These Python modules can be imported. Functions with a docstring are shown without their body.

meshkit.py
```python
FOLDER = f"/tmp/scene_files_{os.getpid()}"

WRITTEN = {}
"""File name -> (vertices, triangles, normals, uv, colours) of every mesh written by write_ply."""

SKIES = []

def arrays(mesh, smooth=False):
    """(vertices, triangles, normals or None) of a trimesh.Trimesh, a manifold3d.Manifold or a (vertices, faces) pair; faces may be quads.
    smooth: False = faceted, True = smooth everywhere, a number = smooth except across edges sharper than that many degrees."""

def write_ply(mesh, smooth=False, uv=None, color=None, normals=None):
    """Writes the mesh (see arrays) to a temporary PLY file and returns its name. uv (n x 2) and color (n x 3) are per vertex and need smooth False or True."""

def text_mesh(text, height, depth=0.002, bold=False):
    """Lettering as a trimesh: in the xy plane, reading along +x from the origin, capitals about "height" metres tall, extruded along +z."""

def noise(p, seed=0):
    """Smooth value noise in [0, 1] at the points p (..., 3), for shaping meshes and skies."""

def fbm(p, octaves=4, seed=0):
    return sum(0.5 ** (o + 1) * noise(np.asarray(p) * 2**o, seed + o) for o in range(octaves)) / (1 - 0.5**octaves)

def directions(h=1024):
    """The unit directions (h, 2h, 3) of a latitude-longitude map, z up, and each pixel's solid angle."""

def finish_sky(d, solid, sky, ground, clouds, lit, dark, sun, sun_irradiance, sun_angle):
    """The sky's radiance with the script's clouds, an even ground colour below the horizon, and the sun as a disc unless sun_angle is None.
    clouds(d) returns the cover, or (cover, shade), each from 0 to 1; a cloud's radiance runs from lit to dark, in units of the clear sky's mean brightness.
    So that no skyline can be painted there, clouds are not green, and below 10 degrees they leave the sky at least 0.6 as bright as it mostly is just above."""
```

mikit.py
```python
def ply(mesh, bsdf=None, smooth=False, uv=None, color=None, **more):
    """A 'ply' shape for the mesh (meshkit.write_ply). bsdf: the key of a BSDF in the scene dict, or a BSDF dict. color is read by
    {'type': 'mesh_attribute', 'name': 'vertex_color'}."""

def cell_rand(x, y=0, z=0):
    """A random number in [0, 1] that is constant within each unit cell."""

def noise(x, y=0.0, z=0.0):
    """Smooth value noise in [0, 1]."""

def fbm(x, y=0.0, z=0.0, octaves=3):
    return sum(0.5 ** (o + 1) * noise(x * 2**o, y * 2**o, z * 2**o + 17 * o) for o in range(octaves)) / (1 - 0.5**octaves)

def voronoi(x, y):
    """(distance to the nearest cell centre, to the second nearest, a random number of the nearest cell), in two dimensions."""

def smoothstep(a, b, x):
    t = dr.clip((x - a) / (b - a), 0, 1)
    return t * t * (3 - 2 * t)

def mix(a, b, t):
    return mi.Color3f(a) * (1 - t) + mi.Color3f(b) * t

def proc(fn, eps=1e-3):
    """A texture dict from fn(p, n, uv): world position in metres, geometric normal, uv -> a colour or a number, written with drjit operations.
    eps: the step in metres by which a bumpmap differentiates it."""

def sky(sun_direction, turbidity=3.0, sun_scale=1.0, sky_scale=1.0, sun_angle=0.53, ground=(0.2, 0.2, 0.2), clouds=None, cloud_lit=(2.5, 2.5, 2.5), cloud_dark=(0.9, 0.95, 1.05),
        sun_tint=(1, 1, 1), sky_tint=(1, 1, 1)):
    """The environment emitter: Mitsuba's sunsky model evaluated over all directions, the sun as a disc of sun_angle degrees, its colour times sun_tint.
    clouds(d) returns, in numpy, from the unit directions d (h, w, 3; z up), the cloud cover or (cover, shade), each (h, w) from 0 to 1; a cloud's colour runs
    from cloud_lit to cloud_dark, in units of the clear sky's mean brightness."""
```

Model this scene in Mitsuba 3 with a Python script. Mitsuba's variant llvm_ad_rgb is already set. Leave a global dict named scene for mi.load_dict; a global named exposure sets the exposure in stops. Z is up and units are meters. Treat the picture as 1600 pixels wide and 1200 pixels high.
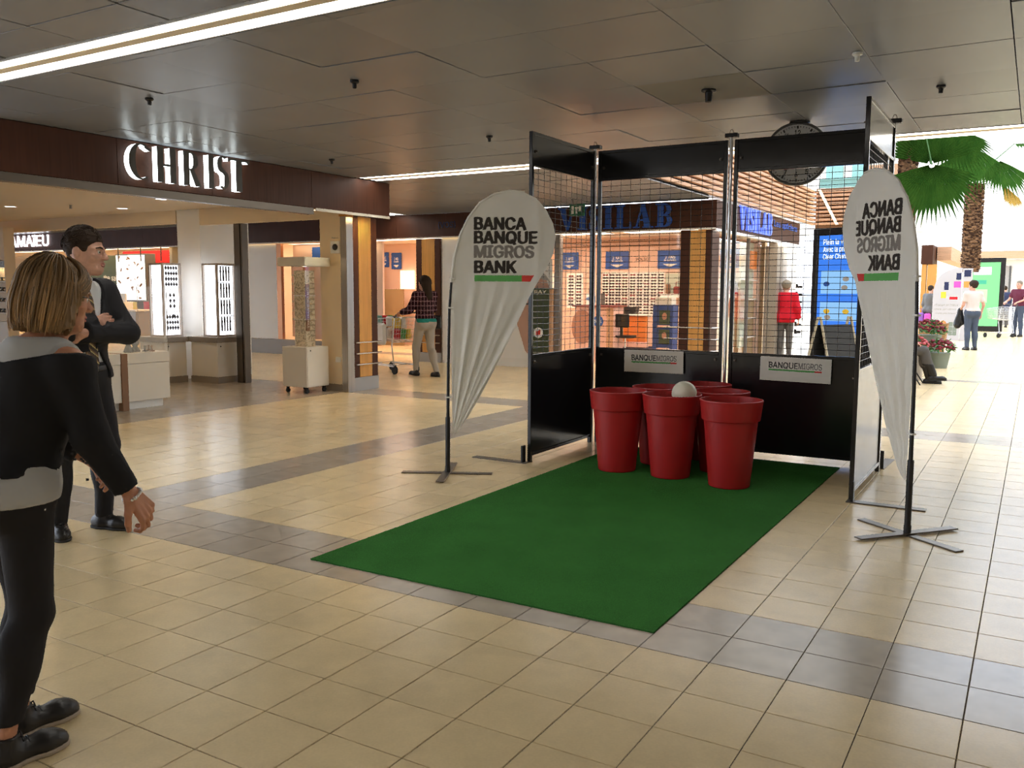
import math, random
import numpy as np
import trimesh, manifold3d
import drjit as dr
import mitsuba as mi
import mikit, meshkit
from shapely.geometry import Polygon, Point, LineString, box as sbox
from shapely.ops import unary_union
from shapely import affinity

T = mi.ScalarTransform4f
scene, labels = {}, {}
random.seed(11)
rng = np.random.default_rng(11)

# ------------------------------------------------------------------ camera, sky, main lamps, exposure
CAM = np.array([2.23498, -2.07651, 1.46423])
FWD = np.array([-0.508744, 0.854419, -0.105583])
UPV = np.array([-0.057574, 0.0886, 0.994402])
RGT = np.cross(FWD, UPV)
FPX = 1369.57
scene['camera'] = {'type': 'perspective', 'fov': 60.5804, 'fov_axis': 'x', 'near_clip': 0.05, 'far_clip': 500.0,
                   'to_world': T().look_at(origin=CAM.tolist(), target=(CAM + FWD).tolist(), up=UPV.tolist())}
SKY_SCALE = 17.0
SUN_SCALE = 0.0            # even overcast sky
scene['sky'] = mikit.sky([0.22, -0.75, 0.8], turbidity=4.0, sun_scale=SUN_SCALE, sky_scale=SKY_SCALE, ground=(0.3, 0.3, 0.3),
                         clouds=lambda d: 0.93 + 0.05 * np.sin(7 * d[..., 0]) * np.cos(5 * d[..., 1]),
                         cloud_lit=(1.66, 1.78, 1.98), cloud_dark=(1.35, 1.45, 1.65))
LAMP = (12.0, 11.5, 10.5)          # corridor tubes
COVE = (9.0, 5.8, 2.3)          # warm strips tucked under the fascias
SHOP = (4.2, 3.2, 2.45)          # optician's ceiling panels
JEWEL = (95.0, 68.0, 36.0)      # jeweller's downlights
exposure = 0.0


def emit(c, k=1.0):
    return {'type': 'area', 'radiance': {'type': 'rgb', 'value': [float(x) * k for x in c]}}


# ------------------------------------------------------------------ helpers
counter = {}


def uniq(key):
    if key not in counter:
        counter[key] = 0
        return key
    while True:
        counter[key] += 1
        k = f'{key}_{counter[key]:03d}'
        if k not in counter:
            counter[k] = 0
            return k


def thing(name, label, cat, group=None):
    key = uniq(name)
    labels[key] = {'label': label, 'category': cat}
    if group:
        labels[key]['group'] = group
    return key


def put(key, shape, M=None):
    if M is not None:
        shape = {**shape, 'to_world': T(np.asarray(M, float))}
    scene[key] = shape
    return key


def part(parent, name, mesh, bsdf, smooth=False, label=None, M=None, stuff=False, **kw):
    key = uniq(f'{parent}__{name}')
    put(key, mikit.ply(mesh, bsdf, smooth, **kw), M)
    if label or stuff:
        labels[key] = {}
        if label:
            labels[key]['label'] = label
        if stuff:
            labels[key]['kind'] = 'stuff'
    return key


def solo(name, label, cat, mesh, bsdf, smooth=False, group=None, M=None, **kw):
    key = thing(name, label, cat, group)
    put(key, mikit.ply(mesh, bsdf, smooth, **kw), M)
    return key


def struct(name, mesh, bsdf, label, smooth=False, **kw):
    key = uniq(name)
    if mesh is not None:
        put(key, mikit.ply(mesh, bsdf, smooth, **kw))
    labels[key] = {'label': label, 'kind': 'structure'}
    return key


def mat4(R=None, t=(0, 0, 0)):
    M = np.eye(4)
    if R is not None:
        M[:3, :3] = R
    M[:3, 3] = t
    return M


def rotz(a):
    c, s = math.cos(a), math.sin(a)
    return np.array([[c, -s, 0], [s, c, 0], [0, 0, 1.0]])


def nrm(v):
    v = np.asarray(v, float)
    return v / (np.linalg.norm(v) + 1e-12)


class MB:
    """Collects simple solids into one triangle mesh."""

    def __init__(self):
        self.v, self.f, self.n = [], [], 0

    def add(self, v, f):
        v, f = np.asarray(v, float), np.asarray(f, int)
        if f.shape[1] == 4:
            f = np.vstack([f[:, [0, 1, 2]], f[:, [0, 2, 3]]])
        self.v.append(v)
        self.f.append(f + self.n)
        self.n += len(v)
        return self

    def tri(self, m, M=None):
        v = np.asarray(m.vertices)
        if M is not None:
            v = v @ np.asarray(M)[:3, :3].T + np.asarray(M)[:3, 3]
        return self.add(v, m.faces)

    def box(self, lo, hi, bev=0.0, M=None):
        lo, hi = np.asarray(lo, float), np.asarray(hi, float)
        lo, hi = np.minimum(lo, hi), np.maximum(lo, hi)
        c, h = (lo + hi) / 2, (hi - lo) / 2
        if bev <= 0:
            v = np.array([[x, y, z] for x in (-1, 1) for y in (-1, 1) for z in (-1, 1)], float) * h
            f = np.array([[0, 1, 3, 2], [4, 6, 7, 5], [0, 4, 5, 1], [2, 3, 7, 6], [0, 2, 6, 4], [1, 5, 7, 3]])
        else:
            b = min(bev, 0.49 * 2 * h.min())
            v, idx = [], {}
            for sx in (-1, 1):
                for sy in (-1, 1):
                    for sz in (-1, 1):
                        s = np.array([sx, sy, sz])
                        for a in range(3):
                            p = h - b
                            p = p.copy()
                            p[a] = h[a]
                            idx[(sx, sy, sz, a)] = len(v)
                            v.append(s * p)
            v = np.array(v)
            f = []
            for a in range(3):
                o1, o2 = (a + 1) % 3, (a + 2) % 3
                for s in (-1, 1):
                    q = []
                    for s1, s2 in ((-1, -1), (1, -1), (1, 1), (-1, 1)):
                        k = [0, 0, 0]
                        k[a], k[o1], k[o2] = s, s1, s2
                        q.append(idx[(*k, a)])
                    f.append(q)
                for s1 in (-1, 1):
                    for s2 in (-1, 1):
                        q = []
                        for s, w in ((-1, o1), (1, o1), (1, o2), (-1, o2)):
                            k = [0, 0, 0]
                            k[a], k[o1], k[o2] = s, s1, s2
                            q.append(idx[(*k, w)])
                        f.append(q)
            f = [list(q) for q in f]
            tr = []
            for sx in (-1, 1):
                for sy in (-1, 1):
                    for sz in (-1, 1):
                        tr.append([idx[(sx, sy, sz, a)] for a in range(3)])
            fa = []
            for q in f:
                fa += [[q[0], q[1], q[2]], [q[0], q[2], q[3]]]
            fa += tr
            fa = np.array(fa)
            n = np.cross(v[fa[:, 1]] - v[fa[:, 0]], v[fa[:, 2]] - v[fa[:, 0]])
            bad = (n * v[fa].mean(1)).sum(1) < 0
            fa[bad] = fa[bad][:, ::-1]
            f = fa
        v = v + c
        if M is not None:
            v = v @ np.asarray(M)[:3, :3].T + np.asarray(M)[:3, 3]
        return self.add(v, f)

    def tube(self, pts, r, n=8, caps=True):
        p = np.asarray(pts, float)
        r = np.broadcast_to(np.asarray(r, float), (len(p),))
        t = np.gradient(p, axis=0)
        t /= np.linalg.norm(t, axis=1, keepdims=True) + 1e-12
        a0 = np.array([0, 0, 1.0]) if abs(t[0][2]) < 0.9 else np.array([1.0, 0, 0])
        A = []
        a = nrm(np.cross(t[0], a0))
        for k in range(len(p)):
            a = nrm(a - t[k] * (a @ t[k]))
            A.append(a)
        A = np.array(A)
        B = np.cross(t, A)
        g = np.arange(n) * 2 * np.pi / n
        v = p[:, None] + r[:, None, None] * (np.cos(g)[None, :, None] * A[:, None] + np.sin(g)[None, :, None] * B[:, None])
        v = v.reshape(-1, 3)
        i, j = np.meshgrid(np.arange(len(p) - 1), np.arange(n), indexing='ij')
        q = np.stack([i * n + j, i * n + (j + 1) % n, (i + 1) * n + (j + 1) % n, (i + 1) * n + j], -1).reshape(-1, 4)
        f = np.vstack([q[:, [0, 1, 2]], q[:, [0, 2, 3]]])
        if caps:
            m = len(v)
            v = np.vstack([v, p[:1], p[-1:]])
            j = np.arange(n)
            e = (len(p) - 1) * n
            f = np.vstack([f, np.stack([(j + 1) % n, j, j * 0 + m], 1), np.stack([e + j, e + (j + 1) % n, j * 0 + m + 1], 1)])
        return self.add(v, f)

    def lathe(self, prof, n=32, c=(0, 0, 0)):
        prof = np.asarray(prof, float)
        g = np.arange(n) * 2 * np.pi / n
        v = np.stack([prof[:, None, 0] * np.cos(g), prof[:, None, 0] * np.sin(g), prof[:, None, 1] + 0 * g], -1).reshape(-1, 3) + np.asarray(c)
        i, j = np.meshgrid(np.arange(len(prof) - 1), np.arange(n), indexing='ij')
        q = np.stack([i * n + j, i * n + (j + 1) % n, (i + 1) * n + (j + 1) % n, (i + 1) * n + j], -1).reshape(-1, 4)
        return self.add(v, q)

    def prism(self, shape, depth, M=None):
        """shapely shape in xy, extruded along +z, then M."""
        for g in getattr(shape, 'geoms', [shape]):
            if g.area > 1e-9:
                self.tri(trimesh.creation.extrude_polygon(g, depth, engine='earcut'), M)
        return self

    def quad(self, a, b, c, d):
        return self.add([a, b, c, d], [[0, 1, 2], [0, 2, 3]])

    @property
    def mesh(self):
        return np.vstack(self.v), np.vstack(self.f)


def boxm(lo, hi, bev=0.0, M=None):
    return MB().box(lo, hi, bev, M).mesh


def tubem(pts, r, n=8):
    return MB().tube(pts, r, n).mesh


def frame_plane(o, right, up):
    """matrix from (s, t, n) to world: right-handed frame whose normal is right x up."""
    r, u = nrm(right), nrm(up)
    M = np.eye(4)
    M[:3, 0], M[:3, 1], M[:3, 2], M[:3, 3] = r, u, np.cross(r, u), o
    return M


def text_on(M, text, height, x=0.0, y=0.0, width=None, bold=True, depth=0.002, mirror=False, stretch=1.0):
    m = meshkit.text_mesh(text, height, depth, bold)
    v = np.array(m.vertices)
    f = np.array(m.faces)
    w = v[:, 0].max() - v[:, 0].min()
    k = (width / w) if width else stretch
    v[:, 0] = (v[:, 0] - v[:, 0].min()) * k
    if mirror:
        v[:, 0] = -v[:, 0]
        f = f[:, ::-1]
    v = v + [x, y, 0]
    return v @ M[:3, :3].T + M[:3, 3], f


def smin(a, b, k):
    h = np.clip(0.5 + 0.5 * (b - a) / k, 0, 1)
    return b * (1 - h) + a * h - k * h * (1 - h)


def d_cone(P, a, b, ra, rb):
    """distance to a capsule whose radius runs from ra at a to rb at b."""
    a, b = np.asarray(a, np.float32), np.asarray(b, np.float32)
    ab = b - a
    t = np.clip(((P - a) @ ab) / (ab @ ab + 1e-9), 0, 1)
    return np.linalg.norm(P - a - t[:, None] * ab, axis=1) - (ra + (rb - ra) * t)


def d_ell(P, c, r, R=None):
    q = P - np.asarray(c, np.float32)
    if R is not None:
        q = q @ np.asarray(R, np.float32)
    r = np.asarray(r, np.float32)
    k0 = np.linalg.norm(q / r, axis=1)
    k1 = np.linalg.norm(q / (r * r), axis=1) + 1e-9
    return k0 * (k0 - 1) / k1


def d_box(P, c, h, rad, R=None):
    q = P - np.asarray(c, np.float32)
    if R is not None:
        q = q @ np.asarray(R, np.float32)
    q = np.abs(q) - (np.asarray(h, np.float32) - rad)
    return np.linalg.norm(np.maximum(q, 0), axis=1) + np.minimum(q.max(1), 0) - rad


def surface(fn, lo, hi, h):
    """naive surface nets of fn < 0 on a grid of step h."""
    lo, hi = np.asarray(lo, float), np.asarray(hi, float)
    n = np.ceil((hi - lo) / h).astype(int) + 1
    ax = [(lo[k] + h * np.arange(n[k])).astype(np.float32) for k in range(3)]
    D = np.empty(n, np.float32)
    step = max(1, int(400000 // (n[1] * n[2])))
    for i in range(0, n[0], step):
        X, Y, Z = np.meshgrid(ax[0][i:i + step], ax[1], ax[2], indexing='ij')
        D[i:i + step] = fn(np.stack([X.ravel(), Y.ravel(), Z.ravel()], 1)).reshape(X.shape)
    D[0], D[-1], D[:, 0], D[:, -1], D[:, :, 0], D[:, :, -1] = [np.maximum(a, 1e-3) for a in (D[0], D[-1], D[:, 0], D[:, -1], D[:, :, 0], D[:, :, -1])]
    s = D < 0
    c = [s[a:n[0] - 1 + a, b:n[1] - 1 + b, d:n[2] - 1 + d] for a in (0, 1) for b in (0, 1) for d in (0, 1)]
    cnt = sum(x.astype(np.int8) for x in c)
    act = (cnt > 0) & (cnt < 8)
    I = np.argwhere(act)
    idx = np.full(act.shape, -1, np.int64)
    idx[act] = np.arange(len(I))
    acc, num = np.zeros((len(I), 3)), np.zeros(len(I))
    corners = np.array([[a, b, d] for a in (0, 1) for b in (0, 1) for d in (0, 1)])
    val = np.stack([D[I[:, 0] + q[0], I[:, 1] + q[1], I[:, 2] + q[2]] for q in corners], 1)
    for i in range(8):
        for j in range(i + 1, 8):
            if np.abs(corners[i] - corners[j]).sum() == 1:
                a, b = val[:, i], val[:, j]
                on = (a < 0) != (b < 0)
                t = np.where(on, a / np.where(on, a - b, 1), 0)
                p = corners[i] + t[:, None] * (corners[j] - corners[i])
                acc += np.where(on[:, None], p, 0)
                num += on
    V = lo + h * (I + acc / num[:, None])
    F = []
    for k in range(3):
        o1, o2 = (k + 1) % 3, (k + 2) % 3
        sl0, sl1 = [slice(None)] * 3, [slice(None)] * 3
        sl0[k], sl1[k] = slice(0, -1), slice(1, None)
        a, b = s[tuple(sl0)], s[tuple(sl1)]
        E = np.argwhere(a != b)
        E = E[(E[:, o1] > 0) & (E[:, o2] > 0) & (E[:, o1] < n[o1] - 1) & (E[:, o2] < n[o2] - 1)]
        fl = a[E[:, 0], E[:, 1], E[:, 2]]
        q = []
        for d1, d2 in ((0, 0), (1, 0), (1, 1), (0, 1)):
            e = E.copy()
            e[:, o1] -= d1
            e[:, o2] -= d2
            q.append(idx[e[:, 0], e[:, 1], e[:, 2]])
        q = np.stack(q, 1)
        q[~fl] = q[~fl][:, ::-1]
        F.append(q)
    F = np.vstack(F)
    return V, np.vstack([F[:, [0, 1, 2]], F[:, [0, 2, 3]]])


# ------------------------------------------------------------------ materials
def rgb(c):
    return {'type': 'rgb', 'value': [float(x) for x in c]}


def prin(c, rough=0.5, metal=0.0, spec=0.5, **kw):
    d = {'type': 'principled', 'base_color': c if isinstance(c, dict) else rgb(c), 'roughness': rough if isinstance(rough, dict) else float(rough), 'metallic': float(metal), 'specular': float(spec)}
    d.update(kw)
    return d


def mat(name, bsdf, two=True):
    scene[name] = {'type': 'twosided', 'bsdf': bsdf} if two else bsdf
    return name


TS = 0.30


def tan_tile(p, n, uv):
    i, j = dr.floor(p.x / TS), dr.floor(p.y / TS)
    a = mikit.cell_rand(i, j, 3)
    b = mikit.fbm(p.x * 9, p.y * 9, 2.0 + a * 9, 3)
    g = mikit.noise(p.x * 160, p.y * 160, 1.0)
    spot = mikit.smoothstep(0.66, 0.8, mikit.noise(p.x * 3.1, p.y * 3.1, 7.0))
    k = 0.95 + 0.10 * (a - 0.5) + 0.16 * (b - 0.5) + 0.05 * (g - 0.5) - 0.05 * spot
    return mi.Color3f(0.66, 0.52, 0.30) * k


def grey_tile(p, n, uv):
    i, j = dr.floor(p.x / TS), dr.floor(p.y / TS)
    a = mikit.cell_rand(i, j, 5)
    b = mikit.fbm(p.x * 11, p.y * 11, 2.0 + a * 9, 3)
    return mi.Color3f(0.29, 0.25, 0.20) * (0.93 + 0.12 * (a - 0.5) + 0.30 * (b - 0.5))


def is_grey(x, y):
    """the layout of the grey tile bands, on tile indices"""
    i, j = np.floor(x / TS + 1e-6), np.floor(y / TS + 1e-6)
    return ((j == 4) | (j == 5) | (j == 25) | (j == 26) | (((i == -11) | (i == -10)) & (j >= 4) & (j <= 26)) | ((i < -21) & (j < 27)))


def far_paving(p, n, uv):
    i, j = dr.floor(p.x / TS), dr.floor(p.y / TS)
    a = mikit.cell_rand(i, j, 3)
    fx, fy = p.x / TS - i, p.y / TS - j
    grey = ((i < -21) & (j < 27)) | (j == 46) | (j == 47)
    c = dr.select(grey, mi.Color3f(0.29, 0.25, 0.20), mi.Color3f(0.66, 0.52, 0.30)) * (0.95 + 0.1 * (a - 0.5))
    edge = dr.minimum(dr.minimum(fx, 1 - fx), dr.minimum(fy, 1 - fy))
    return dr.select(edge < 0.007, mi.Color3f(0.16, 0.13, 0.10), c)


def carpet_col(p, n, uv):
    g = mikit.noise(p.x * 420, p.y * 420, p.z * 300)
    b = mikit.fbm(p.x * 5, p.y * 5, 1.0, 3)
    return mi.Color3f(0.030, 0.125, 0.026) * (0.55 + 0.75 * g + 0.28 * (b - 0.5))


def carpet_bump(p, n, uv):
    return mikit.noise(p.x * 330, p.y * 330, p.z * 330)


def wood_dark(p, n, uv):
    g = mikit.fbm(p.x * 4 + 3, p.y * 55, p.z * 3, 3)
    q = mikit.fbm(p.x * 60, p.y * 60, p.z * 2.2, 2)
    return mi.Color3f(0.060, 0.020, 0.0095) * (0.72 + 0.34 * g + 0.24 * q)


def wood_orange(p, n, uv):
    q = mikit.fbm(p.x * 45, p.y * 45, p.z * 1.6, 3)
    return mi.Color3f(0.62, 0.30, 0.075) * (0.80 + 0.40 * q)


def wood_louvre(p, n, uv):
    q = mikit.fbm(p.x * 3, p.y * 3, p.z * 70, 3)
    return mi.Color3f(0.60, 0.36, 0.22) * (0.75 + 0.5 * q)


def steel_col(p, n, uv):
    q = mikit.fbm(p.x * 90, p.y * 90, p.z * 2, 2)
    return mi.Color3f(0.40, 0.375, 0.35) * (0.85 + 0.3 * q)


def ceil_col(p, n, uv):
    q = mikit.fbm(p.x * 1.3, p.y * 1.3, 4.0, 3)
    i, j = dr.floor((p.x - 0.365) / 0.83), dr.floor((p.y - 0.27) / 0.79)
    a = mikit.cell_rand(i, j, 9)
    return mi.Color3f(0.192, 0.200, 0.214) * (0.95 + 0.12 * (a - 0.5) + 0.12 * (q - 0.5))


mat('m_tile', prin(mikit.proc(tan_tile), 0.24, spec=0.5))
mat('m_tile_grey', prin(mikit.proc(grey_tile), 0.20, spec=0.55))
mat('m_paving', prin(mikit.proc(far_paving), 0.24, spec=0.5))
mat('m_grout', prin((0.10, 0.075, 0.05), 0.9, spec=0.2))
mat('m_ceiling', prin(mikit.proc(ceil_col), 0.33, spec=0.5))
mat('m_void', prin((0.03, 0.03, 0.03), 0.9))
mat('m_hatch', prin((0.19, 0.18, 0.155), 0.5, spec=0.3))
mat('m_carpet', {'type': 'bumpmap', 'arbitrary': mikit.proc(carpet_bump, 8e-4), 'scale': 0.004, 'bsdf': prin(mikit.proc(carpet_col), 0.95, spec=0.1)})
mat('m_wood', prin(mikit.proc(wood_dark), 0.5, spec=0.25))
mat('m_orange', prin(mikit.proc(wood_orange), 0.42, spec=0.4))
mat('m_louvre', prin(mikit.proc(wood_louvre), 0.5, spec=0.3))
mat('m_steel', prin(mikit.proc(steel_col), 0.28, 1.0))
mat('m_chrome', prin((0.82, 0.82, 0.83), 0.12, 1.0))
mat('m_darksteel', prin((0.15, 0.13, 0.11), 0.35, 0.9))
mat('m_plinth', prin((0.26, 0.24, 0.22), 0.45))
mat('m_black', prin((0.012, 0.012, 0.013), 0.35, spec=0.4))
mat('m_gloss_black', prin((0.010, 0.010, 0.012), 0.16, spec=0.5))
mat('m_wire', prin((0.014, 0.014, 0.015), 0.3, spec=0.5))
mat('m_white', prin((0.82, 0.81, 0.78), 0.45))
mat('m_offwhite', prin((0.72, 0.68, 0.60), 0.5))
mat('m_cream', prin((0.80, 0.66, 0.46), 0.55))
mat('m_wall', prin((0.74, 0.73, 0.70), 0.7, spec=0.2))
mat('m_greybrown', prin((0.24, 0.205, 0.165), 0.35))
mat('m_grey', prin((0.36, 0.35, 0.34), 0.5))
mat('m_darkgrey', prin((0.09, 0.09, 0.092), 0.5))
mat('m_red_pot', prin((0.33, 0.011, 0.011), 0.42, spec=0.4))
mat('m_blue', prin((0.025, 0.10, 0.42), 0.4))
mat('m_blue_sign', prin((0.02, 0.085, 0.40), 0.35))
mat('m_navy', prin((0.012, 0.02, 0.075), 0.5))
mat('m_red', prin((0.55, 0.02, 0.03), 0.6, spec=0.3))
mat('m_green_print', prin((0.10, 0.34, 0.09), 0.6, spec=0.2))
mat('m_red_print', prin((0.60, 0.055, 0.045), 0.6, spec=0.2))
mat('m_ink', prin((0.030, 0.024, 0.020), 0.6, spec=0.2))
mat('m_ink_grey', prin((0.20, 0.18, 0.165), 0.6, spec=0.2))
mat('m_salmon', prin((0.80, 0.57, 0.46), 0.6))
mat('m_orange_seat', prin((0.70, 0.20, 0.03), 0.55))
mat('m_pink', prin((0.80, 0.52, 0.46), 0.6))
mat('m_yellow', prin((0.80, 0.55, 0.05), 0.5))
mat('m_teal', prin((0.25, 0.50, 0.48), 0.3))
mat('m_rubber', prin((0.02, 0.02, 0.02), 0.8))
mat('m_paper', prin((0.86, 0.85, 0.83), 0.8, spec=0.1))
mat('m_tan_wood', prin((0.30, 0.20, 0.10), 0.55))
mat('m_brown', prin((0.22, 0.115, 0.06), 0.6))
mat('m_screen_dark', prin((0.015, 0.015, 0.018), 0.12))
scene['m_glass'] = {'type': 'thindielectric', 'int_ior': 1.5}
# ------------------------------------------------------------------ floor
def proj(X):
    d = np.asarray(X, float) - CAM
    z = d @ FWD
    return 800 + FPX * (d @ RGT) / z, 600 - FPX * (d @ UPV) / z, z


GX0, GX1, GY0, GY1 = -32, 24, -10, 47          # tile index range that is built tile by tile
floor = struct('floor', boxm((-48, -9, -0.12), (14, 62, -0.004)), 'm_grout', 'beige square tiled mall floor with grey tile bands')
mb = MB()
for lo, hi in (((-48, -9), (GX0 * TS, 62)), ((GX1 * TS, -9), (14, 62)), ((GX0 * TS, -9), (GX1 * TS, GY0 * TS)), ((GX0 * TS, GY1 * TS), (GX1 * TS, 62))):
    mb.box((*lo, -0.004), (*hi, 0))
part(floor, 'far_paving', mb.mesh, 'm_paving')
part(floor, 'court_paving', boxm((-20, -9, 0), (-9.7, 2.3, .012)), 'm_court')
mat('m_court', prin((0.60, 0.62, 0.66), 0.7))


def tile_mesh():
    a, b, z0 = TS / 2 - 0.002, TS / 2 - 0.0034, -0.006
    v = [(-a, -a, z0), (a, -a, z0), (a, a, z0), (-a, a, z0), (-a, -a, -.0016), (a, -a, -.0016), (a, a, -.0016), (-a, a, -.0016), (-b, -b, 0), (b, -b, 0), (b, b, 0), (-b, b, 0)]
    f = [(8, 9, 10, 11)]
    for k in range(4):
        n = (k + 1) % 4
        f += [(k, n, 4 + n, 4 + k), (4 + k, 4 + n, 8 + n, 8 + k)]
    return np.array(v, float), np.array(f)


tv, tf = tile_mesh()
ply_tan, ply_grey = mikit.ply((tv, tf), 'm_tile'), mikit.ply((tv, tf), 'm_tile_grey')
cells = []
for i in range(GX0, GX1):
    for j in range(GY0, GY1):
        c = ((i + .5) * TS, (j + .5) * TS)
        u, v, z = proj((c[0], c[1], 0))
        hidden = -1.0 < c[0] - 0.0 < 0.8 and 1.5 < c[1] < 5.4
        seen = z > 0.3 and -40 < u < 1640 and v < 1240 and not hidden and not (u < 60 and v < 1180)
        cells.append((-1.0 / z ** 3 if seen else 0.0, i, j))
cells.sort()
field = {0: MB(), 1: MB()}
for k, (w, i, j) in enumerate(cells):
    c = np.array([(i + .5) * TS, (j + .5) * TS, 0])
    g = int(is_grey(c[0], c[1]))
    if k < 300 and w < 0:
        key = uniq(floor + '__tile')
        put(key, ply_grey if g else ply_tan, mat4(t=c))
    else:
        field[g].add(tv + c, tf)
part(floor, 'tile_field', field[0].mesh, 'm_tile', stuff=True)
part(floor, 'grey_tile_field', field[1].mesh, 'm_tile_grey', stuff=True, label='grey floor tiles laid in bands')

# ------------------------------------------------------------------ ceiling
CZ = 3.0
ceiling = struct('ceiling', MB().box((-7.0, -9, 3.03), (7, 7.30, 3.25)).box((-48, 2.3, 3.03), (-7.0, 7.30, 3.25)).box((-48, 7.30, 3.03), (-2.64, 12.6, 3.25)).box((-2.64, 7.30, 3.03), (7, 7.79, 3.25)).mesh, 'm_void', 'low grey metal panel ceiling of the mall')
XS = [0.365 + 0.83 * k for k in range(-9, 8)]
XS[0] = -5.95
YS = [2.64 + 0.79 * k for k in range(-13, 13)]
LIGHTS_Y = [(-4.30, -3.93), (1.40, 1.77), (7.33, 7.80)]
panels, rest = [], MB()
for i in range(len(XS) - 1):
    for j in range(len(YS) - 1):
        x0, x1, y0, y1 = XS[i], XS[i + 1], YS[j], YS[j + 1]
        if y0 > 7.0 and x0 > -2.5 or y1 > 12.6:
            continue
        if x0 < -2.46 < x1 and y0 > 6.9:
            x1 = -2.46
        segs = [(y0, y1)]
        for a, b in LIGHTS_Y:
            new = []
            for s0, s1 in segs:
                if b <= s0 or a >= s1:
                    new.append((s0, s1))
                else:
                    if a - s0 > 0.03:
                        new.append((s0, a))
                    if s1 - b > 0.03:
                        new.append((b, s1))
            segs = new
        for s0, s1 in segs:
            if s0 > 7.2 and x0 > -2.5:
                continue
            if x0 > -2.5:
                s1 = min(s1, 7.33)
            panels.append((x0, x1, s0, s1))
hatch_cell = None
order = []
for (x0, x1, y0, y1) in panels:
    u, v, z = proj(((x0 + x1) / 2, (y0 + y1) / 2, CZ))
    order.append((-1 / z if z > 0.4 and -250 < u < 1850 and v > -250 else 0.0, x0, x1, y0, y1))
order.sort()
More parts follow.
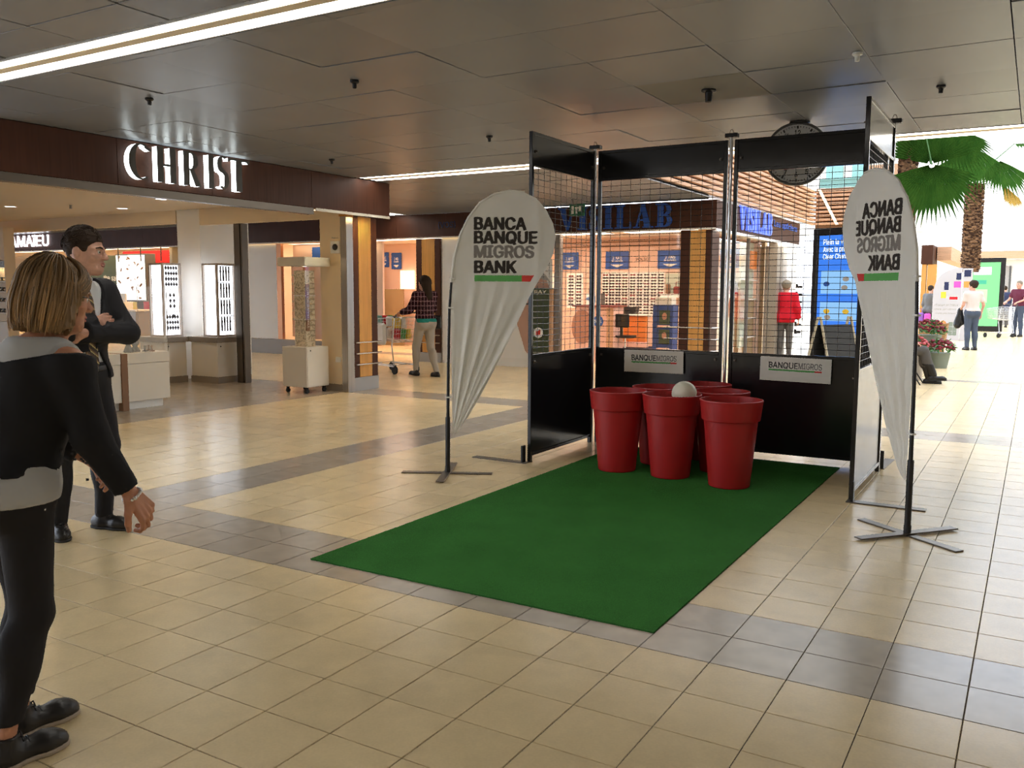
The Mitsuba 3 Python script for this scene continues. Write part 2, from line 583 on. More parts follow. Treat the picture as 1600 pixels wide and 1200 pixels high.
for k, (w, x0, x1, y0, y1) in enumerate(order):
    g = 0.0028
    m = MB().box((-(x1 - x0) / 2 + g, -(y1 - y0) / 2 + g, 0), ((x1 - x0) / 2 - g, (y1 - y0) / 2 - g, 0.018), 0.002).mesh
    dz, ta, tb = rng.uniform(-0.002, 0.003), rng.normal(0, 0.0035), rng.normal(0, 0.0035)
    R = np.array([[1, 0, ta], [0, 1, tb], [-ta, -tb, 1]])
    M = mat4(R, ((x0 + x1) / 2, (y0 + y1) / 2, CZ + dz))
    if w < 0 and k < 290:
        hatch = abs((x0 + x1) / 2 + 0.05) < 0.2 and 4.2 < (y0 + y1) / 2 < 5.0
        part(ceiling, 'panel', m, 'm_hatch' if hatch else 'm_ceiling', M=M, label='darker inspection panel in the grey ceiling' if hatch else None)
    else:
        rest.add(m[0] @ M[:3, :3].T + M[:3, 3], m[1])
if rest.v:
    part(ceiling, 'panel_field', rest.mesh, 'm_ceiling', stuff=True)
# rear corridor ceiling, plain
part(ceiling, 'rear_ceiling', boxm((-48, 7.81, 3.008), (-5.97, 12.6, 3.028)), 'm_ceiling')


def line_light(y0, y1, x0, x1, label, along='x', k=1.0):
    t = thing('line_light', label, 'ceiling light')
    w = y1 - y0
    a, b = y0 + 0.36 * w, y0 + 0.60 * w
    sw = (lambda p: p) if along == 'x' else (lambda p: (p[1], p[0], p[2]))
    def bx(lo, hi):
        return boxm(np.minimum(sw(lo), sw(hi)), np.maximum(sw(lo), sw(hi)))
    part(t, 'housing', MB().box(*[np.array(q) for q in (np.minimum(sw((x0, y0, 2.996)), sw((x1, y0 + .012, 3.027))), np.maximum(sw((x0, y0, 2.996)), sw((x1, y0 + .012, 3.027))))])
         .box(np.minimum(sw((x0, y1 - .012, 2.996)), sw((x1, y1, 3.027))), np.maximum(sw((x0, y1 - .012, 2.996)), sw((x1, y1, 3.027))))
         .box(np.minimum(sw((x0, y0, 3.026)), sw((x1, y1, 3.029))), np.maximum(sw((x0, y0, 3.026)), sw((x1, y1, 3.029)))).mesh, 'm_white')
    part(t, 'centre_strip', bx((x0, a, 2.998), (x1, b, 3.024)), 'm_cream')
    for lo, hi in ((y0 + .014, a - .004), (b + .004, y1 - .014)):
        c = [sw((x0 + .01, lo, 3.003)), sw((x0 + .01, hi, 3.003)), sw((x1 - .01, hi, 3.003)), sw((x1 - .01, lo, 3.003))]
        if along != 'x':
            c = c[::-1]
        part(t, 'tube', MB().quad(*c).mesh, 'm_white', emitter=emit(LAMP, k))
    return t


line_light(1.42, 1.75, -5.80, 2.8, 'bright twin tube ceiling light running over the two people at left')
line_light(7.35, 7.78, -5.88, 2.6, 'twin tube ceiling light at the ceiling edge behind the black screens', k=.65)
line_light(-9.28, -8.92, 9.2, 12.40, 'short twin tube ceiling light over the rear corridor', along='y')
line_light(-15.3, -14.95, 9.2, 12.40, 'short twin tube ceiling light over the rear corridor further left', along='y')
line_light(-4.28, -3.95, -5.80, 5.0, 'twin tube ceiling light behind the camera')


def sprinkler(x, y, label, big=False, white=False):
    t = thing('sprinkler', label, 'sprinkler' if not white else 'detector')
    m = 'm_white' if white else 'm_black'
    s = 1.0 if big else 0.6
    part(t, 'rose', MB().lathe([(0, 0), (0.055 * s, 0), (0.055 * s, -0.012), (0.03 * s, -0.022), (0, -0.022)][::-1], 16, (x, y, CZ)).mesh, m, 40)
    part(t, 'head', MB().lathe([(0, -0.09 * s), (0.024 * s, -0.09 * s), (0.03 * s, -0.02), (0, -0.015)], 12, (x, y, CZ)).mesh, m, 40)


sprinkler(-0.012, 4.62, 'large black sprinkler hanging from the darker ceiling panel', big=True)
sprinkler(1.15, 4.08, 'small white detector on the ceiling above the right side screen', white=True)
for (x, y, lab) in [(-2.18, 3.05, 'small black sprinkler between the two ceiling lights'), (-4.02, 2.68, 'small black sprinkler above the jeweller sign at left'),
                    (-5.0, 5.9, 'small black sprinkler near the end of the wood fascia'), (-2.55, 5.5, 'small black sprinkler above the left mesh screen'), (1.53, 5.35, 'small flush black sprinkler near the ceiling edge at right')]:
    sprinkler(x, y, lab)

# ------------------------------------------------------------------ room shell out of view and atrium shell
struct('wall_rear', boxm((-6.0, -9, 0), (7, -8.8, 3.02)), 'm_offwhite', 'plain wall behind the camera')
struct('wall_side_shop', boxm((-20, 2.32, 0), (-6.0, 2.40, 3.02)), 'm_wall', 'side wall of the jeweller shop towards the open court at left')
struct('wall_right', boxm((6.8, -9, 0), (7, 7.8, 3.05)), 'm_offwhite', 'plain wall of the mall to the right of the camera')
struct('wall_atrium_right', boxm((9.0, 7.6, 0), (9.2, 50, 9.5)), 'm_wall', 'tall white wall at the right of the bright atrium')
struct('wall_atrium_near', boxm((-2.46, 7.60, 3.25), (9.2, 7.80, 9.5)), 'm_wall', 'white wall above the ceiling edge')
struct('wall_atrium_front', boxm((7.0, 7.6, 0), (9.2, 7.8, 3.25)), 'm_wall', 'white wall beside the atrium')
struct('wall_upper_left', boxm((-3.4, 7.8, 3.25), (-3.2, 20.3, 9.5)), 'm_wall', 'white upper storey wall above the slatted screen')
struct('wall_end', boxm((-6, 49, 0), (9.2, 49.3, 9.5)), 'm_wall', 'white far end wall of the atrium')
struct('wall_upper_far', boxm((-6, 22.6, 3.0), (-0.35, 22.8, 9.5)), 'm_wall', 'white upper storey wall at the far side of the atrium')
# ------------------------------------------------------------------ long wood fascia over the far shops
FY = 12.5
fas = thing('shop_fascia', 'long dark wood fascia over the far row of shops', 'fascia')
xs = [-37, -31, -25, -21.0, -17.4, -14.6, -11.2, -9.25, -7.2, -4.8, -2.46]
for a, b in zip(xs[:-1], xs[1:]):
    part(fas, 'board', boxm((a + .002, FY, 2.54), (b - .002, FY + .12, 3.0)), 'm_wood')
part(fas, 'soffit', boxm((-37, FY + .12, 2.56), (-2.9, FY + .5, 2.60)), 'm_offwhite')
part(fas, 'light_strip', MB().quad((-37, FY + .02, 2.538), (-37, FY + .07, 2.538), (-2.5, FY + .07, 2.538), (-2.5, FY + .02, 2.538)).mesh, 'm_white', emitter=emit(COVE, 0.45))
part(fas, 'lip', boxm((-37, FY, 2.515), (-2.47, FY + .018, 2.545)), 'm_offwhite')
side = thing('shop_fascia', 'dark wood fascia of the optician facing the atrium', 'fascia')
for a, b in ((12.5, 14.5), (14.5, 16.5), (16.5, 18.5)):
    part(side, 'board', boxm((-2.58, a + (.12 if a < 13 else .002), 2.52), (-2.46, b - .002, 3.0)), 'm_wood')
part(side, 'soffit', boxm((-3.0, 12.7, 2.56), (-2.58, 18.5, 2.60)), 'm_offwhite')
part(side, 'light_strip', MB().quad((-2.57, 12.7, 2.515), (-2.57, 18.4, 2.515), (-2.47, 18.4, 2.515), (-2.47, 12.7, 2.515)).mesh, 'm_white', emitter=emit(LAMP, 0.9))
part(side, 'lip', boxm((-2.475, 12.5, 2.48), (-2.455, 18.5, 2.53)), 'm_white')
# slatted screens above the fascias
lou = thing('slat_screen', 'pale wooden slat screen above the ceiling edge beside the atrium', 'slat screen')
for k in range(9):
    z = 3.06 + 0.093 * k
    part(lou, 'slat', boxm((-2.52, 7.8, z), (-2.44, 19.9, z + 0.055), .006), 'm_louvre')
part(lou, 'backing', boxm((-2.62, 7.8, 3.25), (-2.56, 19.9, 3.92)), 'm_brown')
lou2 = thing('slat_screen', 'orange brown wooden slat screen facing the camera above the blue totem', 'slat screen')
for k in range(9):
    z = 3.06 + 0.093 * k
    part(lou2, 'slat', boxm((-2.44, 19.86, z), (-0.35, 19.94, z + 0.055), .006), 'm_louvre')
part(lou2, 'backing', boxm((-2.44, 20.0, 2.95), (-0.35, 20.06, 3.92)), 'm_brown')
a, b = np.array([-2.38, 19.84, 3.88]), np.array([-1.95, 19.84, 3.05])
part(lou2, 'light_strip', MB().quad(a, b, b + [.07, 0, 0], a + [.07, 0, 0]).mesh, 'm_white', emitter=emit(COVE, 0.8))
solo('balcony_rail', 'pale teal glass balcony rail above the orange slat screen', 'balcony rail', MB().box((-2.4, 20.1, 3.95), (-0.4, 20.13, 4.12)).box((-2.4, 20.08, 4.12), (-0.4, 20.15, 4.16)).mesh, 'm_teal')
solo('wood_panel', 'orange wood panel on the upper storey above the teal balcony rail', 'panel', boxm((-1.55, 20.9, 4.16), (-0.75, 21.0, 4.52), .01), 'm_louvre')
for k, x in enumerate((-2.75, -2.1)):
    w = struct('window', boxm((x, 22.52, 4.0), (x + .42, 22.58, 5.2)), 'm_teal', ('narrow teal upper window nearest the slat screen corner', 'narrow teal upper window beside the orange wood panel')[k])
# ------------------------------------------------------------------ carpet
def carpet():
    x0, x1, y0, y1, t = -1.09, 0.90, 1.365, 5.53, 0.007
    nx, ny = 120, 240
    X, Y = np.meshgrid(np.linspace(x0, x1, nx), np.linspace(y0, y1, ny), indexing='ij')
    Z = t + 0.0012 * (meshkit.fbm(np.stack([X * 6, Y * 6, 0 * X], -1), 3) - 0.5)
    top = np.stack([X, Y, Z], -1).reshape(-1, 3)
    i, j = np.meshgrid(np.arange(nx - 1), np.arange(ny - 1), indexing='ij')
    q = np.stack([i * ny + j, (i + 1) * ny + j, (i + 1) * ny + j + 1, i * ny + j + 1], -1).reshape(-1, 4)
    mb = MB().add(top, q)
    # skirt down to the floor
    ring = [k * ny for k in range(nx)] + [(nx - 1) * ny + k for k in range(1, ny)] + [k * ny + ny - 1 for k in range(nx - 2, -1, -1)] + [k for k in range(ny - 2, 0, -1)]
    a = top[ring]
    b = a.copy()
    b[:, 2] = 0.0002
    n = len(ring)
    k = np.arange(n)
    mb.add(np.vstack([a, b]), np.stack([k, n + k, n + (k + 1) % n, (k + 1) % n], 1))
    return mb.mesh


solo('carpet', 'green artificial turf carpet on the tiles in front of the black screens', 'carpet', carpet(), 'm_carpet')

# ------------------------------------------------------------------ mesh screens round the goal
SZ = dict(low0=0.055, low1=0.90, mesh0=0.93, mesh1=2.50, top=2.78)


def screen(p0, p1, label, inside):
    """mesh screen from p0 to p1; 'inside' is the side its clamps face."""
    p0, p1 = np.array([*p0, 0.0]), np.array([*p1, 0.0])
    L = np.linalg.norm(p1 - p0)
    M = np.eye(4)
    M[:3, 0] = (p1 - p0) / L
    M[:3, 2] = (0, 0, 1)
    M[:3, 1] = np.cross(M[:3, 2], M[:3, 0])
    M[:3, 3] = p0
    t = thing('mesh_screen', label, 'screen', 'black mesh screens of the game booth')
    w = 0.032
    fr = MB()
    for s in (0, L - w):
        fr.box((s, -w / 2, 0.0), (s + w, w / 2, SZ['top']), .003, M)
    for z in (SZ['low0'], SZ['low1'], SZ['mesh1'], SZ['top'] - .028):
        fr.box((w, -w / 2 + .001, z), (L - w, w / 2 - .001, z + .028), .003, M)
    part(t, 'frame', fr.mesh, 'm_gloss_black')
    part(t, 'lower_panel', boxm((w, -.006, SZ['low0'] + .027), (L - w, .006, SZ['low1'] + .001), .001, M), 'm_gloss_black')
    part(t, 'header_panel', boxm((w, -.006, SZ['mesh1'] + .027), (L - w, .006, SZ['top'] - .027), .001, M), 'm_gloss_black')
    mm = MB()
    n = int(round((L - 2 * w) / 0.1))
    tp = lambda q: (np.asarray(q) @ M[:3, :3].T + M[:3, 3])
    for k in range(1, n):
        s = w + (L - 2 * w) * k / n
        mm.tube(tp([(s, .002, SZ['mesh0'] - .002), (s, .002, SZ['mesh1'] + .002)]), .0023, 5, False)
    nz = int(round((SZ['mesh1'] - SZ['mesh0']) / 0.05))
    for k in range(1, nz):
        z = SZ['mesh0'] + (SZ['mesh1'] - SZ['mesh0']) * k / nz
        mm.tube(tp([(w - .002, -.002, z), (L - w + .002, -.002, z)]), .0023, 5, False)
    part(t, 'wire_mesh', mm.mesh, 'm_wire', stuff=True)
    for s in (0.06, L - 0.06):
        for z in (0.86, 2.62):
            k = part(t, 'clamp', MB().box((s - .012, inside * .006, z - .012), (s + .012, inside * .022, z + .012), .003, M).tube(tp([(s, inside * .02, z), (s, inside * .035, z)]), .006, 8).mesh, 'm_darksteel')
    return t, M, L


X0, X1, Y0, Y1, XM = -1.435, 1.185, 4.375, 5.62, -0.127
screen((X0, Y0), (X0, Y1 - .04), 'left black mesh screen of the booth, standing beside the front flag', -1)
screen((X0 + .035, Y1), (XM - .03, Y1), 'rear left black mesh screen carrying the left small sign', -1)
screen((XM + .03, Y1), (X1 - .035, Y1), 'rear right black mesh screen carrying the right small sign', -1)
screen((X1, Y0), (X1, Y1 - .04), 'right black mesh screen of the booth, seen nearly edge on', 1)


def post(x, y, label):
    t = thing('screen_post', label, 'post', 'steel posts joining the mesh screens')
    part(t, 'tube', tubem([(x, y - .012, 0.0), (x, y - .012, 2.80)], .0145, 16), 'm_chrome', True)
    part(t, 'cap', boxm((x - .055, y - .035, 2.80), (x + .055, y + .03, 2.835), .004), 'm_black')
    g = np.linspace(0, np.pi, 9)
    part(t, 'ring', tubem([(x + .016 * math.cos(a), y - .012, 2.835 + .032 * math.sin(a)) for a in g], .0028, 6), 'm_darksteel', True)
    part(t, 'collar', MB().lathe([(.014, 2.50), (.0185, 2.505), (.0185, 2.54), (.014, 2.545)], 16, (x, y - .012, 0)).mesh, 'm_chrome', 40)
    part(t, 'collar', MB().lathe([(.014, 2.60), (.0185, 2.605), (.0185, 2.63), (.014, 2.635)], 16, (x, y - .012, 0)).mesh, 'm_chrome', 40)


post(X0, Y1, 'steel post at the rear left corner of the booth')
post(XM, Y1, 'steel post between the two rear mesh screens')
post(X1, Y1, 'steel post at the rear right corner of the booth')


def foot_plate(a, b, label, up):
    t = thing('foot_plate', label, 'base plate')
    a, b = np.array([*a, 0.0]), np.array([*b, 0.0])
    d = nrm(b - a)
    M = frame_plane(a, d, np.cross([0, 0, 1.0], d))
    L = np.linalg.norm(b - a)
    part(t, 'plate', boxm((0, -.04, .0005), (L, .04, .0085), .002, M), 'm_darksteel')
    part(t, 'bracket', boxm((up - .018, -.028, .0085), (up - .002, .028, .15), .002, M), 'm_black')


foot_plate((X0 + .01, Y0 - .045), (X0 - .53, Y0 - .045), 'flat steel foot plate sticking out left from the left screen', 0.05)
foot_plate((X1 - .02, Y0 - .045), (X1 + .49, Y0 - .045), 'flat steel foot plate sticking out right from the right screen', 0.05)
foot_plate((X1, Y1 + .05), (X1 + .02, Y1 + .55), 'flat steel foot plate behind the rear right corner of the booth', 0.05)


def board_sign(x0, x1, z0, z1, tilt, label):
    t = thing('sign_board', label, 'sign')
    c, s = math.cos(tilt), math.sin(tilt)
    M = frame_plane((x0, Y1 - .036, z0), (c, 0, s), (-s, 0, c))   # normal points to -y
    W, H = x1 - x0, z1 - z0
    part(t, 'board', boxm((0, 0, -.004), (W, H, 0.0), .001, M), 'm_offwhite')
    part(t, 'bold_lettering', text_on(M, 'BANQUE', .050, .075, .112, width=.245, bold=True, depth=.0008), 'm_ink')
    part(t, 'grey_lettering', text_on(M, 'MIGROS', .050, .325, .112, width=.195, bold=True, depth=.0008), 'm_ink_grey')
    part(t, 'green_bar', boxm((.075, .088, 0), (.46, .102, .0008), 0, M), 'm_green_print')
    part(t, 'red_bar', boxm((.46, .088, 0), (.52, .102, .0008), 0, M), 'm_red_print')


board_sign(-1.09, -0.505, .71, .918, .006, 'small white bank sign on the rear left screen above the pots')
board_sign(0.192, 0.788, .702, .91, -.012, 'small white bank sign on the rear right screen')

# ------------------------------------------------------------------ red pots and ball
def pot_mesh():
    o = [(0.0, .0), (.142, 0.0), (.150, .004), (.153, .012), (.1985, .497), (.2005, .503), (.2135, .506), (.2165, .512), (.2300, .640), (.2335, .648), (.2325, .656), (.2265, .658), (.2225, .652),
         (.2090, .512), (.1950, .500), (.146, .02), (0.0, .02)]
    return MB().lathe(o, 72).mesh


pot_ply = mikit.ply(pot_mesh(), 'm_red_pot', 30)
ZC = 0.0075
POTS = [(-0.655, 4.47, 'red plastic pot standing front left of the six on the green carpet'), (-0.19, 4.46, 'red plastic pot in the middle of the front row with the ball in its mouth'),
        (0.315, 4.36, 'red plastic pot at the right end of the front row, nearest the right screen'), (-0.47, 4.92, 'red plastic pot half hidden behind the front left pot'),
        (0.075, 4.87, 'red plastic pot behind the gap between the middle and right front pots'), (-0.215, 5.33, 'rearmost red plastic pot, its rim showing behind the ball')]
for x, y, lab in POTS:
    k = thing('plant_pot', lab, 'pot', 'red pots of the ball game')
    put(k, pot_ply, mat4(rotz(rng.uniform(0, 6)), (x, y, ZC)))


def ball_mesh(c, r):
    m = trimesh.creation.icosphere(4, 1.0)
    v = np.array(m.vertices)
    # shallow seams of a twelve panel ball
    ico = trimesh.creation.icosphere(0, 1.0)
    P = np.array(ico.vertices)
    d = np.sort(v @ P.T, 1)
    seam = np.clip(1 - (d[:, -1] - d[:, -2]) / 0.035, 0, 1)
    v = v * (1 - 0.012 * seam)[:, None]
    return v * r + c, m.faces


mat('m_ball', prin((0.74, 0.70, 0.56), 0.5, spec=0.4))
solo('ball', 'worn white ball dropping into the middle front pot', 'ball', ball_mesh(np.array([-0.12, 4.545, 0.662]), .098), 'm_ball', True)

# ------------------------------------------------------------------ teardrop flags
OUT = np.array([(0.042, 0.317), (0.036, 0.536), (0.033, 0.939), (0.030, 1.337), (0.040, 1.534), (0.062, 1.73), (0.107, 1.901), (0.171, 2.032), (0.259, 2.145), (0.373, 2.214), (0.495, 2.24), (0.61, 2.231),
                (0.699, 2.189), (0.778, 2.103), (0.835, 1.991), (0.856, 1.893), (0.838, 1.76), (0.780, 1.636), (0.708, 1.527), (0.634, 1.388), (0.553, 1.213), (0.468, 1.038), (0.370, 0.837), (0.266, 0.636), (0.163, 0.459), (0.082, 0.342)])


def flag_offset(s, z, seed):
    """normal displacement of the cloth: pulled folds that fan out of the bottom tip, a slack belly."""
    ds, dz = s - 0.03, z - 0.25
    a = np.arctan2(ds, np.maximum(dz, .02))
    r = np.hypot(ds, dz)
    env = np.exp(-((r - 0.75) / 0.48) ** 2)
    fold = 0.011 * np.sin(a * 52 + seed) + 0.007 * np.sin(a * 91 + 1.7 * seed)
    belly = 0.035 * np.sin(np.clip(z / 2.2, 0, 1) * np.pi) * np.clip(s / .8, 0, 1)
    side = 0.006 * np.exp(-((s - 0.10 - 0.3 * np.clip(z - 1.7, 0, 1)) / .05) ** 2) * np.sin(z * 26 + seed * 3)
    lone = 0.010 * np.exp(-((s - 0.715) / 0.035) ** 2)
    return env * fold * np.clip(a * 12, 0, 1) + belly + side + lone


def flag(base, ang, seed, label, posts):
    t = thing('teardrop_flag', label, 'flag')
    M = frame_plane((base[0], base[1], 0), (math.cos(ang), math.sin(ang), 0), (0, 0, 1))
    poly = Polygon(OUT).buffer(.03, 12).buffer(-.03, 12)
    z0, z1 = poly.bounds[1], poly.bounds[3]
    nz, ns = 150, 60
    zs = z0 + (z1 - z0) * (0.5 - 0.5 * np.cos(np.linspace(0.03, np.pi - 0.03, nz)))
    rows = []
    for z in zs:
        seg = poly.intersection(LineString([(-1, z), (2, z)]))
        a, _, b, _ = seg.bounds
        rows.append(np.stack([np.linspace(a, b, ns), np.full(ns, z)], 1))
    R = np.array(rows)
    off = flag_offset(R[..., 0], R[..., 1], seed)
    th = 0.0012

    def world(s, z, n):
        return np.stack([s, z, n], -1) @ M[:3, :3].T + M[:3, 3]
    mb = MB()
    i, j = np.meshgrid(np.arange(nz - 1), np.arange(ns - 1), indexing='ij')
    q = np.stack([i * ns + j, i * ns + j + 1, (i + 1) * ns + j + 1, (i + 1) * ns + j], -1).reshape(-1, 4)
    mb.add(world(R[..., 0], R[..., 1], off + th).reshape(-1, 3), q)
    mb.add(world(R[..., 0], R[..., 1], off - th).reshape(-1, 3), q[:, ::-1])
    part(t, 'cloth', mb.mesh, 'm_flag', True)

    def on_cloth(v):
        n = flag_offset(v[:, 0], v[:, 1], seed)
        return world(v[:, 0], v[:, 1], n + v[:, 2])

    def fine(m, step=.022):
        m2 = trimesh.Trimesh(*m, process=False)
        v, f = trimesh.remesh.subdivide_to_size(m2.vertices, m2.faces, step)
        return v, f
    I4 = np.eye(4)
    for txt, zb, w, m in (('BANCA', 1.943, .405, 'm_ink'), ('BANQUE', 1.836, .490, 'm_ink'), ('MIGROS', 1.725, .467, 'm_ink_grey'), ('BANK', 1.606, .328, 'm_ink')):
        v, f = fine(text_on(I4, txt, .092, .215, zb, width=w, depth=.0052))
        v[:, 2] -= .0026
        bv, bf = MB().add(v - [.005, .0015, 0], f).add(v + [.005, .0015, 0], f).mesh
        part(t, 'lettering', (on_cloth(bv), bf), m)
    for poly2, m, nm in ((sbox(.215, 1.538, .588, 1.586), 'm_green_print', 'green_bar'), (Polygon([(.588, 1.538), (.655, 1.538), (.684, 1.586), (.588, 1.586)]), 'm_red_print', 'red_bar')):
        v, f = fine(MB().prism(poly2, .0052).mesh)
        v[:, 2] -= .0026
        part(t, nm, (on_cloth(v), f), m)
    # pole: straight, then bent along the sleeve
    path = [(0.0, 0.03), (0.004, 0.60)]
    pole = np.array([(0.0, .03, 0), (0.003, .5, 0), (.008, .9, 0), (.018, 1.33, 0), (.034, 1.53, 0), (.058, 1.73, 0), (.104, 1.90, 0), (.169, 2.034, 0), (.257, 2.148, 0), (.372, 2.219, 0), (.495, 2.246, 0), (.61, 2.236, 0)])
    rad = np.array([.014, .013, .0115, .0105, .0095, .009, .008, .0075, .007, .0065, .006, .006])
    n = flag_offset(pole[:, 0], pole[:, 1], seed) * np.clip((pole[:, 1] - .3) / 1.2, 0, 1)
    pw = world(pole[:, 0], pole[:, 1], n)
    part(t, 'pole', tubem(pw[:5], rad[:5], 12), 'm_black', True)
    part(t, 'sleeve', tubem(pw[4:], rad[4:] + .0015, 12), 'm_flag', True, label='cloth sleeve round the bent pole')
    part(t, 'pole_sleeve', tubem(world(np.array([0, .002]), np.array([.03, .46]), np.zeros(2)), .019, 12), 'm_black', True)
    for z in (0.62, 1.33, 1.56):
        sx = np.interp(z, pole[:, 1], pole[:, 0])
        nn = flag_offset(np.array([sx]), np.array([z]), seed)[0] * min(max((z - .3) / 1.2, 0), 1)
        part(t, 'clip', boxm((sx - .022, z - .006, nn - .016), (sx + .030, z + .006, nn + .016), .003, M), 'm_white')
    hub = world(np.array([0., 0.]), np.array([.008, .06]), np.zeros(2))
    part(t, 'hub', tubem(hub, .022, 14), 'm_black', 40)
    for k, (p, q) in enumerate(posts):
        p, q = np.array([*p, 0.0]), np.array([*q, 0.0])
        d = nrm(q - p)
        Mb = frame_plane(p, d, np.cross([0, 0, 1.0], d))
        L = np.linalg.norm(q - p)
        bar = MB().box((0, -.032, .0005 + .009 * k), (L, .032, .0085 + .009 * k), .002, Mb)
        part(t, 'foot_bar', bar.mesh, 'm_darksteel')
    return t


scene['m_flag'] = {'type': 'principledthin', 'base_color': rgb((0.80, 0.78, 0.735)), 'roughness': 0.7, 'diff_trans': 0.55, 'spec_trans': 0.0}
flag((-1.755, 3.62), math.radians(35.6), 0.4, 'white teardrop bank flag on a pole left of the booth, lettering readable', [((-2.10, 3.47), (-1.44, 3.79)), ((-1.60, 3.29), (-1.93, 3.96))])
flag((1.640, 3.622), math.radians(180 - 47.5), 2.1, 'white teardrop bank flag right of the booth, its lettering seen mirrored from behind', [((1.338, 3.854), (1.942, 3.390)), ((1.404, 3.336), (1.878, 3.901))])
# ------------------------------------------------------------------ jeweller's shop at left
FX = -5.90
fas = thing('shop_fascia', 'dark brown wood fascia carrying the glowing jeweller sign', 'fascia')
for a, b in ((2.41, 3.7), (3.7, 4.9), (4.9, 6.5), (6.5, 8.1)):
    part(fas, 'board', boxm((FX - .10, a + .0015, 2.53), (FX, b - .0015, 2.995), .003), 'm_wood')
part(fas, 'metal_rail', boxm((FX - .13, 2.41, 2.445), (FX - .015, 6.55, 2.527)), 'm_darksteel')
part(fas, 'light_strip', MB().quad((FX - .09, 6.6, 2.505), (FX - .09, 8.05, 2.505), (FX - .02, 8.05, 2.505), (FX - .02, 6.6, 2.505)).mesh[0:2], 'm_white', emitter=emit(COVE, 6.0))
part(fas, 'lip', boxm((FX - .014, 6.58, 2.492), (FX + .001, 8.1, 2.529)), 'm_offwhite')
part(fas, 'return_board', boxm((-6.2, 7.98, 2.53), (FX - .102, 8.1, 2.995)), 'm_wood')

def arc(c, rx, ry, a0, a1, n=40):
    g = np.radians(np.linspace(a0, a1, n))
    return [(c[0] + rx * math.cos(t), c[1] + ry * math.sin(t)) for t in g]


def crescent(c, rx, ry, thick, thin, a0, a1):
    """a C stroke, thick where it faces left, thin at its ends."""
    o = arc(c, rx, ry, a0, a1)
    i = [(c[0] + (rx - (thin + (thick - thin) * (0.5 - 0.5 * math.cos(math.radians(t))) ** 1.0)) * math.cos(math.radians(t)),
          c[1] + (ry - thin) * math.sin(math.radians(t))) for t in np.linspace(a1, a0, 40)]
    return Polygon(o + i).buffer(0)


def glyphs_flared():
    G = {}
    G['C'] = unary_union([crescent((.185, .5), .185, .50, .085, .028, 62, 298), Polygon([(.25, .93), (.335, .86), (.335, .82), (.315, .82), (.235, .905)])])
    G['H'] = unary_union([sbox(.0, 0, .095, 1), sbox(.235, 0, .33, 1), sbox(.05, .47, .26, .515)])
    bowl = unary_union([crescent((-.13, .73), .15, .27, .085, .03, 90, 270)])
    bowl = affinity.translate(affinity.scale(bowl, -1, 1, origin=(0, 0)), .0, 0)
    G['R'] = unary_union([sbox(0, 0, .095, 1), bowl, sbox(.05, .955, .15, 1.0), sbox(.05, .455, .15, .49), Polygon([(.115, .475), (.19, .475), (.335, 0), (.235, 0)])])
    G['I'] = sbox(0, 0, .098, 1)
    s1 = crescent((.125, .745), .125, .255, .075, .03, 60, 250)
    s2 = affinity.rotate(crescent((.105, .275), .125, .275, .08, .03, 60, 250), 180, origin=(.115, .275))
    mid = Polygon([(.03, .60), (.10, .52), (.225, .33), (.235, .42), (.15, .56), (.06, .68)])
    G['S'] = unary_union([s1, s2, mid]).buffer(.006)
    G['T'] = unary_union([sbox(.145, 0, .24, .99), sbox(0, .955, .385, 1.0), Polygon([(0, .90), (.02, .90), (.05, .96), (0, .97)]), Polygon([(.385, .90), (.365, .90), (.335, .96), (.385, .97)])])
    return G


GF = glyphs_flared()
sign = thing('illuminated_sign', 'white glowing jeweller lettering on the dark wood fascia at left', 'sign')
LH = 0.365
mat('m_letter_side', prin((0.05, 0.047, 0.042), 0.4))
for ch, y0, y1 in (('C', 3.775, 4.035), ('H', 4.115, 4.335), ('R', 4.447, 4.665), ('I', 4.785, 4.842), ('S', 4.905, 5.06), ('T', 5.06, 5.37)):
    g = GF[ch]
    b = g.bounds
    sc = affinity.scale(affinity.translate(g, -b[0], -b[1]), (y1 - y0) / (b[2] - b[0]), LH / (b[3] - b[1]), origin=(0, 0))
    zo = 2.60 + (0.010 if ch == 'S' else 0)
    M = frame_plane((FX + .001, y0, zo), (0, 1, 0), (0, 0, 1))
    L = part(sign, 'letter', MB().prism(sc, .085, M).mesh, 'm_white', emitter=emit((2.2, 2.5, 2.55)), label='glowing white letter body')
    Mf = M.copy()
    Mf[:3, 3] += Mf[:3, 2] * .0851
    part(L, 'face', MB().prism(sc.buffer(.002), .012, Mf).mesh, 'm_letter_side', label='dark letter face')

jc = struct('ceiling', boxm((-20, 2.42, 2.75), (-6.03, 7.9, 2.80)), 'm_cream', 'cream ceiling inside the jeweller shop')
struct('wall_jeweller', MB().box((-16, 7.57, 2.54), (-9.91, 7.72, 2.75)).box((-9.34, 7.57, 2.49), (-6.3, 7.66, 2.75)).box((-6.77, 7.57, 0), (-6.31, 7.66, 2.49)).mesh, 'm_cream', 'cream beams and short wall at the back of the jeweller shop')
struct('baseboard_jeweller', boxm((-6.77, 7.555, 0.0), (-6.31, 7.569, .10)), 'm_greybrown', 'dark skirting of the short cream wall')
solo('column', 'square pale column behind the two bright display towers', 'column', boxm((-9.90, 7.58, 0), (-9.352, 8.6, 2.75), .004), 'm_white')
solo('shutter_post', 'dark bronze shutter post beside the right display tower', 'post', MB().box((-8.60, 7.6, 0), (-8.47, 7.72, 2.488)).box((-8.45, 7.6, 0), (-8.42, 7.72, 2.488)).mesh, 'm_darksteel')
t = thing('steel_post', 'brushed steel post between the cream wall and the orange pillar', 'post')
part(t, 'post', MB().box((-6.30, 7.475, 0), (-6.185, 7.62, 2.50), .004).mesh, 'm_steel')
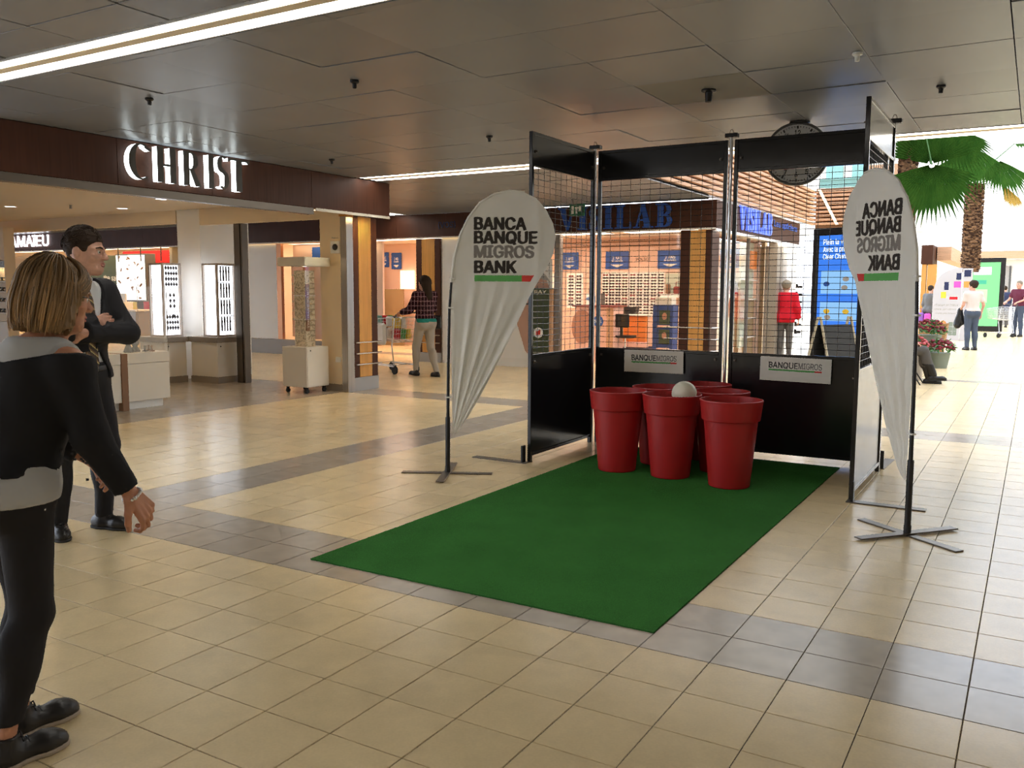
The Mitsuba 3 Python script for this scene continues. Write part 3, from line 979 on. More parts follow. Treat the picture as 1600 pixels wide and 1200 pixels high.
part(t, 'cap', boxm((-6.31, 7.47, 2.50), (-6.18, 7.625, 2.529)), 'm_orange')
t = thing('wall_plate', 'small square plate with a round black button on the cream wall', 'switch')
part(t, 'plate', boxm((-6.56, 7.556, 1.99), (-6.385, 7.5695, 2.165), .003), 'm_white')
part(t, 'button', MB().lathe([(.045, 0), (.045, .016), (.03, .022), (0, .022)], 20).mesh, 'm_black', 40, M=frame_plane((-6.465, 7.556, 2.08), (1, 0, 0), (0, 0, 1)))
part(t, 'lettering', text_on(frame_plane((-6.54, 7.568, 2.20), (1, 0, 0), (0, 0, 1)), 'PHOTO', .02, 0, 0, width=.13, depth=.001), 'm_grey')
solo('wall_socket', 'small white wall socket low on the cream wall', 'socket', boxm((-6.50, 7.56, .42), (-6.40, 7.5695, .50), .002), 'm_white')


def pillar(name_label, boxes, rails, base):
    t = thing('pillar', name_label, 'pillar')
    for nm, lo, hi, m in boxes:
        part(t, nm, boxm(lo, hi, .003), m)
    for r in rails:
        part(t, 'rail', tubem(r, .011, 10), 'm_chrome', True)
    part(t, 'base', boxm(*base, .003), 'm_grey')
    return t


PX = -6.205
pillar('orange wood pillar with dark side boards at the end of the jeweller fascia',
       [('dark_board', (PX - .5, 7.63, .2), (PX - .004, 7.755, 2.52), 'm_wood'), ('orange_board', (PX - .5, 7.758, .2), (PX, 8.035, 2.52), 'm_orange'), ('dark_board', (PX - .5, 8.038, .2), (PX - .004, 8.17, 2.52), 'm_wood')],
       [[(PX + .05, 7.625, z), (PX + .05, 8.19, z)] for z in (.39, .55, .71)], ((PX - .505, 7.625, 0), (PX + .006, 8.175, .198)))

for k, (x, y, lab) in enumerate([(-10.4, 6.95, 'small round downlight in the cream ceiling nearest the column'), (-11.7, 5.9, 'small round downlight in the cream ceiling at far left'), (-8.3, 4.2, 'small round downlight hidden behind the fascia near the counter'), (-8.6, 6.3, 'small round downlight over the display towers'), (-8.4, 3.0, 'small round downlight left of the counter')]):
    t = thing('downlight', lab, 'ceiling light')
    part(t, 'ring', MB().lathe([(.075, -.004), (.095, -.004), (.095, 0), (.075, 0)], 24, (x, y, 2.75)).mesh, 'm_white')
    g = np.arange(20) * 2 * np.pi / 20
    v = np.vstack([np.stack([x + .074 * np.cos(g), y + .074 * np.sin(g), 0 * g + 2.747], 1), [[x, y, 2.747]]])
    i = np.arange(20)
    part(t, 'lens', (v, np.stack([(i + 1) % 20, i, i * 0 + 20], 1)), 'm_white', emitter=emit(JEWEL))
sprink = thing('sprinkler', 'tiny sprinkler on the cream shop ceiling above the man', 'sprinkler')
part(sprink, 'head', tubem([(-10.6, 6.2, 2.75), (-10.6, 6.2, 2.69)], .018, 10), 'm_grey')

# display plinths and towers
def plinth(lo, hi, label):
    t = thing('display_plinth', label, 'plinth')
    part(t, 'body', boxm((lo[0] + .012, lo[1] + .012, .1), (hi[0] - .012, hi[1] - .012, .64), .003), 'm_offwhite')
    part(t, 'base', boxm((lo[0], lo[1], 0), (hi[0], hi[1], .099), .003), 'm_greybrown')
    part(t, 'top', boxm((lo[0] - .02, lo[1] - .02, .641), (hi[0] + .02, hi[1] + .01, .722), .003), 'm_greybrown')
    part(t, 'lock', MB().lathe([(.012, 0), (.012, .006), (0, .008)], 12).mesh, 'm_black', M=frame_plane((hi[0] - .012, lo[1] + .08, .58), (0, 1, 0), (0, 0, 1)))
    return t


plinth((-9.33, 7.30), (-8.70, 7.78), 'right hand cream display plinth under the tower of watch straps')
plinth((-9.98, 6.84), (-9.36, 7.27), 'left hand cream display plinth under the tower of small watches')
mat('m_tower_frame', prin((0.42, 0.36, 0.31), 0.4))


def tower(lo, hi, label):
    t = thing('display_tower', label, 'display case')
    z0, z1 = .723, 1.875
    fr = MB()
    w = .03
    for x in (lo[0], hi[0] - w):
        for y in (lo[1], hi[1] - w):
            fr.box((x, y, z0), (x + w, y + w, z1))
    for z in (z0, z1 - w):
        fr.box((lo[0], lo[1], z), (hi[0], hi[1], z + w))
    part(t, 'frame', fr.mesh, 'm_tower_frame')
    i = .034
    part(t, 'light_box', boxm((lo[0] + i, lo[1] + i, z0 + w), (hi[0] - i, hi[1] - i, z1 - w)), 'm_white', emitter=emit((2.1, 2.25, 2.45)))
    return t


tower((-9.10, 7.38), (-8.76, 7.76), 'right bright white display tower hung with dark watch straps')
tower((-9.76, 6.90), (-9.42, 7.25), 'left bright white display tower hung with small watches')
strap = mikit.ply(MB().box((-.004, -.011, -.115), (.004, .011, .115), .002).box((-.005, -.014, .02), (.006, .014, .05), .002).mesh, 'm_ink')
for r in range(4):
    z = 1.715 - r * .262
    solo('hanging_rail', ('topmost', 'second', 'third', 'lowest')[r] + ' thin rail carrying watch straps on the right display tower', 'rail', tubem([(-8.785, 7.42, z + .122), (-8.785, 7.72, z + .122)], .004, 6), 'm_ink')
    for c in range(4):
        k = thing('watch_strap', 'dark watch strap hanging on the right face of the right display tower', 'watch strap', 'watch straps on the display tower')
        put(k, strap, mat4(t=(-8.784, 7.48 + .055 * c, z)))
watch = mikit.ply(MB().lathe([(0, -.004), (.020, -.004), (.020, .004), (0, .004)], 10).box((-.007, -.034, -.002), (.007, .034, .002)).mesh, 'm_ink')
RW = frame_plane((0, 0, 0), (0, 1, 0), (0, 0, 1))
for r in range(12):
    z = 1.80 - r * .085
    if r in (4, 8):
        solo('hanging_rail', ('upper', 'lower')[r // 8] + ' thin rail between the rows of watches on the left display tower', 'rail', tubem([(-9.445, 6.94, z), (-9.445, 7.21, z)], .003, 6), 'm_ink')
        continue
    for c in range(5 if r < 4 or r > 8 else 2):
        k = thing('watch', 'small dark watch pinned to the right face of the left display tower', 'watch', 'watches on the left display tower')
        y = 6.985 + .048 * c if r < 4 or r > 8 else 7.05 + .07 * c
        M = RW.copy()
        M[:3, 3] = (-9.447, y, z)
        put(k, watch, M)
solo('price_card', 'small black price card low on the left display tower', 'card', boxm((-9.452, 7.08, 1.02), (-9.444, 7.12, 1.075), .001), 'm_black')

# counter with glass case
t = thing('shop_counter', 'low white shop counter with a glass case behind the man', 'counter')
MC = mat4(rotz(0.0), (0, 0, 0))
part(t, 'body', MB().box((-7.75, 4.62, .10), (-7.17, 5.22, .56), .003).box((-7.75, 3.4, .10), (-7.17, 4.53, .56), .003).mesh, 'm_offwhite')
part(t, 'kick', MB().box((-7.72, 3.42, 0), (-7.24, 5.16, .099)).mesh, 'm_white')
part(t, 'top', MB().box((-7.75, 4.62, .563), (-7.165, 5.225, .69), .003).box((-7.75, 3.4, .563), (-7.165, 4.53, .69), .003).mesh, 'm_offwhite')
part(t, 'post', boxm((-7.76, 4.532, 0), (-7.155, 4.618, .688), .003), 'm_brown')
gl = MB()
for lo, hi in (((-7.17, 3.42, .69), (-7.17, 5.21, 1.5)), ((-7.74, 5.21, .69), (-7.17, 5.21, 1.5))):
    a, b = np.array(lo), np.array(hi)
    gl.quad(a, (b[0], b[1], a[2]), b, (a[0], a[1], b[2]))
part(t, 'glass', gl.mesh, 'm_glass')
part(t, 'glass_edges', MB().tube([(-7.17, 5.21, .69), (-7.17, 5.21, 1.5)], .004, 6).tube([(-7.17, 4.30, .69), (-7.17, 4.30, 1.5)], .004, 6).tube([(-7.74, 5.21, .69), (-7.74, 5.21, 1.5)], .004, 6).mesh, 'm_greybrown')


def bust(x, y, z, h, label, m):
    solo('necklace_bust', label, 'display bust', MB().lathe([(0, 0), (.055, 0), (.06, .01), (.028, h * .35), (.052, h * .55), (.03, h * .85), (.022, h), (0, h)], 18, (x, y, z)).mesh, m, 40)


bust(-7.36, 4.78, .69, .25, 'tall dark jewellery bust standing in the counter glass case', 'm_darkgrey')
bust(-7.42, 4.92, .69, .19, 'short dark jewellery bust beside the taller one on the counter', 'm_darkgrey')
bust(-7.40, 4.45, .69, .17, 'pale jewellery bust on the counter nearest the man', 'm_offwhite')
for k, (x, y) in enumerate([(-7.34, 5.0), (-7.30, 5.07), (-7.40, 5.10)]):
    solo('ring_stand', ('leftmost of the three low dark ring stands on the counter', 'middle of the three low dark ring stands on the counter', 'rightmost low dark ring stand at the counter end')[k], 'ring stand', MB().lathe([(0, 0), (.035, 0), (.035, .012), (.012, .02), (.014, .07), (0, .078)], 14, (x, y, .69)).mesh, 'm_brown' if k else 'm_darkgrey', 40)

# glass show cabinet on castors
lo, hi = (-7.02, 7.02), (-6.55, 7.47)
t = thing('show_cabinet', 'tall glass show cabinet on castors in front of the cream wall', 'display case')
part(t, 'body', boxm((lo[0], lo[1], .09), (hi[0], hi[1], .66), .004), 'm_offwhite')
d = part(t, 'door', boxm((hi[0], lo[1] + .012, .105), (hi[0] + .008, hi[1] - .012, .645), .002), 'm_offwhite')
part(d, 'lock', MB().lathe([(.011, 0), (.011, .006), (0, .008)], 12).mesh, 'm_black', M=frame_plane((hi[0] + .008, lo[1] + .07, .61), (0, 1, 0), (0, 0, 1)))
for x in (lo[0] + .05, hi[0] - .05):
    for y in (lo[1] + .05, hi[1] - .05):
        part(t, 'castor', MB().tube([(x - .015, y, .032), (x + .015, y, .032)], .032, 14).box((x - .02, y - .01, .06), (x + .02, y + .01, .09)).mesh, 'm_rubber')
gl = MB()
c = [(lo[0], lo[1]), (hi[0], lo[1]), (hi[0], hi[1]), (lo[0], hi[1])]
for a, b in zip(c, c[1:] + c[:1]):
    gl.quad((*a, .662), (*b, .662), (*b, 1.80), (*a, 1.80))
part(t, 'glass', gl.mesh, 'm_glass')
part(t, 'cap', boxm((lo[0] - .03, lo[1] - .03, 1.80), (hi[0] + .03, hi[1] + .03, 1.925), .004), 'm_offwhite')
part(t, 'card_tower', MB().box((lo[0] + .13, lo[1] + .13, .662), (hi[0] - .13, hi[1] - .13, 1.74)).mesh, 'm_jewel_card')
for z in (1.04, 1.38):
    part(t, 'shelf_line', boxm((lo[0] + .12, lo[1] + .12, z), (hi[0] - .12, hi[1] - .12, z + .012)), 'm_white')
bs = part(t, 'name_strip', boxm((hi[0] - .129, lo[1] + .135, .88), (hi[0] - .115, lo[1] + .20, 1.55)), 'm_brown')
M = frame_plane((hi[0] - .114, lo[1] + .185, .92), (0, 0, 1), (0, -1, 0))
part(bs, 'lettering', text_on(M, 'THOMAS SABO', .03, 0, 0, width=.58, depth=.001), 'm_offwhite')
x, y = hi[0] - .10, lo[1] + .10
g = np.arange(16) * 2 * np.pi / 16
i = np.arange(16)
v = np.vstack([np.stack([x + .03 * np.cos(g), y + .03 * np.sin(g), 0 * g + 1.795], 1), [[x, y, 1.795]]])
part(t, 'spot', (v, np.stack([(i + 1) % 16, i, i * 0 + 16], 1)), 'm_white', emitter=emit((26, 21, 12)))
mat('m_pearl', prin((0.50, 0.42, 0.30), 0.3, 0.6))
charm = mikit.ply(trimesh.creation.icosphere(1, .011), 'm_pearl', True)
n = 0
for zz in range(13):
    for yy in range(4):
        z = .74 + zz * .075
        k = thing('pendant', 'tiny pendant on the cards inside the tall glass show cabinet', 'pendant', 'pendants in the show cabinet')
        put(k, charm, mat4(t=(lo[0] + .16 + .05 * yy, lo[1] + .122, z)))
        k = thing('pendant', 'tiny pendant on the cards inside the tall glass show cabinet', 'pendant', 'pendants in the show cabinet')
        put(k, charm, mat4(t=(hi[0] - .122, lo[1] + .23 + .025 * yy, z)))

# wall cabinet at the left frame edge
t = thing('wall_cabinet', 'lit shelf cabinet of watches at the left edge of the picture', 'cabinet')
cx0, cx1, cy = -15.6, -14.22, 7.2
part(t, 'back', boxm((cx0, cy + .16, .3), (cx1, cy + .18, 2.6)), 'm_cream')
part(t, 'side', boxm((cx1 - .02, cy - .02, 0), (cx1, cy + .16, 2.6)), 'm_cream')
part(t, 'base', boxm((cx0, cy, 0), (cx1 - .02, cy + .159, .85)), 'm_offwhite')
part(t, 'header', boxm((cx0, cy, 2.0), (cx1 - .02, cy + .159, 2.6)), 'm_cream')
nb = part(t, 'name_band', boxm((cx0, cy - .015, 1.86), (cx1 - .02, cy - .001, 1.99)), 'm_grey')
part(nb, 'lettering', text_on(frame_plane((cx1 - .50, cy - .015, 1.885), (1, 0, 0), (0, 0, 1)), 'CASIO', .075, 0, 0, width=.45, depth=.002), 'm_black')
for z in (1.59, 1.40, 1.20, 1.0):
    part(t, 'shelf', boxm((cx0, cy + .02, z), (cx1 - .02, cy + .158, z + .02)), 'm_offwhite')
part(t, 'lamp', MB().quad((cx0 + .1, cy + .05, 1.855), (cx0 + .1, cy + .14, 1.855), (cx1 - .05, cy + .14, 1.855), (cx1 - .05, cy + .05, 1.855)).mesh, 'm_white', emitter=emit((5, 3.6, 1.9)))
tw = mikit.ply(MB().tube([(0, .03 * math.cos(a), .032 + .032 * math.sin(a)) for a in np.linspace(-1.2, 4.3, 12)], .011, 6).box((-.02, -.05, .035), (.02, -.028, .075), .004).mesh, 'm_darkgrey', 40)
for r, z in enumerate((1.61, 1.42, 1.22, 1.02)):
    for c in range(4):
        k = thing('wristwatch', 'dark wristwatch standing on the lit shelves at the left picture edge', 'watch', 'wristwatches in the wall cabinet')
        put(k, tw, mat4(rotz(.3 * (c - 1)), (cx1 - .12 - .13 * c, cy + .09, z)))

# ------------------------------------------------------------------ far row of shops seen through the jeweller
wf = struct('wall_far_shops', MB().box((-48, 12.64, 2.79), (-2.65, 12.72, 2.995)).box((-48, 18.4, 0), (-3.2, 18.6, 2.99)).mesh, 'm_cream', 'cream walls of the far row of shops')
struct('ceiling', boxm((-48, 12.7, 2.72), (-2.72, 18.38, 2.78)), 'm_pale_ceiling', 'pale ceiling inside the far row of shops')
struct('wall_partition', MB().box((-16.6, 12.66, 0), (-16.5, 18.38, 2.71)).box((-14.2, 12.8, 0), (-14.1, 18.38, 2.71)).box((-36.1, 12.8, 0), (-36, 18.38, 2.71)).mesh, 'm_cream', 'cream partition walls between the far shops')
# clothes shop
t = thing('illuminated_sign', 'white glowing clothes shop lettering on the far fascia at left', 'sign')
part(t, 'lettering', text_on(frame_plane((-23.3, 12.478, 2.66), (1, 0, 0), (0, 0, 1)), 'AMAïEU', .30, 0, 0, width=1.9, depth=.02), 'm_white', emitter=emit((3.0, 3.0, 3.3)))
for k, (a, b) in enumerate(((-29, -24.6), (-24.4, -16.7))):
    solo('shop_lamp', ('warm ceiling panel lamp in the clothes shop beyond the picture edge', 'warm ceiling panel lamp in the clothes shop')[k], 'ceiling light', MB().quad((a, 13.4, 2.715), (a, 15.6, 2.715), (b, 15.6, 2.715), (b, 13.4, 2.715)).mesh, 'm_white', emitter=emit((3.6, 2.5, 1.35)))
t = thing('poster_light_box', 'white glowing poster box in the clothes shop right of the man', 'light box')
part(t, 'case', MB().box((-20.70, 14.02, 1.12), (-19.36, 14.35, 2.47), .01).mesh, 'm_darkgrey')


part(t, 'poster', boxm((-20.66, 14.0, 1.16), (-19.40, 14.018, 2.43)), 'm_white', emitter=emit((1.5, 1.45, 1.3)))
pr_ = MB()
prr = np.random.default_rng(5)
for k in range(26):
    x, z, s = prr.uniform(-20.55, -19.5), prr.uniform(1.2, 2.38), prr.uniform(.015, .05)
    pr_.prism(affinity.rotate(affinity.scale(Point(0, 0).buffer(1, 3), s * 1.6, s * .7), prr.uniform(0, 180)), .003, frame_plane((x, 13.999, z), (1, 0, 0), (0, 0, 1)))
part(t, 'print', pr_.mesh, 'm_brown', stuff=True)
part(t, 'base', boxm((-20.2, 14.05, 0), (-19.9, 14.3, 1.119)), 'm_darkgrey')
solo('wall_panel', 'red wall panel behind the glowing poster box', 'panel', boxm((-21.6, 14.9, 0), (-18.65, 15.0, 2.6)), 'm_red')
for k, x in enumerate((-20.47, -19.47, -18.6)):
    solo('hanging_rod', ('left', 'middle', 'right')[k] + ' one of three thin black rods hanging over the clothes shop front', 'rod', tubem([(x, 13.95, 2.718), (x, 13.95, 2.25)], .014, 8), 'm_black')
t = thing('shop_desk', 'grey till desk in the clothes shop behind the man', 'desk')
part(t, 'body', boxm((-20.1, 13.3, 0), (-18.9, 13.9, .86), .01), 'm_greybrown')
part(t, 'top', boxm((-20.15, 13.25, .861), (-18.85, 13.95, .91), .01), 'm_offwhite')
part(t, 'till', MB().box((-19.9, 13.4, .911), (-19.55, 13.75, 1.12), .01).box((-19.85, 13.5, 1.121), (-19.6, 13.55, 1.35), .01).mesh, 'm_offwhite')
solo('price_sign', 'yellow price card standing on the till desk', 'card', boxm((-19.28, 13.5, .911), (-19.10, 13.52, 1.12), .003), 'm_yellow')
for k, (x, c) in enumerate(((-24.6, 'm_orange_seat'), (-24.0, 'm_brown'), (-23.4, 'm_offwhite'), (-22.8, 'm_navy'), (-22.2, 'm_red'))):
    t = thing('clothes_rack', ('orange', 'brown', 'cream', 'dark blue', 'red')[k] + ' clothes hanging on a rack in the far clothes shop', 'clothes rack')
    part(t, 'rail', MB().tube([(x - .25, 15.5, 0), (x - .25, 15.5, 1.5), (x + .25, 15.5, 1.5), (x + .25, 15.5, 0)], .015, 6).mesh, 'm_chrome')
    for q in range(5):
        part(t, 'garment', boxm((x - .2 + .085 * q, 15.3, .55 + .1 * (q % 2)), (x - .15 + .085 * q, 15.72, 1.46), .02), c)
t = thing('text_panel', 'dark green panel with white lettering left of the glowing poster', 'panel')
part(t, 'board', boxm((-22.6, 14.3, 1.3), (-20.85, 14.36, 2.45)), 'm_darkgreen')
part(t, 'lettering', text_on(frame_plane((-21.7, 14.299, 1.72), (1, 0, 0), (0, 0, 1)), 'the sale', .16, 0, 0, width=.75, depth=.002), 'm_offwhite')
mat('m_darkgreen', prin((0.05, 0.07, 0.03), 0.5))
mat('m_pale_ceiling', prin((0.74, 0.66, 0.58), 0.7))


def cards(p, n, uv):
    a = mikit.noise(p.x * 60 + p.y * 60, p.z * 60, 2.0)
    b = mikit.smoothstep(.55, .7, a)
    return mikit.mix((.72, .62, .46), (.42, .34, .22), b)


mat('m_jewel_card', prin(mikit.proc(cards), 0.5))
# middle front: white panels, copper display
t = thing('shop_front', 'white panelled shop front seen through the jeweller doorway', 'shop front')
part(t, 'pilaster', boxm((-14.05, 12.5, 0), (-13.72, 12.61, 2.51)), 'm_greybrown')
part(t, 'panel', boxm((-13.68, 12.55, .34), (-12.76, 12.61, 2.51)), 'm_white')
part(t, 'base', boxm((-13.68, 12.5, 0), (-11.0, 12.61, .335)), 'm_greybrown')
part(t, 'copper_strip', boxm((-12.74, 12.53, .34), (-12.60, 12.61, 2.51)), 'm_copper')
mat('m_copper', prin((0.45, 0.19, 0.09), 0.3, 0.7))
part(t, 'back_panel', boxm((-12.58, 12.9, .34), (-9.95, 12.96, 2.51)), 'm_salmon')
part(t, 'lettering', text_on(frame_plane((-12.25, 12.895, 2.13), (1, 0, 0), (0, 0, 1)), 'TON ANGE', .06, 0, 0, width=.9, depth=.003), 'm_grey')
part(t, 'lamp', MB().quad((-12.5, 12.65, 2.50), (-12.5, 12.85, 2.50), (-10.0, 12.85, 2.50), (-10.0, 12.65, 2.50)).mesh, 'm_white', emitter=emit((3.4, 2.6, 1.6)))
solo('blue_poster', 'blue poster above the tall show cabinet', 'poster', boxm((-11.95, 12.86, 2.16), (-11.52, 12.89, 2.43)), 'm_blue')
solo('light_panel', 'bright white lit panel above the tall show cabinet', 'light panel', boxm((-11.50, 12.80, 2.15), (-10.95, 12.85, 2.43)), 'm_white', emitter=emit((1.6, 1.6, 1.5)))
t = thing('copper_display', 'slanted copper coloured display with glowing studs left of the show cabinet', 'display')
part(t, 'board', boxm((-12.46, 12.70, .40), (-12.08, 12.78, 2.1), .01), 'm_copper')
for k in range(6):
    for s in (0, 1):
        part(t, 'stud', MB().lathe([(.03, 0), (.02, .015), (0, .02)], 10).mesh, 'm_pearl', True, M=frame_plane((-12.42 + .30 * s, 12.70, .8 + .2 * k), (1, 0, 0), (0, 0, 1)))
# ------------------------------------------------------------------ optician
BY = 17.0
struct('wall_optician_back', boxm((-14.05, BY + .02, 0), (-2.95, BY + .12, 2.72)), 'm_salmon', 'salmon back wall of the optician')
struct('wall_optician_front', MB().box((-8.13, 12.55, 0), (-6.05, 12.65, 2.55)).mesh, 'm_white', 'white front wall of the optician behind the left flag')
for k, (x0, x1, y0, y1) in enumerate(((-13.5, -9.0, 13.6, 15.6), (-8.4, -5.8, 13.4, 15.8), (-5.4, -3.2, 13.4, 15.8))):
    solo('shop_lamp', ('left', 'middle', 'right')[k] + ' warm ceiling panel lamp inside the optician', 'ceiling light', MB().quad((x0, y0, 2.715), (x0, y1, 2.715), (x1, y1, 2.715), (x1, y0, 2.715)).mesh, 'm_white', emitter=emit(SHOP))
pillar('orange wood pillar with dark side boards behind the shopper pushing a trolley',
       [('dark_board', (-8.76, 12.52, .2), (-8.62, 12.9, 2.51), 'm_wood'), ('orange_board', (-8.617, 12.515, .2), (-8.293, 12.9, 2.51), 'm_orange'), ('dark_board', (-8.29, 12.52, .2), (-8.16, 12.9, 2.51), 'm_wood')],
       [[(-8.77, 12.48, z), (-8.15, 12.48, z)] for z in (.4, .56, .72)], ((-8.765, 12.51, 0), (-8.155, 12.9, .198)))
pillar('orange wood pillar with dark side boards at the corner of the optician',
       [('dark_board', (-3.09, 12.52, .2), (-2.925, 12.9, 2.51), 'm_wood'), ('orange_board', (-2.922, 12.515, .2), (-2.645, 12.9, 2.51), 'm_orange'), ('dark_board', (-2.642, 12.52, .2), (-2.53, 12.9, 2.51), 'm_wood')],
       [[(-3.35, 12.48, z), (-2.5, 12.48, z), (-2.45, 12.55, z), (-2.45, 12.9, z)] for z in (.45, .65, .85)], ((-3.095, 12.51, 0), (-2.525, 12.9, .198)))
solo('corner_post', 'grey steel pilaster right of the orange pillar behind the shopper', 'post', boxm((-8.15, 12.54, 0), (-8.135, 12.65, 2.51)), 'm_steel')
solo('window_post', 'grey green window post of the optician right of the man poster', 'post', boxm((-5.55, 12.53, 0), (-5.44, 12.66, 2.51)), 'm_steel')
w = struct('window', MB().quad((-5.43, 12.6, .02), (-3.10, 12.6, .02), (-3.10, 12.6, 2.53), (-5.43, 12.6, 2.53)).mesh, 'm_glass', 'glass front of the optician facing the camera')
w2 = struct('window', MB().quad((-2.9, 12.92, .02), (-2.9, 17.0, .02), (-2.9, 17.0, 2.55), (-2.9, 12.92, 2.55)).mesh, 'm_glass', 'glass front of the optician facing the atrium')
for y in (14.3, 15.95):
    part(w2, 'mullion', boxm((-2.93, y, 0), (-2.87, y + .05, 2.55)), 'm_darkgrey')


# signs
def slab_glyphs():
    G = {}
    st, th, sf = .20, .06, .055
    ser = lambda x0, x1, y: sbox(x0, y, x1, y + sf)
    G['V'] = unary_union([Polygon([(.04, 1), (.25, 1), (.385, .0), (.30, .0)]), Polygon([(.52, 1), (.58, 1), (.385, 0), (.30, 0)]), ser(-.02, .32, .945), ser(.44, .66, .945)])
    G['I'] = unary_union([sbox(.07, 0, .27, 1), ser(0, .34, 0), ser(0, .34, .945)])
    s1 = crescent((.22, .74), .22, .26, .13, .06, 30, 250)
    s2 = affinity.rotate(crescent((.22, .27), .22, .27, .13, .06, 30, 250), 180, origin=(.22, .27))
    G['S'] = unary_union([s1, s2, Polygon([(.05, .66), (.2, .5), (.38, .28), (.40, .40), (.24, .62), (.10, .78)]), sbox(.36, .70, .41, .97), sbox(.02, .03, .07, .30)]).buffer(.004)
    G['L'] = unary_union([sbox(.07, 0, .27, 1), ser(0, .34, .945), ser(0, .56, 0), Polygon([(.50, 0), (.56, 0), (.56, .28), (.52, .28)])])
    G['A'] = unary_union([Polygon([(.07, 0), (.13, 0), (.35, 1), (.28, 1)]), Polygon([(.26, 1), (.38, 1), (.60, 0), (.38, 0)]), sbox(.16, .30, .46, .36), ser(-.01, .22, 0), ser(.32, .68, 0)])
    b1 = Polygon(arc((.27, .74), .25, .26, -90, 90)).difference(Polygon(arc((.27, .74), .10, .20, -90, 90)))
    b2 = Polygon(arc((.27, .27), .28, .27, -90, 90)).difference(Polygon(arc((.27, .27), .12, .21, -90, 90)))
    G['B'] = unary_union([sbox(.07, 0, .27, 1), b1, b2, ser(0, .3, 0), ser(0, .3, .945)])
    return G


GS = slab_glyphs()


def slab_sign(label, M, width, height, m, **kw):
    t = thing('shop_sign', label, 'sign')
    x = 0
    gs = []
    for ch in 'VISILAB':
        g = GS[ch]
        b = g.bounds
        gs.append(affinity.translate(g, x - b[0], 0))
        x += b[2] - b[0] + .07
    k = width / (x - .07)
    for g in gs:
        part(t, 'letter', MB().prism(affinity.scale(g, k, height, origin=(0, 0)), .03, M).mesh, m, **kw)
    return t


slab_sign('large blue optician lettering on the wood fascia behind the booth', frame_plane((-5.46, 12.497, 2.575), (1, 0, 0), (0, 0, 1)), 2.22, .405, 'm_blue_sign')
mat('m_blue_lit', prin((0.10, 0.16, 0.75), 0.4))
t = slab_sign('blue optician lettering on the side fascia, seen at a slant beside the totem', frame_plane((-2.455, 13.75, 2.585), (0, 1, 0), (0, 0, 1)), 2.25, .43, 'm_blue_lit', emitter=emit((.10, .17, .75)))
part(t, 'small_lettering', text_on(frame_plane((-2.455, 16.2, 2.80), (0, 1, 0), (0, 0, 1)), "Les opticiens", .12, 0, 0, width=2.0, depth=.01), 'm_blue_sign')
t = thing('shop_sign', 'small dark round sign and lettering on the fascia left of the first flag', 'sign')
part(t, 'lettering', text_on(frame_plane((-8.18, 12.497, 2.72), (1, 0, 0), (0, 0, 1)), '(VOS)', .11, 0, 0, width=.42, depth=.01), 'm_navy')
part(t, 'lettering', text_on(frame_plane((-7.55, 12.497, 2.70), (1, 0, 0), (0, 0, 1)), 'LUNETTES', .14, 0, 0, width=1.2, depth=.01), 'm_navy')
# exit sign hanging below the corridor ceiling
t = thing('exit_sign', 'small green exit sign hanging in front of the optician fascia', 'exit sign')
part(t, 'board', boxm((-4.62, 11.30, 2.72), (-4.34, 11.33, 2.92), .004), 'm_exit')
mat('m_exit', prin((0.01, 0.10, 0.05), 0.5))
part(t, 'symbol', MB().box((-4.585, 11.295, 2.755), (-4.535, 11.299, 2.885)).box((-4.50, 11.295, 2.755), (-4.465, 11.299, 2.87)).box((-4.44, 11.295, 2.80), (-4.40, 11.299, 2.885)).box((-4.515, 11.295, 2.845), (-4.43, 11.299, 2.862)).mesh, 'm_white')
part(t, 'hanger', MB().tube([(-4.56, 11.315, 2.92), (-4.56, 11.315, 2.997)], .006, 6).tube([(-4.40, 11.315, 2.92), (-4.40, 11.315, 2.997)], .006, 6).mesh, 'm_darksteel')

# posters, shelves and spectacles
def drop_poster(x0, x1, z0, z1, label, y=BY):
    t = thing('blue_poster', label, 'poster', None)
    part(t, 'board', boxm((x0, y - .03, z0), (x1, y - .012, z1)), 'm_blue')
    w, h = x1 - x0, z1 - z0
    M = frame_plane((x0, y - .03, z0), (1, 0, 0), (0, 0, 1))
    part(t, 'lettering', text_on(M, '2 ANS', .07, .3 * w, .55 * h, width=.42 * w, depth=.003), 'm_paper')
    part(t, 'lettering', text_on(M, 'de garantie', .04, .25 * w, .42 * h, width=.5 * w, depth=.003), 'm_paper')
    part(t, 'arrow', MB().prism(Polygon([(.2 * w, .26 * h), (.8 * w, .26 * h), (.5 * w, .08 * h)]), .003, M).mesh, 'm_paper')


drop_poster(-7.75, -7.27, 1.985, 2.39, 'blue poster with white arrow at left, partly behind the booth corner post')
drop_poster(-6.55, -5.97, 1.985, 2.39, 'blue poster with white arrow above the middle of the spectacles wall')
drop_poster(-5.25, -4.66, 1.985, 2.39, 'blue poster with white arrow left of the corner pillar of the optician')
drop_poster(-3.80, -3.33, 1.985, 2.39, 'blue poster with white arrow right of the middle steel post')
drop_poster(-13.36, -13.05, 2.10, 2.50, 'narrow blue poster between the orange pillars, the left one')
drop_poster(-12.95, -12.62, 2.04, 2.48, 'narrow blue poster between the orange pillars, the right one')
t = thing('brand_lettering', 'small dark lettering on the salmon wall between two blue posters', 'lettering')
part(t, 'lettering', text_on(frame_plane((-5.80, BY + .018, 2.17), (1, 0, 0), (0, 0, 1)), 'POLICE', .07, 0, 0, width=.36, depth=.004), 'm_brown')
t = thing('wall_rail', 'pair of dark rails along the salmon wall above the blue posters', 'rail')
for z in (2.50, 2.60):
    part(t, 'rail', boxm((-8.0, BY - .02, z), (-2.97, BY + .02, z + .025)), 'm_brown')
mat('m_shelf_lit', prin((0.85, 0.78, 0.68), 0.5))
lens = []
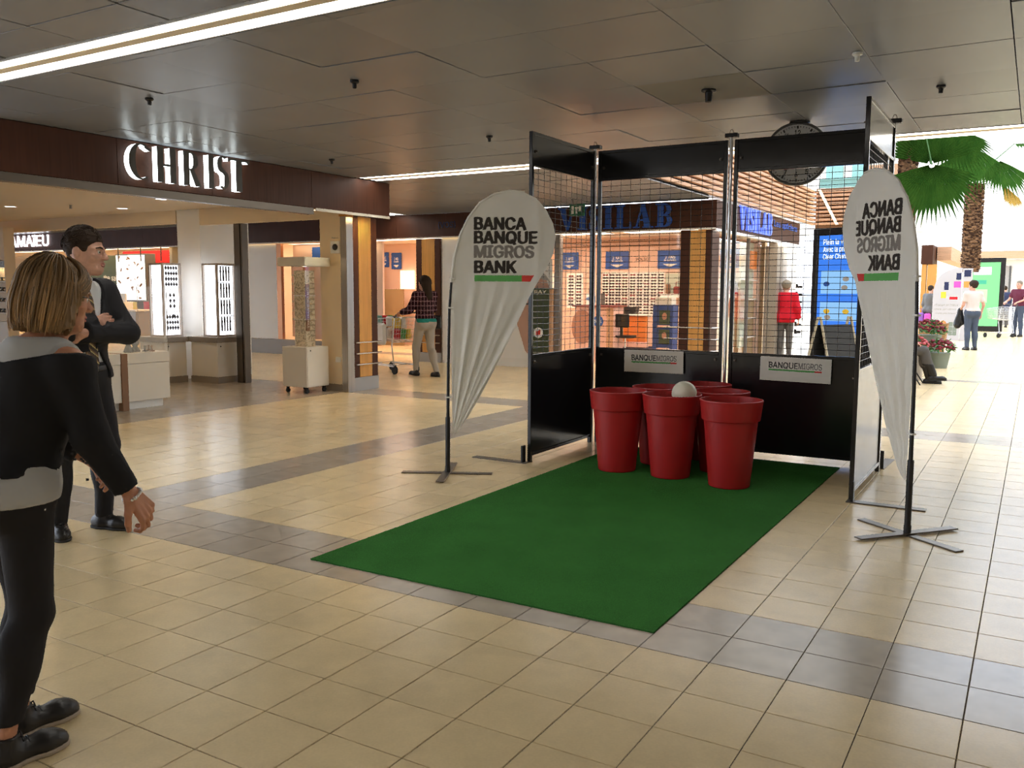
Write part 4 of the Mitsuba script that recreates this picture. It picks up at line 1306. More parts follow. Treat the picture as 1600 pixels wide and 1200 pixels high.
for s in (-1, 1):
    lens.append(affinity.translate(affinity.scale(Point(0, 0).buffer(1, 6), .030, .022), s * .036, 0))
glasses = mikit.ply(MB().prism(unary_union(lens + [sbox(-.01, .003, .01, .009), sbox(-.068, .006, -.06, .014), sbox(.06, .006, .068, .014)]), .012, frame_plane((0, 0, 0), (1, 0, 0), (0, 0, 1))).mesh, 'm_spec')
glasses_r = mikit.ply(MB().prism(unary_union(lens + [sbox(-.01, .003, .01, .009)]), .012, frame_plane((0, 0, 0), (1, 0, 0), (0, 0, 1))).mesh, 'm_spec_red')
mat('m_spec', prin((0.035, 0.015, 0.012), 0.25))
mat('m_spec_red', prin((0.20, 0.035, 0.03), 0.25))


def glasses_panel(x0, cols, rows, z1, label, dx=.195, dz=.066, y=BY):
    t = thing('spectacles_shelf', label, 'shelf')
    part(t, 'back', boxm((x0, y - .03, z1 - rows * dz - .05), (x0 + cols * dx, y - .005, z1 + .03)), 'm_shelf_lit', emitter=emit((.60, .44, .33)))
    for c in range(cols + 1):
        part(t, 'upright', boxm((x0 + c * dx - .008, y - .06, z1 - rows * dz - .05), (x0 + c * dx + .008, y - .031, z1 + .03)), 'm_white')
    for r in range(rows):
        for c in range(cols):
            k = thing('spectacles', 'dark framed spectacles displayed on the lit shelf wall of the optician', 'glasses', 'spectacles on the shelf wall of the optician')
            put(k, glasses if (r * 5 + c * 3) % 7 else glasses_r, mat4(t=(x0 + (c + .5) * dx, y - .045, z1 - (r + .5) * dz)))


glasses_panel(-8.55, 4, 8, 1.86, 'lit shelf wall of spectacles behind the left booth screen', .21, .075)
glasses_panel(-7.55, 2, 10, 1.86, 'narrow lit shelf wall of spectacles left of the middle one', .21, .075)
glasses_panel(-6.62, 4, 14, 1.88, 'middle lit shelf wall of spectacles under the blue poster', .165, .068)
glasses_panel(-5.93, 5, 14, 1.88, 'lit shelf wall of spectacles right of the middle blue poster', .172, .068)
glasses_panel(-3.33, 2, 8, 1.90, 'small lit shelf of spectacles right of the middle steel post', .14, .066)
# side display with bag and hat
t = thing('display_niche', 'pale niche with a white ledge at the right end of the spectacles wall', 'display')
part(t, 'back', boxm((-5.05, BY - .03, 1.42), (-4.55, BY - .005, 1.88)), 'm_mint')
part(t, 'ledge', boxm((-5.07, BY - .25, 1.33), (-4.53, BY, 1.415)), 'm_white')
mat('m_mint', prin((0.55, 0.62, 0.52), 0.5))
solo('handbag', 'brown handbag on the white ledge beside the red bag', 'bag', MB().box((-4.98, BY - .2, 1.416), (-4.90, BY - .08, 1.63), .02).mesh, 'm_brown')
solo('handbag', 'red brown handbag on the white ledge at the right', 'bag', MB().box((-4.80, BY - .2, 1.416), (-4.62, BY - .08, 1.58), .02).tube([(-4.76, BY - .14, 1.57), (-4.75, BY - .14, 1.68), (-4.67, BY - .14, 1.68), (-4.66, BY - .14, 1.57)], .008, 6).mesh, 'm_spec_red')
t = thing('display_niche', 'mint niche right of the middle steel post with a white ledge', 'display')
part(t, 'back', boxm((-3.80, BY - .03, 1.42), (-3.36, BY - .005, 1.88)), 'm_mint')
part(t, 'ledge', boxm((-3.80, BY - .25, 1.33), (-3.34, BY, 1.415)), 'm_white')
part(t, 'lower_back', boxm((-3.80, BY - .03, .35), (-3.36, BY - .005, 1.32)), 'm_mint')
solo('hat_box', 'small red brown box under the dark hat', 'box', boxm((-3.58, BY - .22, 1.416), (-3.37, BY - .08, 1.60), .01), 'm_spec_red')
solo('hat', 'dark brimmed hat lying on the red brown box', 'hat', MB().lathe([(0, 0), (.17, 0), (.17, .012), (.10, .02), (.09, .09), (.05, .12), (0, .12)], 20, (-3.475, BY - .15, 1.601)).mesh, 'm_black', 40)
solo('wood_cabinet', 'brown wooden drawer cabinet under the small shelf of spectacles', 'cabinet', MB().box((-3.33, BY - .35, 0), (-3.02, BY - .03, .75), .005).box((-3.33, BY - .35, .76), (-3.02, BY - .03, 1.34), .005).mesh, 'm_tan_wood')
# shop floor furniture
t = thing('service_desk', 'orange service desk with dark top in front of the spectacles wall', 'desk')
part(t, 'front', boxm((-6.0, 15.6, .38), (-4.95, 15.7, .93), .01), 'm_orange_seat')
part(t, 'lower_front', boxm((-6.02, 15.58, .26), (-4.93, 15.72, .375), .01), 'm_pink')
part(t, 'plinth', boxm((-5.95, 15.62, 0), (-5.0, 16.2, .255)), 'm_navy')
part(t, 'top', boxm((-6.03, 15.55, .935), (-4.92, 16.2, .97), .008), 'm_offwhite')
for k, (x, y, lab) in enumerate(((-5.12, 14.9, 'dark seat shell of the right chair at the orange desk'), (-5.72, 14.9, 'dark seat shell of the left chair at the orange desk'))):
    t = thing('desk_chair', ('right', 'left')[k] + ' dark chair with a thin steel foot at the orange desk', 'chair')
    part(t, 'seat', MB().lathe([(0, 0), (.20, .0), (.24, .03), (.24, .05), (0, .04)], 20, (x, y, .50)).mesh, 'm_black', 40)
    if k == 0:
        part(t, 'backrest', boxm((x - .17, y - .22, .72), (x + .17, y - .18, 1.0), .02), 'm_black')
        part(t, 'spine', boxm((x - .03, y - .21, .52), (x + .03, y - .19, .72)), 'm_black')
    part(t, 'stem', tubem([(x, y, .03), (x, y, .50)], .02, 8), 'm_chrome')
    part(t, 'foot', MB().lathe([(0, 0), (.2, 0), (.2, .015), (.03, .03), (0, .03)], 20, (x, y, 0)).mesh, 'm_chrome', 40)
solo('paper_tray', 'dark folded leaflet stand on the orange desk', 'stand', MB().prism(Polygon([(0, 0), (.36, 0), (.40, .17), (.26, .14), (.14, .17), (.03, .16)]), .2, frame_plane((-5.66, 16.0, .971), (1, 0, 0), (0, 0, 1))).mesh, 'm_black')
t = thing('advert_cabinet', 'pale pink advert cabinet with a blue disc beside the booth corner post', 'cabinet')
part(t, 'body', boxm((-6.15, 14.6, 0), (-5.25, 15.1, 1.14), .01), 'm_pink')
part(t, 'top', boxm((-6.2, 14.55, 1.141), (-5.2, 15.15, 1.17), .005), 'm_spec_red')
part(t, 'side_panel', boxm((-5.41, 14.585, .02), (-5.26, 14.599, 1.12)), 'm_louvre')
part(t, 'blue_disc', MB().lathe([(0, 0), (.115, 0), (.115, .006), (0, .006)], 28).mesh, 'm_blue', M=frame_plane((-5.60, 14.592, .84), (1, 0, 0), (0, 0, 1)))
part(t, 'lettering', text_on(frame_plane((-5.68, 14.585, .81), (1, 0, 0), (0, 0, 1)), '50%', .06, 0, 0, width=.16, depth=.003), 'm_paper')
part(t, 'face_print', MB().prism(affinity.scale(Point(0, 0).buffer(1, 12), .24, .36), .004, frame_plane((-5.98, 14.596, .72), (1, 0, 0), (0, 0, 1))).mesh, 'm_face_print')
for z in (.70, .52):
    part(t, 'text_line', boxm((-5.72, 14.594, z), (-5.46, 14.599, z + .012)), 'm_grey')
mat('m_face_print', prin((0.42, 0.20, 0.14), 0.6))
t = thing('portrait_stand', 'tall dark blue stand with two portrait pictures beside the corner pillar', 'stand')
part(t, 'body', boxm((-4.28, 14.3, 0), (-3.86, 14.6, 1.20), .008), 'm_blue_stand')
mat('m_blue_stand', prin((0.02, 0.05, 0.20), 0.4))
part(t, 'box', boxm((-4.25, 14.32, 1.201), (-3.90, 14.58, 1.36), .01), 'm_offwhite')
for z in (.82, .44):
    p = part(t, 'portrait', boxm((-4.14, 14.290, z), (-3.92, 14.299, z + .28)), 'm_darkgreen')
    part(p, 'head_print', MB().prism(affinity.scale(Point(0, 0).buffer(1, 10), .05, .07), .002, frame_plane((-4.03, 14.2895, z + .16), (1, 0, 0), (0, 0, 1))).mesh, 'm_face_print')
part(t, 'label', boxm((-4.18, 14.29, .76), (-3.92, 14.299, .805)), 'm_pink')
part(t, 'tray', boxm((-4.18, 14.27, .18), (-3.92, 14.299, .36)), 'm_pink')
solo('tall_mirror', 'slim dark mirror stand left of the leaflet stand', 'mirror', boxm((-6.30, 16.2, 0), (-6.22, 16.25, 1.42), .005), 'm_darkgrey')
solo('blue_display', 'small blue and white counter display beside the dark mirror', 'display', MB().box((-6.72, 16.2, 0), (-6.42, 16.4, 1.0), .005).box((-6.68, 16.22, 1.0), (-6.46, 16.26, 1.42), .005).mesh, 'm_bluewhite')


def bluewhite(p, n, uv):
    return mikit.mix((.8, .8, .8), (.10, .2, .42), mikit.smoothstep(.42, .5, mikit.fbm(p.x * 6, p.z * 7, 1.0, 2)))


mat('m_bluewhite', prin(mikit.proc(bluewhite), .5))
# left glazed part: rack in the window, man poster
t = thing('poster', 'white wall poster with a large grey haired man wearing glasses', 'poster')
M = frame_plane((-7.6, 12.545, 0), (1, 0, 0), (0, 0, 1))
part(t, 'sheet', boxm((0, .17, -.004), (2.0, 2.05, 0), 0, M), 'm_paper')
head = Polygon([(1.22, 1.45), (1.17, 1.30), (1.19, 1.10), (1.23, .85), (1.32, .60), (1.42, .32), (1.52, .22), (1.95, .22), (1.98, 1.45), (1.85, 1.72), (1.55, 1.80), (1.34, 1.68)])
part(t, 'skin_print', MB().prism(head, .001, M).mesh, 'm_skin_print')
hair = Polygon([(1.22, 1.42), (1.26, 1.60), (1.40, 1.76), (1.60, 1.84), (1.85, 1.78), (1.98, 1.6), (1.9, 1.66), (1.62, 1.72), (1.42, 1.64), (1.32, 1.50), (1.27, 1.28), (1.22, 1.22), (1.16, 1.26)])
M2 = M.copy(); M2[1, 3] -= .0015
part(t, 'hair_print', MB().prism(hair, .001, M2).mesh, 'm_grey')
gl = unary_union([LineString([(1.22, 1.20), (1.50, 1.22)]).buffer(.012), LineString([(1.50, 1.28), (1.80, 1.28), (1.78, 1.10), (1.54, 1.10), (1.50, 1.28)]).buffer(.016), LineString([(1.46, 1.32), (1.75, 1.34)]).buffer(.014), LineString([(1.6, .66), (1.85, .70)]).buffer(.014)])
part(t, 'glasses_print', MB().prism(gl, .001, M2).mesh, 'm_ink')
part(t, 'text_print', text_on(M2, 'Dans votre', .07, .50, .95, width=.5, depth=.001), 'm_grey')
part(t, 'text_print', text_on(M2, 'magasin', .07, .50, .80, width=.4, depth=.001), 'm_grey')
mat('m_skin_print', prin((0.55, 0.33, 0.25), 0.6))
t = thing('product_rack', 'dark green product rack in the window left of the booth', 'rack')
part(t, 'body', boxm((-5.97, 12.45, 0), (-5.62, 12.70, 1.52), .008), 'm_darkgreen')
for z in np.arange(.3, 1.4, .11):
    part(t, 'shelf', boxm((-5.96, 12.43, z), (-5.63, 12.449, z + .012)), 'm_grey')
part(t, 'header', text_on(frame_plane((-5.93, 12.449, 1.42), (1, 0, 0), (0, 0, 1)), 'RAY', .06, 0, 0, width=.26, depth=.004), 'm_offwhite')
part(t, 'badge', MB().lathe([(0, 0), (.10, 0), (.10, .006), (0, .006)], 24).mesh, 'm_paper', M=frame_plane((-5.83, 12.435, .68), (1, 0, 0), (0, 0, 1)))
part(t, 'badge_mark', MB().prism(Polygon([(-.04, -.05), (.05, -.03), (.04, .05), (-.05, .02)]), .003, frame_plane((-5.83, 12.428, .68), (1, 0, 0), (0, 0, 1))).mesh, 'm_red_print')
part(t, 'wood_side', boxm((-5.615, 12.46, 0), (-5.56, 12.70, 1.50)), 'm_louvre')
# entrance beside the shopper
t = thing('wood_divider', 'brown wooden divider in the optician entrance behind the trolley', 'divider')
part(t, 'panel', boxm((-12.95, 16.5, 0), (-12.2, 16.56, 1.50), .008), 'm_tan_wood')
solo('wood_divider', 'dark brown board in the optician entrance beside the orange pillar', 'divider', boxm((-13.45, 16.6, 0), (-13.10, 16.66, 2.16), .008), 'm_brown')
solo('glow_shelf', 'bright lit shelf in the optician entrance above the wooden divider', 'light panel', boxm((-12.6, 16.9, 1.5), (-12.15, 16.96, 2.0)), 'm_white', emitter=emit((1.1, .9, .62)))
leafm = MB()
for k in range(46):
    a, b, r = rng.uniform(0, 6.28), rng.uniform(-.2, 1.3), rng.uniform(.1, .24)
    p = np.array([-12.9, 16.2, 1.55]) + r * np.array([math.cos(a) * math.cos(b), math.sin(a) * math.cos(b), math.sin(b)])
    d = nrm(rng.normal(size=3)) * .07
    e = nrm(np.cross(d, rng.normal(size=3))) * .022
    leafm.quad(p - e, p + d, p + e, p - d * .5)
t = thing('potted_plant', 'small green potted plant in the optician entrance', 'plant')
part(t, 'leaves', leafm.mesh, 'm_leaf', stuff=True)
part(t, 'pot', MB().lathe([(0, 0), (.07, 0), (.09, .14), (.08, .14), (0, .12)], 16, (-12.9, 16.2, 1.36)).mesh, 'm_grey', 40)
part(t, 'stand', boxm((-13.02, 16.1, 0), (-12.78, 16.32, 1.36), .005), 'm_brown')
scene['m_leaf'] = {'type': 'twosided', 'bsdf': prin((0.06, 0.17, 0.05), .5)}
# side front: pictures, pilaster, white column
solo('dark_pilaster', 'dark bronze pilaster at the far end of the side front', 'post', boxm((-2.75, 17.0, 0), (-2.56, 17.45, 2.515)), 'm_greybrown')
solo('column', 'white column at the far corner of the optician behind the red jacket', 'column', boxm((-2.95, 17.5, 0), (-2.47, 18.38, 2.47), .01), 'm_white')
t = thing('wall_picture', 'orange picture on the pale wall inside the side front', 'picture')
part(t, 'print', boxm((-3.02, 16.45, 1.95), (-2.97, 16.9, 2.32)), 'm_orange_seat')
t = thing('glass_shelving', 'pale mint glass shelving inside the side front', 'shelf')
part(t, 'back', boxm((-3.10, 16.05, .3), (-3.06, 16.95, 2.5)), 'm_mint')
for z in (.5, .9, 1.3, 1.7):
    part(t, 'shelf', boxm((-3.05, 16.1, z), (-2.94, 16.9, z + .02)), 'm_white')
# shoe shop beyond
t = thing('shoe_shelving', 'shelves of dark shoes beyond the white column', 'shelf')
part(t, 'back', boxm((-3.6, 20.6, 0), (-3.5, 22.4, 2.3)), 'm_offwhite')
part(t, 'sign_band', boxm((-3.49, 20.6, 2.0), (-3.45, 22.4, 2.2)), 'm_yellow')
for k in range(8):
    part(t, 'shelf', boxm((-3.5, 20.6, .35 + .2 * k), (-3.1, 22.4, .375 + .2 * k)), 'm_white')
shoe_p = mikit.ply(MB().box((-.12, -.045, 0), (.12, .045, .05), .02).box((-.11, -.04, .045), (.0, .04, .10), .02).mesh, 'm_ink')
for k in range(7):
    for q in range(4):
        s = thing('shoe', 'dark shoe on the white shelves beyond the column', 'shoe', 'shoes on the far shelves')
        put(s, shoe_p, mat4(t=(-3.26, 20.85 + .4 * q, .376 + .2 * k)))
# ------------------------------------------------------------------ people
def skin_col(base):
    def fn(p, n, uv):
        a = mikit.fbm(p.x * 60, p.y * 60, p.z * 60, 3)
        return mi.Color3f(*base) * (0.90 + 0.2 * a)
    return fn


mat('m_skin', prin(mikit.proc(skin_col((0.60, 0.335, 0.245))), 0.5, spec=0.35))
mat('m_skin_warm', prin((0.46, 0.215, 0.13), 0.5, spec=0.35))
mat('m_hair_dark', prin((0.034, 0.021, 0.014), 0.75, spec=0.2))
mat('m_hair_grey', prin((0.20, 0.165, 0.12), 0.6))
mat('m_knit_black', prin((0.016, 0.016, 0.018), 0.85, spec=0.15, sheen=0.3))
mat('m_sequin', prin((0.05, 0.05, 0.055), 0.2, 0.6))
mat('m_jersey_grey', prin((0.42, 0.42, 0.415), 0.85, spec=0.1))
mat('m_trouser_black', prin((0.017, 0.016, 0.018), 0.75, spec=0.2))
mat('m_suit', prin((0.013, 0.013, 0.016), 0.7, spec=0.25, sheen=0.2))
mat('m_shoe', prin((0.014, 0.012, 0.011), 0.38, spec=0.4))
mat('m_sole', prin((0.30, 0.24, 0.18), 0.6))
mat('m_shirt', prin((0.78, 0.80, 0.84), 0.7, spec=0.15))
mat('m_eye', prin((0.75, 0.72, 0.68), 0.2))
mat('m_iris', prin((0.04, 0.03, 0.02), 0.2))
mat('m_lip', prin((0.40, 0.13, 0.11), 0.4))
mat('m_teeth', prin((0.8, 0.77, 0.7), 0.3))
scene['m_locks'] = {'type': 'twosided', 'bsdf': prin({'type': 'mesh_attribute', 'name': 'vertex_color'}, 0.42, spec=0.35)}


def tie_col(p, n, uv):
    s = (p.y * 0.8 + p.z) * 26
    f = s - dr.floor(s)
    return dr.select(f < 0.55, mi.Color3f(0.06, 0.035, 0.02), dr.select(f < 0.75, mi.Color3f(0.55, 0.45, 0.22), mi.Color3f(0.22, 0.12, 0.05)))


mat('m_tie', prin(mikit.proc(tie_col), 0.5))


def plaid_col(p, n, uv):
    a = (p.x + p.y) * 13
    b = p.z * 13
    fa, fb = a - dr.floor(a), b - dr.floor(b)
    c = mi.Color3f(0.075, 0.018, 0.028)
    c = dr.select(fa < 0.42, c * 0.35, c)
    c = dr.select(fb < 0.42, c * 0.45, c)
    return dr.select((dr.abs(fa - 0.7) < 0.05) | (dr.abs(fb - 0.7) < 0.05), mi.Color3f(0.30, 0.22, 0.24), c)


mat('m_plaid', prin(mikit.proc(plaid_col), 0.8, spec=0.1))
mat('m_red_coat', prin((0.50, 0.012, 0.025), 0.75, spec=0.15))
mat('m_trouser_grey', prin((0.085, 0.078, 0.072), 0.8))
mat('m_trouser_beige', prin((0.36, 0.32, 0.27), 0.8))
mat('m_jeans', prin((0.055, 0.075, 0.12), 0.8))
mat('m_tshirt', prin((0.62, 0.55, 0.52), 0.8))
mat('m_maroon', prin((0.11, 0.012, 0.035), 0.8))
mat('m_teal_cloth', prin((0.01, 0.20, 0.17), 0.8))


def folds(P, amp, freq=9.0, seed=0):
    q = P * np.array([1.0, 1.0, 0.55], np.float32) * freq
    return amp * (meshkit.fbm(q, 3, seed).astype(np.float32) - 0.5) * 2


class Figure:
    """A posed person in metres: J holds world joints, F the forward direction of the trunk. Distances of body regions, from which skin and clothes are cut."""

    def __init__(self, J, fwd, s=1.0, female=False, head_dir=None, head_tilt=(0, 0, 1), head_size=1.0):
        self.J = {k: np.asarray(v, float) for k, v in J.items()}
        self.s, self.female = s, female
        self.f = nrm(fwd)
        self.r = nrm(np.cross(self.f, [0, 0, 1.0]))
        hf = nrm(head_dir if head_dir is not None else fwd)
        up = nrm(head_tilt)
        hr = nrm(np.cross(hf, up))
        self.HR = np.stack([hr, np.cross(up, hr), up], 1)     # columns: right, forward, up
        self.hs = head_size * s

    def trunk(self, P):
        J, s = self.J, self.s
        R = np.stack([self.r, self.f, [0, 0, 1.0]], 1)
        fem = self.female
        d = d_ell(P, J['pelvis'], np.array([.165, .120, .13]) * s, R)
        d = smin(d, d_ell(P, J['waist'], np.array([.140 if fem else .155, .105, .16]) * s, R), .06 * s)
        d = smin(d, d_ell(P, J['chest'], np.array([.150 if fem else .175, .115, .19]) * s, R), .06 * s)
        for sd in 'LR':
            sh = J['sh' + sd]
            d = smin(d, d_cone(P, J['neck'] - np.array([0, 0, .045 * s]), sh, .055 * s, .055 * s), .05 * s)
            d = smin(d, d_ell(P, J['hip' + sd] - .055 * s * self.f + np.array([0, 0, -.01]), np.array([.085, .085, .10]) * s), .05 * s)
            if fem:
                d = smin(d, d_ell(P, J['chest'] + .105 * s * self.f + (.07 if sd == 'R' else -.07) * s * self.r - np.array([0, 0, .0]), np.array([.06, .05, .06]) * s), .04 * s)
        return d

    def neck(self, P):
        return d_cone(P, self.J['neck'] - np.array([0, 0, .03]), self.J['head'] - self.HR[:, 2] * .05 * self.hs, .056 * self.s, .052 * self.s)

    def arm(self, P, sd, a=0.0):
        J, s = self.J, self.s
        d = d_cone(P, J['sh' + sd], J['el' + sd], .052 * s, .039 * s)
        return smin(d, d_cone(P, J['el' + sd], J['wr' + sd], .040 * s, .026 * s), .025 * s)

    def leg(self, P, sd):
        J, s = self.J, self.s
        d = d_cone(P, J['hip' + sd], J['kn' + sd], .085 * s, .055 * s)
        calf = (J['kn' + sd] * .65 + J['an' + sd] * .35) - .02 * s * self.f
        d = smin(d, d_cone(P, J['kn' + sd], J['an' + sd], .052 * s, .034 * s), .03 * s)
        return smin(d, d_ell(P, calf, np.array([.05, .055, .11]) * s), .03 * s)

    def foot(self, P, sd):
        J, s = self.J, self.s
        h, t = J['an' + sd], J['toe' + sd]
        d = nrm(np.array([t[0] - h[0], t[1] - h[1], 0]))
        heel = np.array([h[0], h[1], t[2]]) - d * .045 * s
        return smin(smin(d_cone(P, heel + [0, 0, .035 * s], np.array(t) - d * .05 * s + [0, 0, .03 * s], .036 * s, .034 * s),
                         d_cone(P, np.array(t) - d * .07 * s + [0, 0, .028 * s], np.array(t) - d * .024 * s + [0, 0, .024 * s], .040 * s, .024 * s), .02),
                    d_cone(P, heel + d * .04 * s + [0, 0, .03], h, .04 * s, .034 * s), .03 * s)

    def head(self, P):
        c, R, s = self.J['head'], self.HR, self.hs
        q = (P - c.astype(np.float32)) @ R.astype(np.float32) / s
        d = d_ell(q, (0, -.012, .030), (.076, .096, .088))
        d = smin(d, d_ell(q, (0, .030, -.035), (.058, .062, .075)), .04)
        d = smin(d, d_ell(q, (0, .058, -.088), (.030, .030, .026)), .03)       # chin
        for x in (-1, 1):
            d = smin(d, d_cone(q, (x * .052, -.005, -.045), (x * .022, .06, -.092), .022, .020), .03)   # jaw
            d = smin(d, d_ell(q, (x * .043, .058, -.022), (.024, .02, .022)), .03)   # cheek bone
            d = smin(d, d_cone(q, (x * .012, .086, .016), (x * .05, .066, .014), .012, .010), .012)      # brow
            d = -smin(-d, d_ell(q, (x * .032, .093, .002), (.017, .014, .011)), .012)                      # eye socket
            d = smin(d, d_ell(q, (x * .031, .075, .001), (.0135, .0135, .0135)), .003)
            d = smin(d, d_ell(q, (x * .078, -.012, -.008), (.012, .020, .033)), .006)                     # ear
            d = smin(d, d_ell(q, (x * .011, .100, -.030), (.010, .010, .008)), .006)                      # nostril wing
        d = smin(d, d_cone(q, (0, .086, .012), (0, .110, -.026), .009, .0125), .012)                       # nose
        d = smin(d, d_ell(q, (0, .086, -.054), (.024, .013, .0075)), .006)                                 # upper lip
        d = smin(d, d_ell(q, (0, .083, -.066), (.020, .013, .0075)), .006)                                 # lower lip
        return d * s

    def local(self, x, y, z):
        return self.J['head'] + self.HR @ (np.array([x, y, z]) * self.hs)


def hand_prims(wrist, d, n, side, curl, size=1.0, spread=0.0, thumb=0.5):
    """capsules of a hand: d wrist to knuckles, n out of the back of the hand, side +1 when the thumb is at +cross(d, n)."""
    d, n = nrm(d), nrm(n - np.dot(n, nrm(d)) * nrm(d))
    t = np.cross(d, n) * side           # towards the thumb
    L = .088 * size
    prims = []
    for k, (o, l, r) in enumerate(((.030, .072, .0088), (.010, .080, .0090), (-.011, .074, .0087), (-.030, .058, .0078))):
        base = wrist + d * (L + (.002, .006, .002, -.006)[k]) + t * o * size
        prims.append((wrist + d * .018 * size + t * o * .55 * size, base, .0135 * size, .0105 * size))
        ang, p = 0.0, base
        dd = nrm(d + t * spread * (1.5 - k) * .12)
        for q, fr in enumerate((.46, .30, .24)):
            ang += curl[k] * (.75, 1.0, .8)[q]
            v = dd * math.cos(ang) - n * math.sin(ang)
            e = p + v * l * fr * size
            prims.append((p, e, r * size * (1 - .07 * q), r * size * (1 - .07 * (q + 1))))
            p = e
    b = wrist + d * .022 * size + t * .022 * size
    m = b + (d * .62 + t * .62 - n * .25 * thumb) * .042 * size
    e1 = m + nrm(d * .8 + t * .35 - n * .6 * thumb) * .032 * size
    e2 = e1 + nrm(d * .9 + t * .05 - n * .8 * thumb) * .026 * size
    prims += [(b, m, .015 * size, .0115 * size), (m, e1, .0108 * size, .0098 * size), (e1, e2, .0096 * size, .0082 * size)]
    return prims


def d_prims(P, prims, k=.006):
    d = None
    for a, b, ra, rb in prims:
        e = d_cone(P, a, b, ra, rb)
        d = e if d is None else smin(d, e, k)
    return d


def bounds(pts, pad):
    p = np.array(pts)
    return p.min(0) - pad, p.max(0) + pad


def union(meshes):
    """one continuous closed surface from overlapping closed surfaces."""
    try:
        ms = [manifold3d.Manifold(manifold3d.Mesh(np.asarray(v, np.float32), np.asarray(f, np.uint32))) for v, f in meshes]
        if all(m.status() == manifold3d.Error.NoError and m.num_tri() > 0 for m in ms):
            u = ms[0]
            for m in ms[1:]:
                u = u + m
            o = u.to_mesh()
            return np.array(o.vert_properties[:, :3]), np.array(o.tri_verts)
    except Exception:
        pass
    mb = MB()
    for v, f in meshes:
        mb.add(v, f)
    return mb.mesh


def body_mesh(fig, hands, h_body=.014, h_head=.006, h_hand=.0035, trunk=True):
    J = fig.J
    ms = []
    lo, hi = bounds([J[k] for k in J if k not in ('head', 'toeL', 'toeR')] , .20 * fig.s)

    def whole(P):
        d = smin(fig.trunk(P), fig.neck(P), .04)
        for sd in 'LR':
            d = smin(d, fig.arm(P, sd), .03)
            d = smin(d, fig.leg(P, sd), .04)
            d = smin(d, fig.foot(P, sd) + .006, .02)
        return d + .004
    lo[2] = min(J['toeL'][2], J['toeR'][2]) - .02
    ms.append(surface(whole, lo, hi, h_body))
    c = J['head']
    ms.append(surface(lambda P: smin(fig.head(P), fig.neck(P), .02), c - .19 * fig.hs, c + .17 * fig.hs, h_head))
    for sd, prims in hands.items():
        pts = [q for p in prims for q in p[:2]]
        w = J['wr' + sd]
        fore = [(J['el' + sd] * .25 + w * .75, w, .031 * fig.s, .025 * fig.s), (w, prims[0][0], .024 * fig.s, .018 * fig.s)]
        lo, hi = bounds(pts + [J['el' + sd] * .25 + w * .75], .045)
        ms.append(surface(lambda P: smin(d_prims(P, prims), d_prims(P, fore), .012), lo, hi, h_hand))
    return union(ms)


def face_bits(t, fig, smile=False, brow='m_hair_dark'):
    for x in (-1, 1):
        e = part(t, 'eye', (lambda m: (np.array(m.vertices) * .0125 * fig.hs + fig.local(x * .031, .0775, .001), m.faces))(trimesh.creation.icosphere(2)), 'm_eye', True)
        part(e, 'iris', (lambda m: (np.array(m.vertices) * .0062 * fig.hs + fig.local(x * .032, .0855, .001), m.faces))(trimesh.creation.icosphere(2)), 'm_iris', True)
        part(t, 'eyebrow', MB().tube([fig.local(x * .014, .096, .020), fig.local(x * .032, .092, .026), fig.local(x * .052, .076, .020)], np.array([.004, .0045, .002]) * fig.hs, 7).mesh, brow, True)
    k = .008 if smile else 0
    part(t, 'lips', MB().tube([fig.local(-.027, .078, -.060 + k), fig.local(-.012, .096, -.058), fig.local(0, .099, -.0575), fig.local(.012, .096, -.058), fig.local(.027, .078, -.060 + k)], np.array([.002, .0045, .005, .0045, .002]) * fig.hs, 8)
         .tube([fig.local(-.025, .078, -.062 + k), fig.local(-.010, .094, -.069), fig.local(.010, .094, -.069), fig.local(.025, .078, -.062 + k)], np.array([.002, .0055, .0055, .002]) * fig.hs, 8).mesh, 'm_lip', True)
    if smile:
        part(t, 'teeth', MB().tube([fig.local(-.019, .086, -.0605), fig.local(0, .0985, -.0635), fig.local(.019, .086, -.0605)], np.array([.002, .0032, .002]) * fig.hs, 8).mesh, 'm_teeth', True)


def shoe_parts(t, fig, sd, h=.006, laces=True, sole='m_sole'):
    J, s = fig.J, fig.s
    a, to = J['an' + sd], J['toe' + sd]
    d = nrm(np.array([to[0] - a[0], to[1] - a[1], 0]))
    z0 = to[2]
    lo, hi = bounds([a, to, a - d * .10 * s, to + d * .03], .07 * s)
    lo[2] = z0 - .01

    def shoe(P):
        e = fig.foot(P, sd) - .006 * s
        return np.maximum(np.maximum(e, P[:, 2] - (z0 + .105 * s)), z0 + .012 - P[:, 2])
    k = part(t, 'shoe', surface(shoe, lo, hi, h), 'm_shoe', True)
    def solef(P):
        q = P.copy()
        q[:, 2] = np.clip(q[:, 2], z0 + .028, z0 + .034)
        e = fig.foot(q, sd) - .009 * s
        return np.maximum(e, np.abs(P[:, 2] - (z0 + .008)) - .008)
    part(k, 'sole', surface(solef, lo, hi, h * .8), sole, True)
    if laces:
        x = np.cross(d, [0, 0, 1.0])
        lm = MB()
        for q in range(4):
            c = a + d * (.045 + .02 * q) * s
            c = np.array([c[0], c[1], z0 + (.088 - .011 * q) * s])
            lm.tube([c - x * .024 * s - [0, 0, .012], c + [0, 0, .002], c + x * .024 * s - [0, 0, .012]], .0028, 6)
        c = a + d * .035 * s
        c = np.array([c[0], c[1], z0 + .098 * s])
        for sgn in (-1, 1):
            lm.tube([c, c + x * sgn * .022 + [0, 0, .016], c + x * sgn * .04 + [0, 0, .002], c + x * sgn * .02 - [0, 0, .004]], .0022, 6)
        part(k, 'laces', lm.mesh, 'm_black', True)


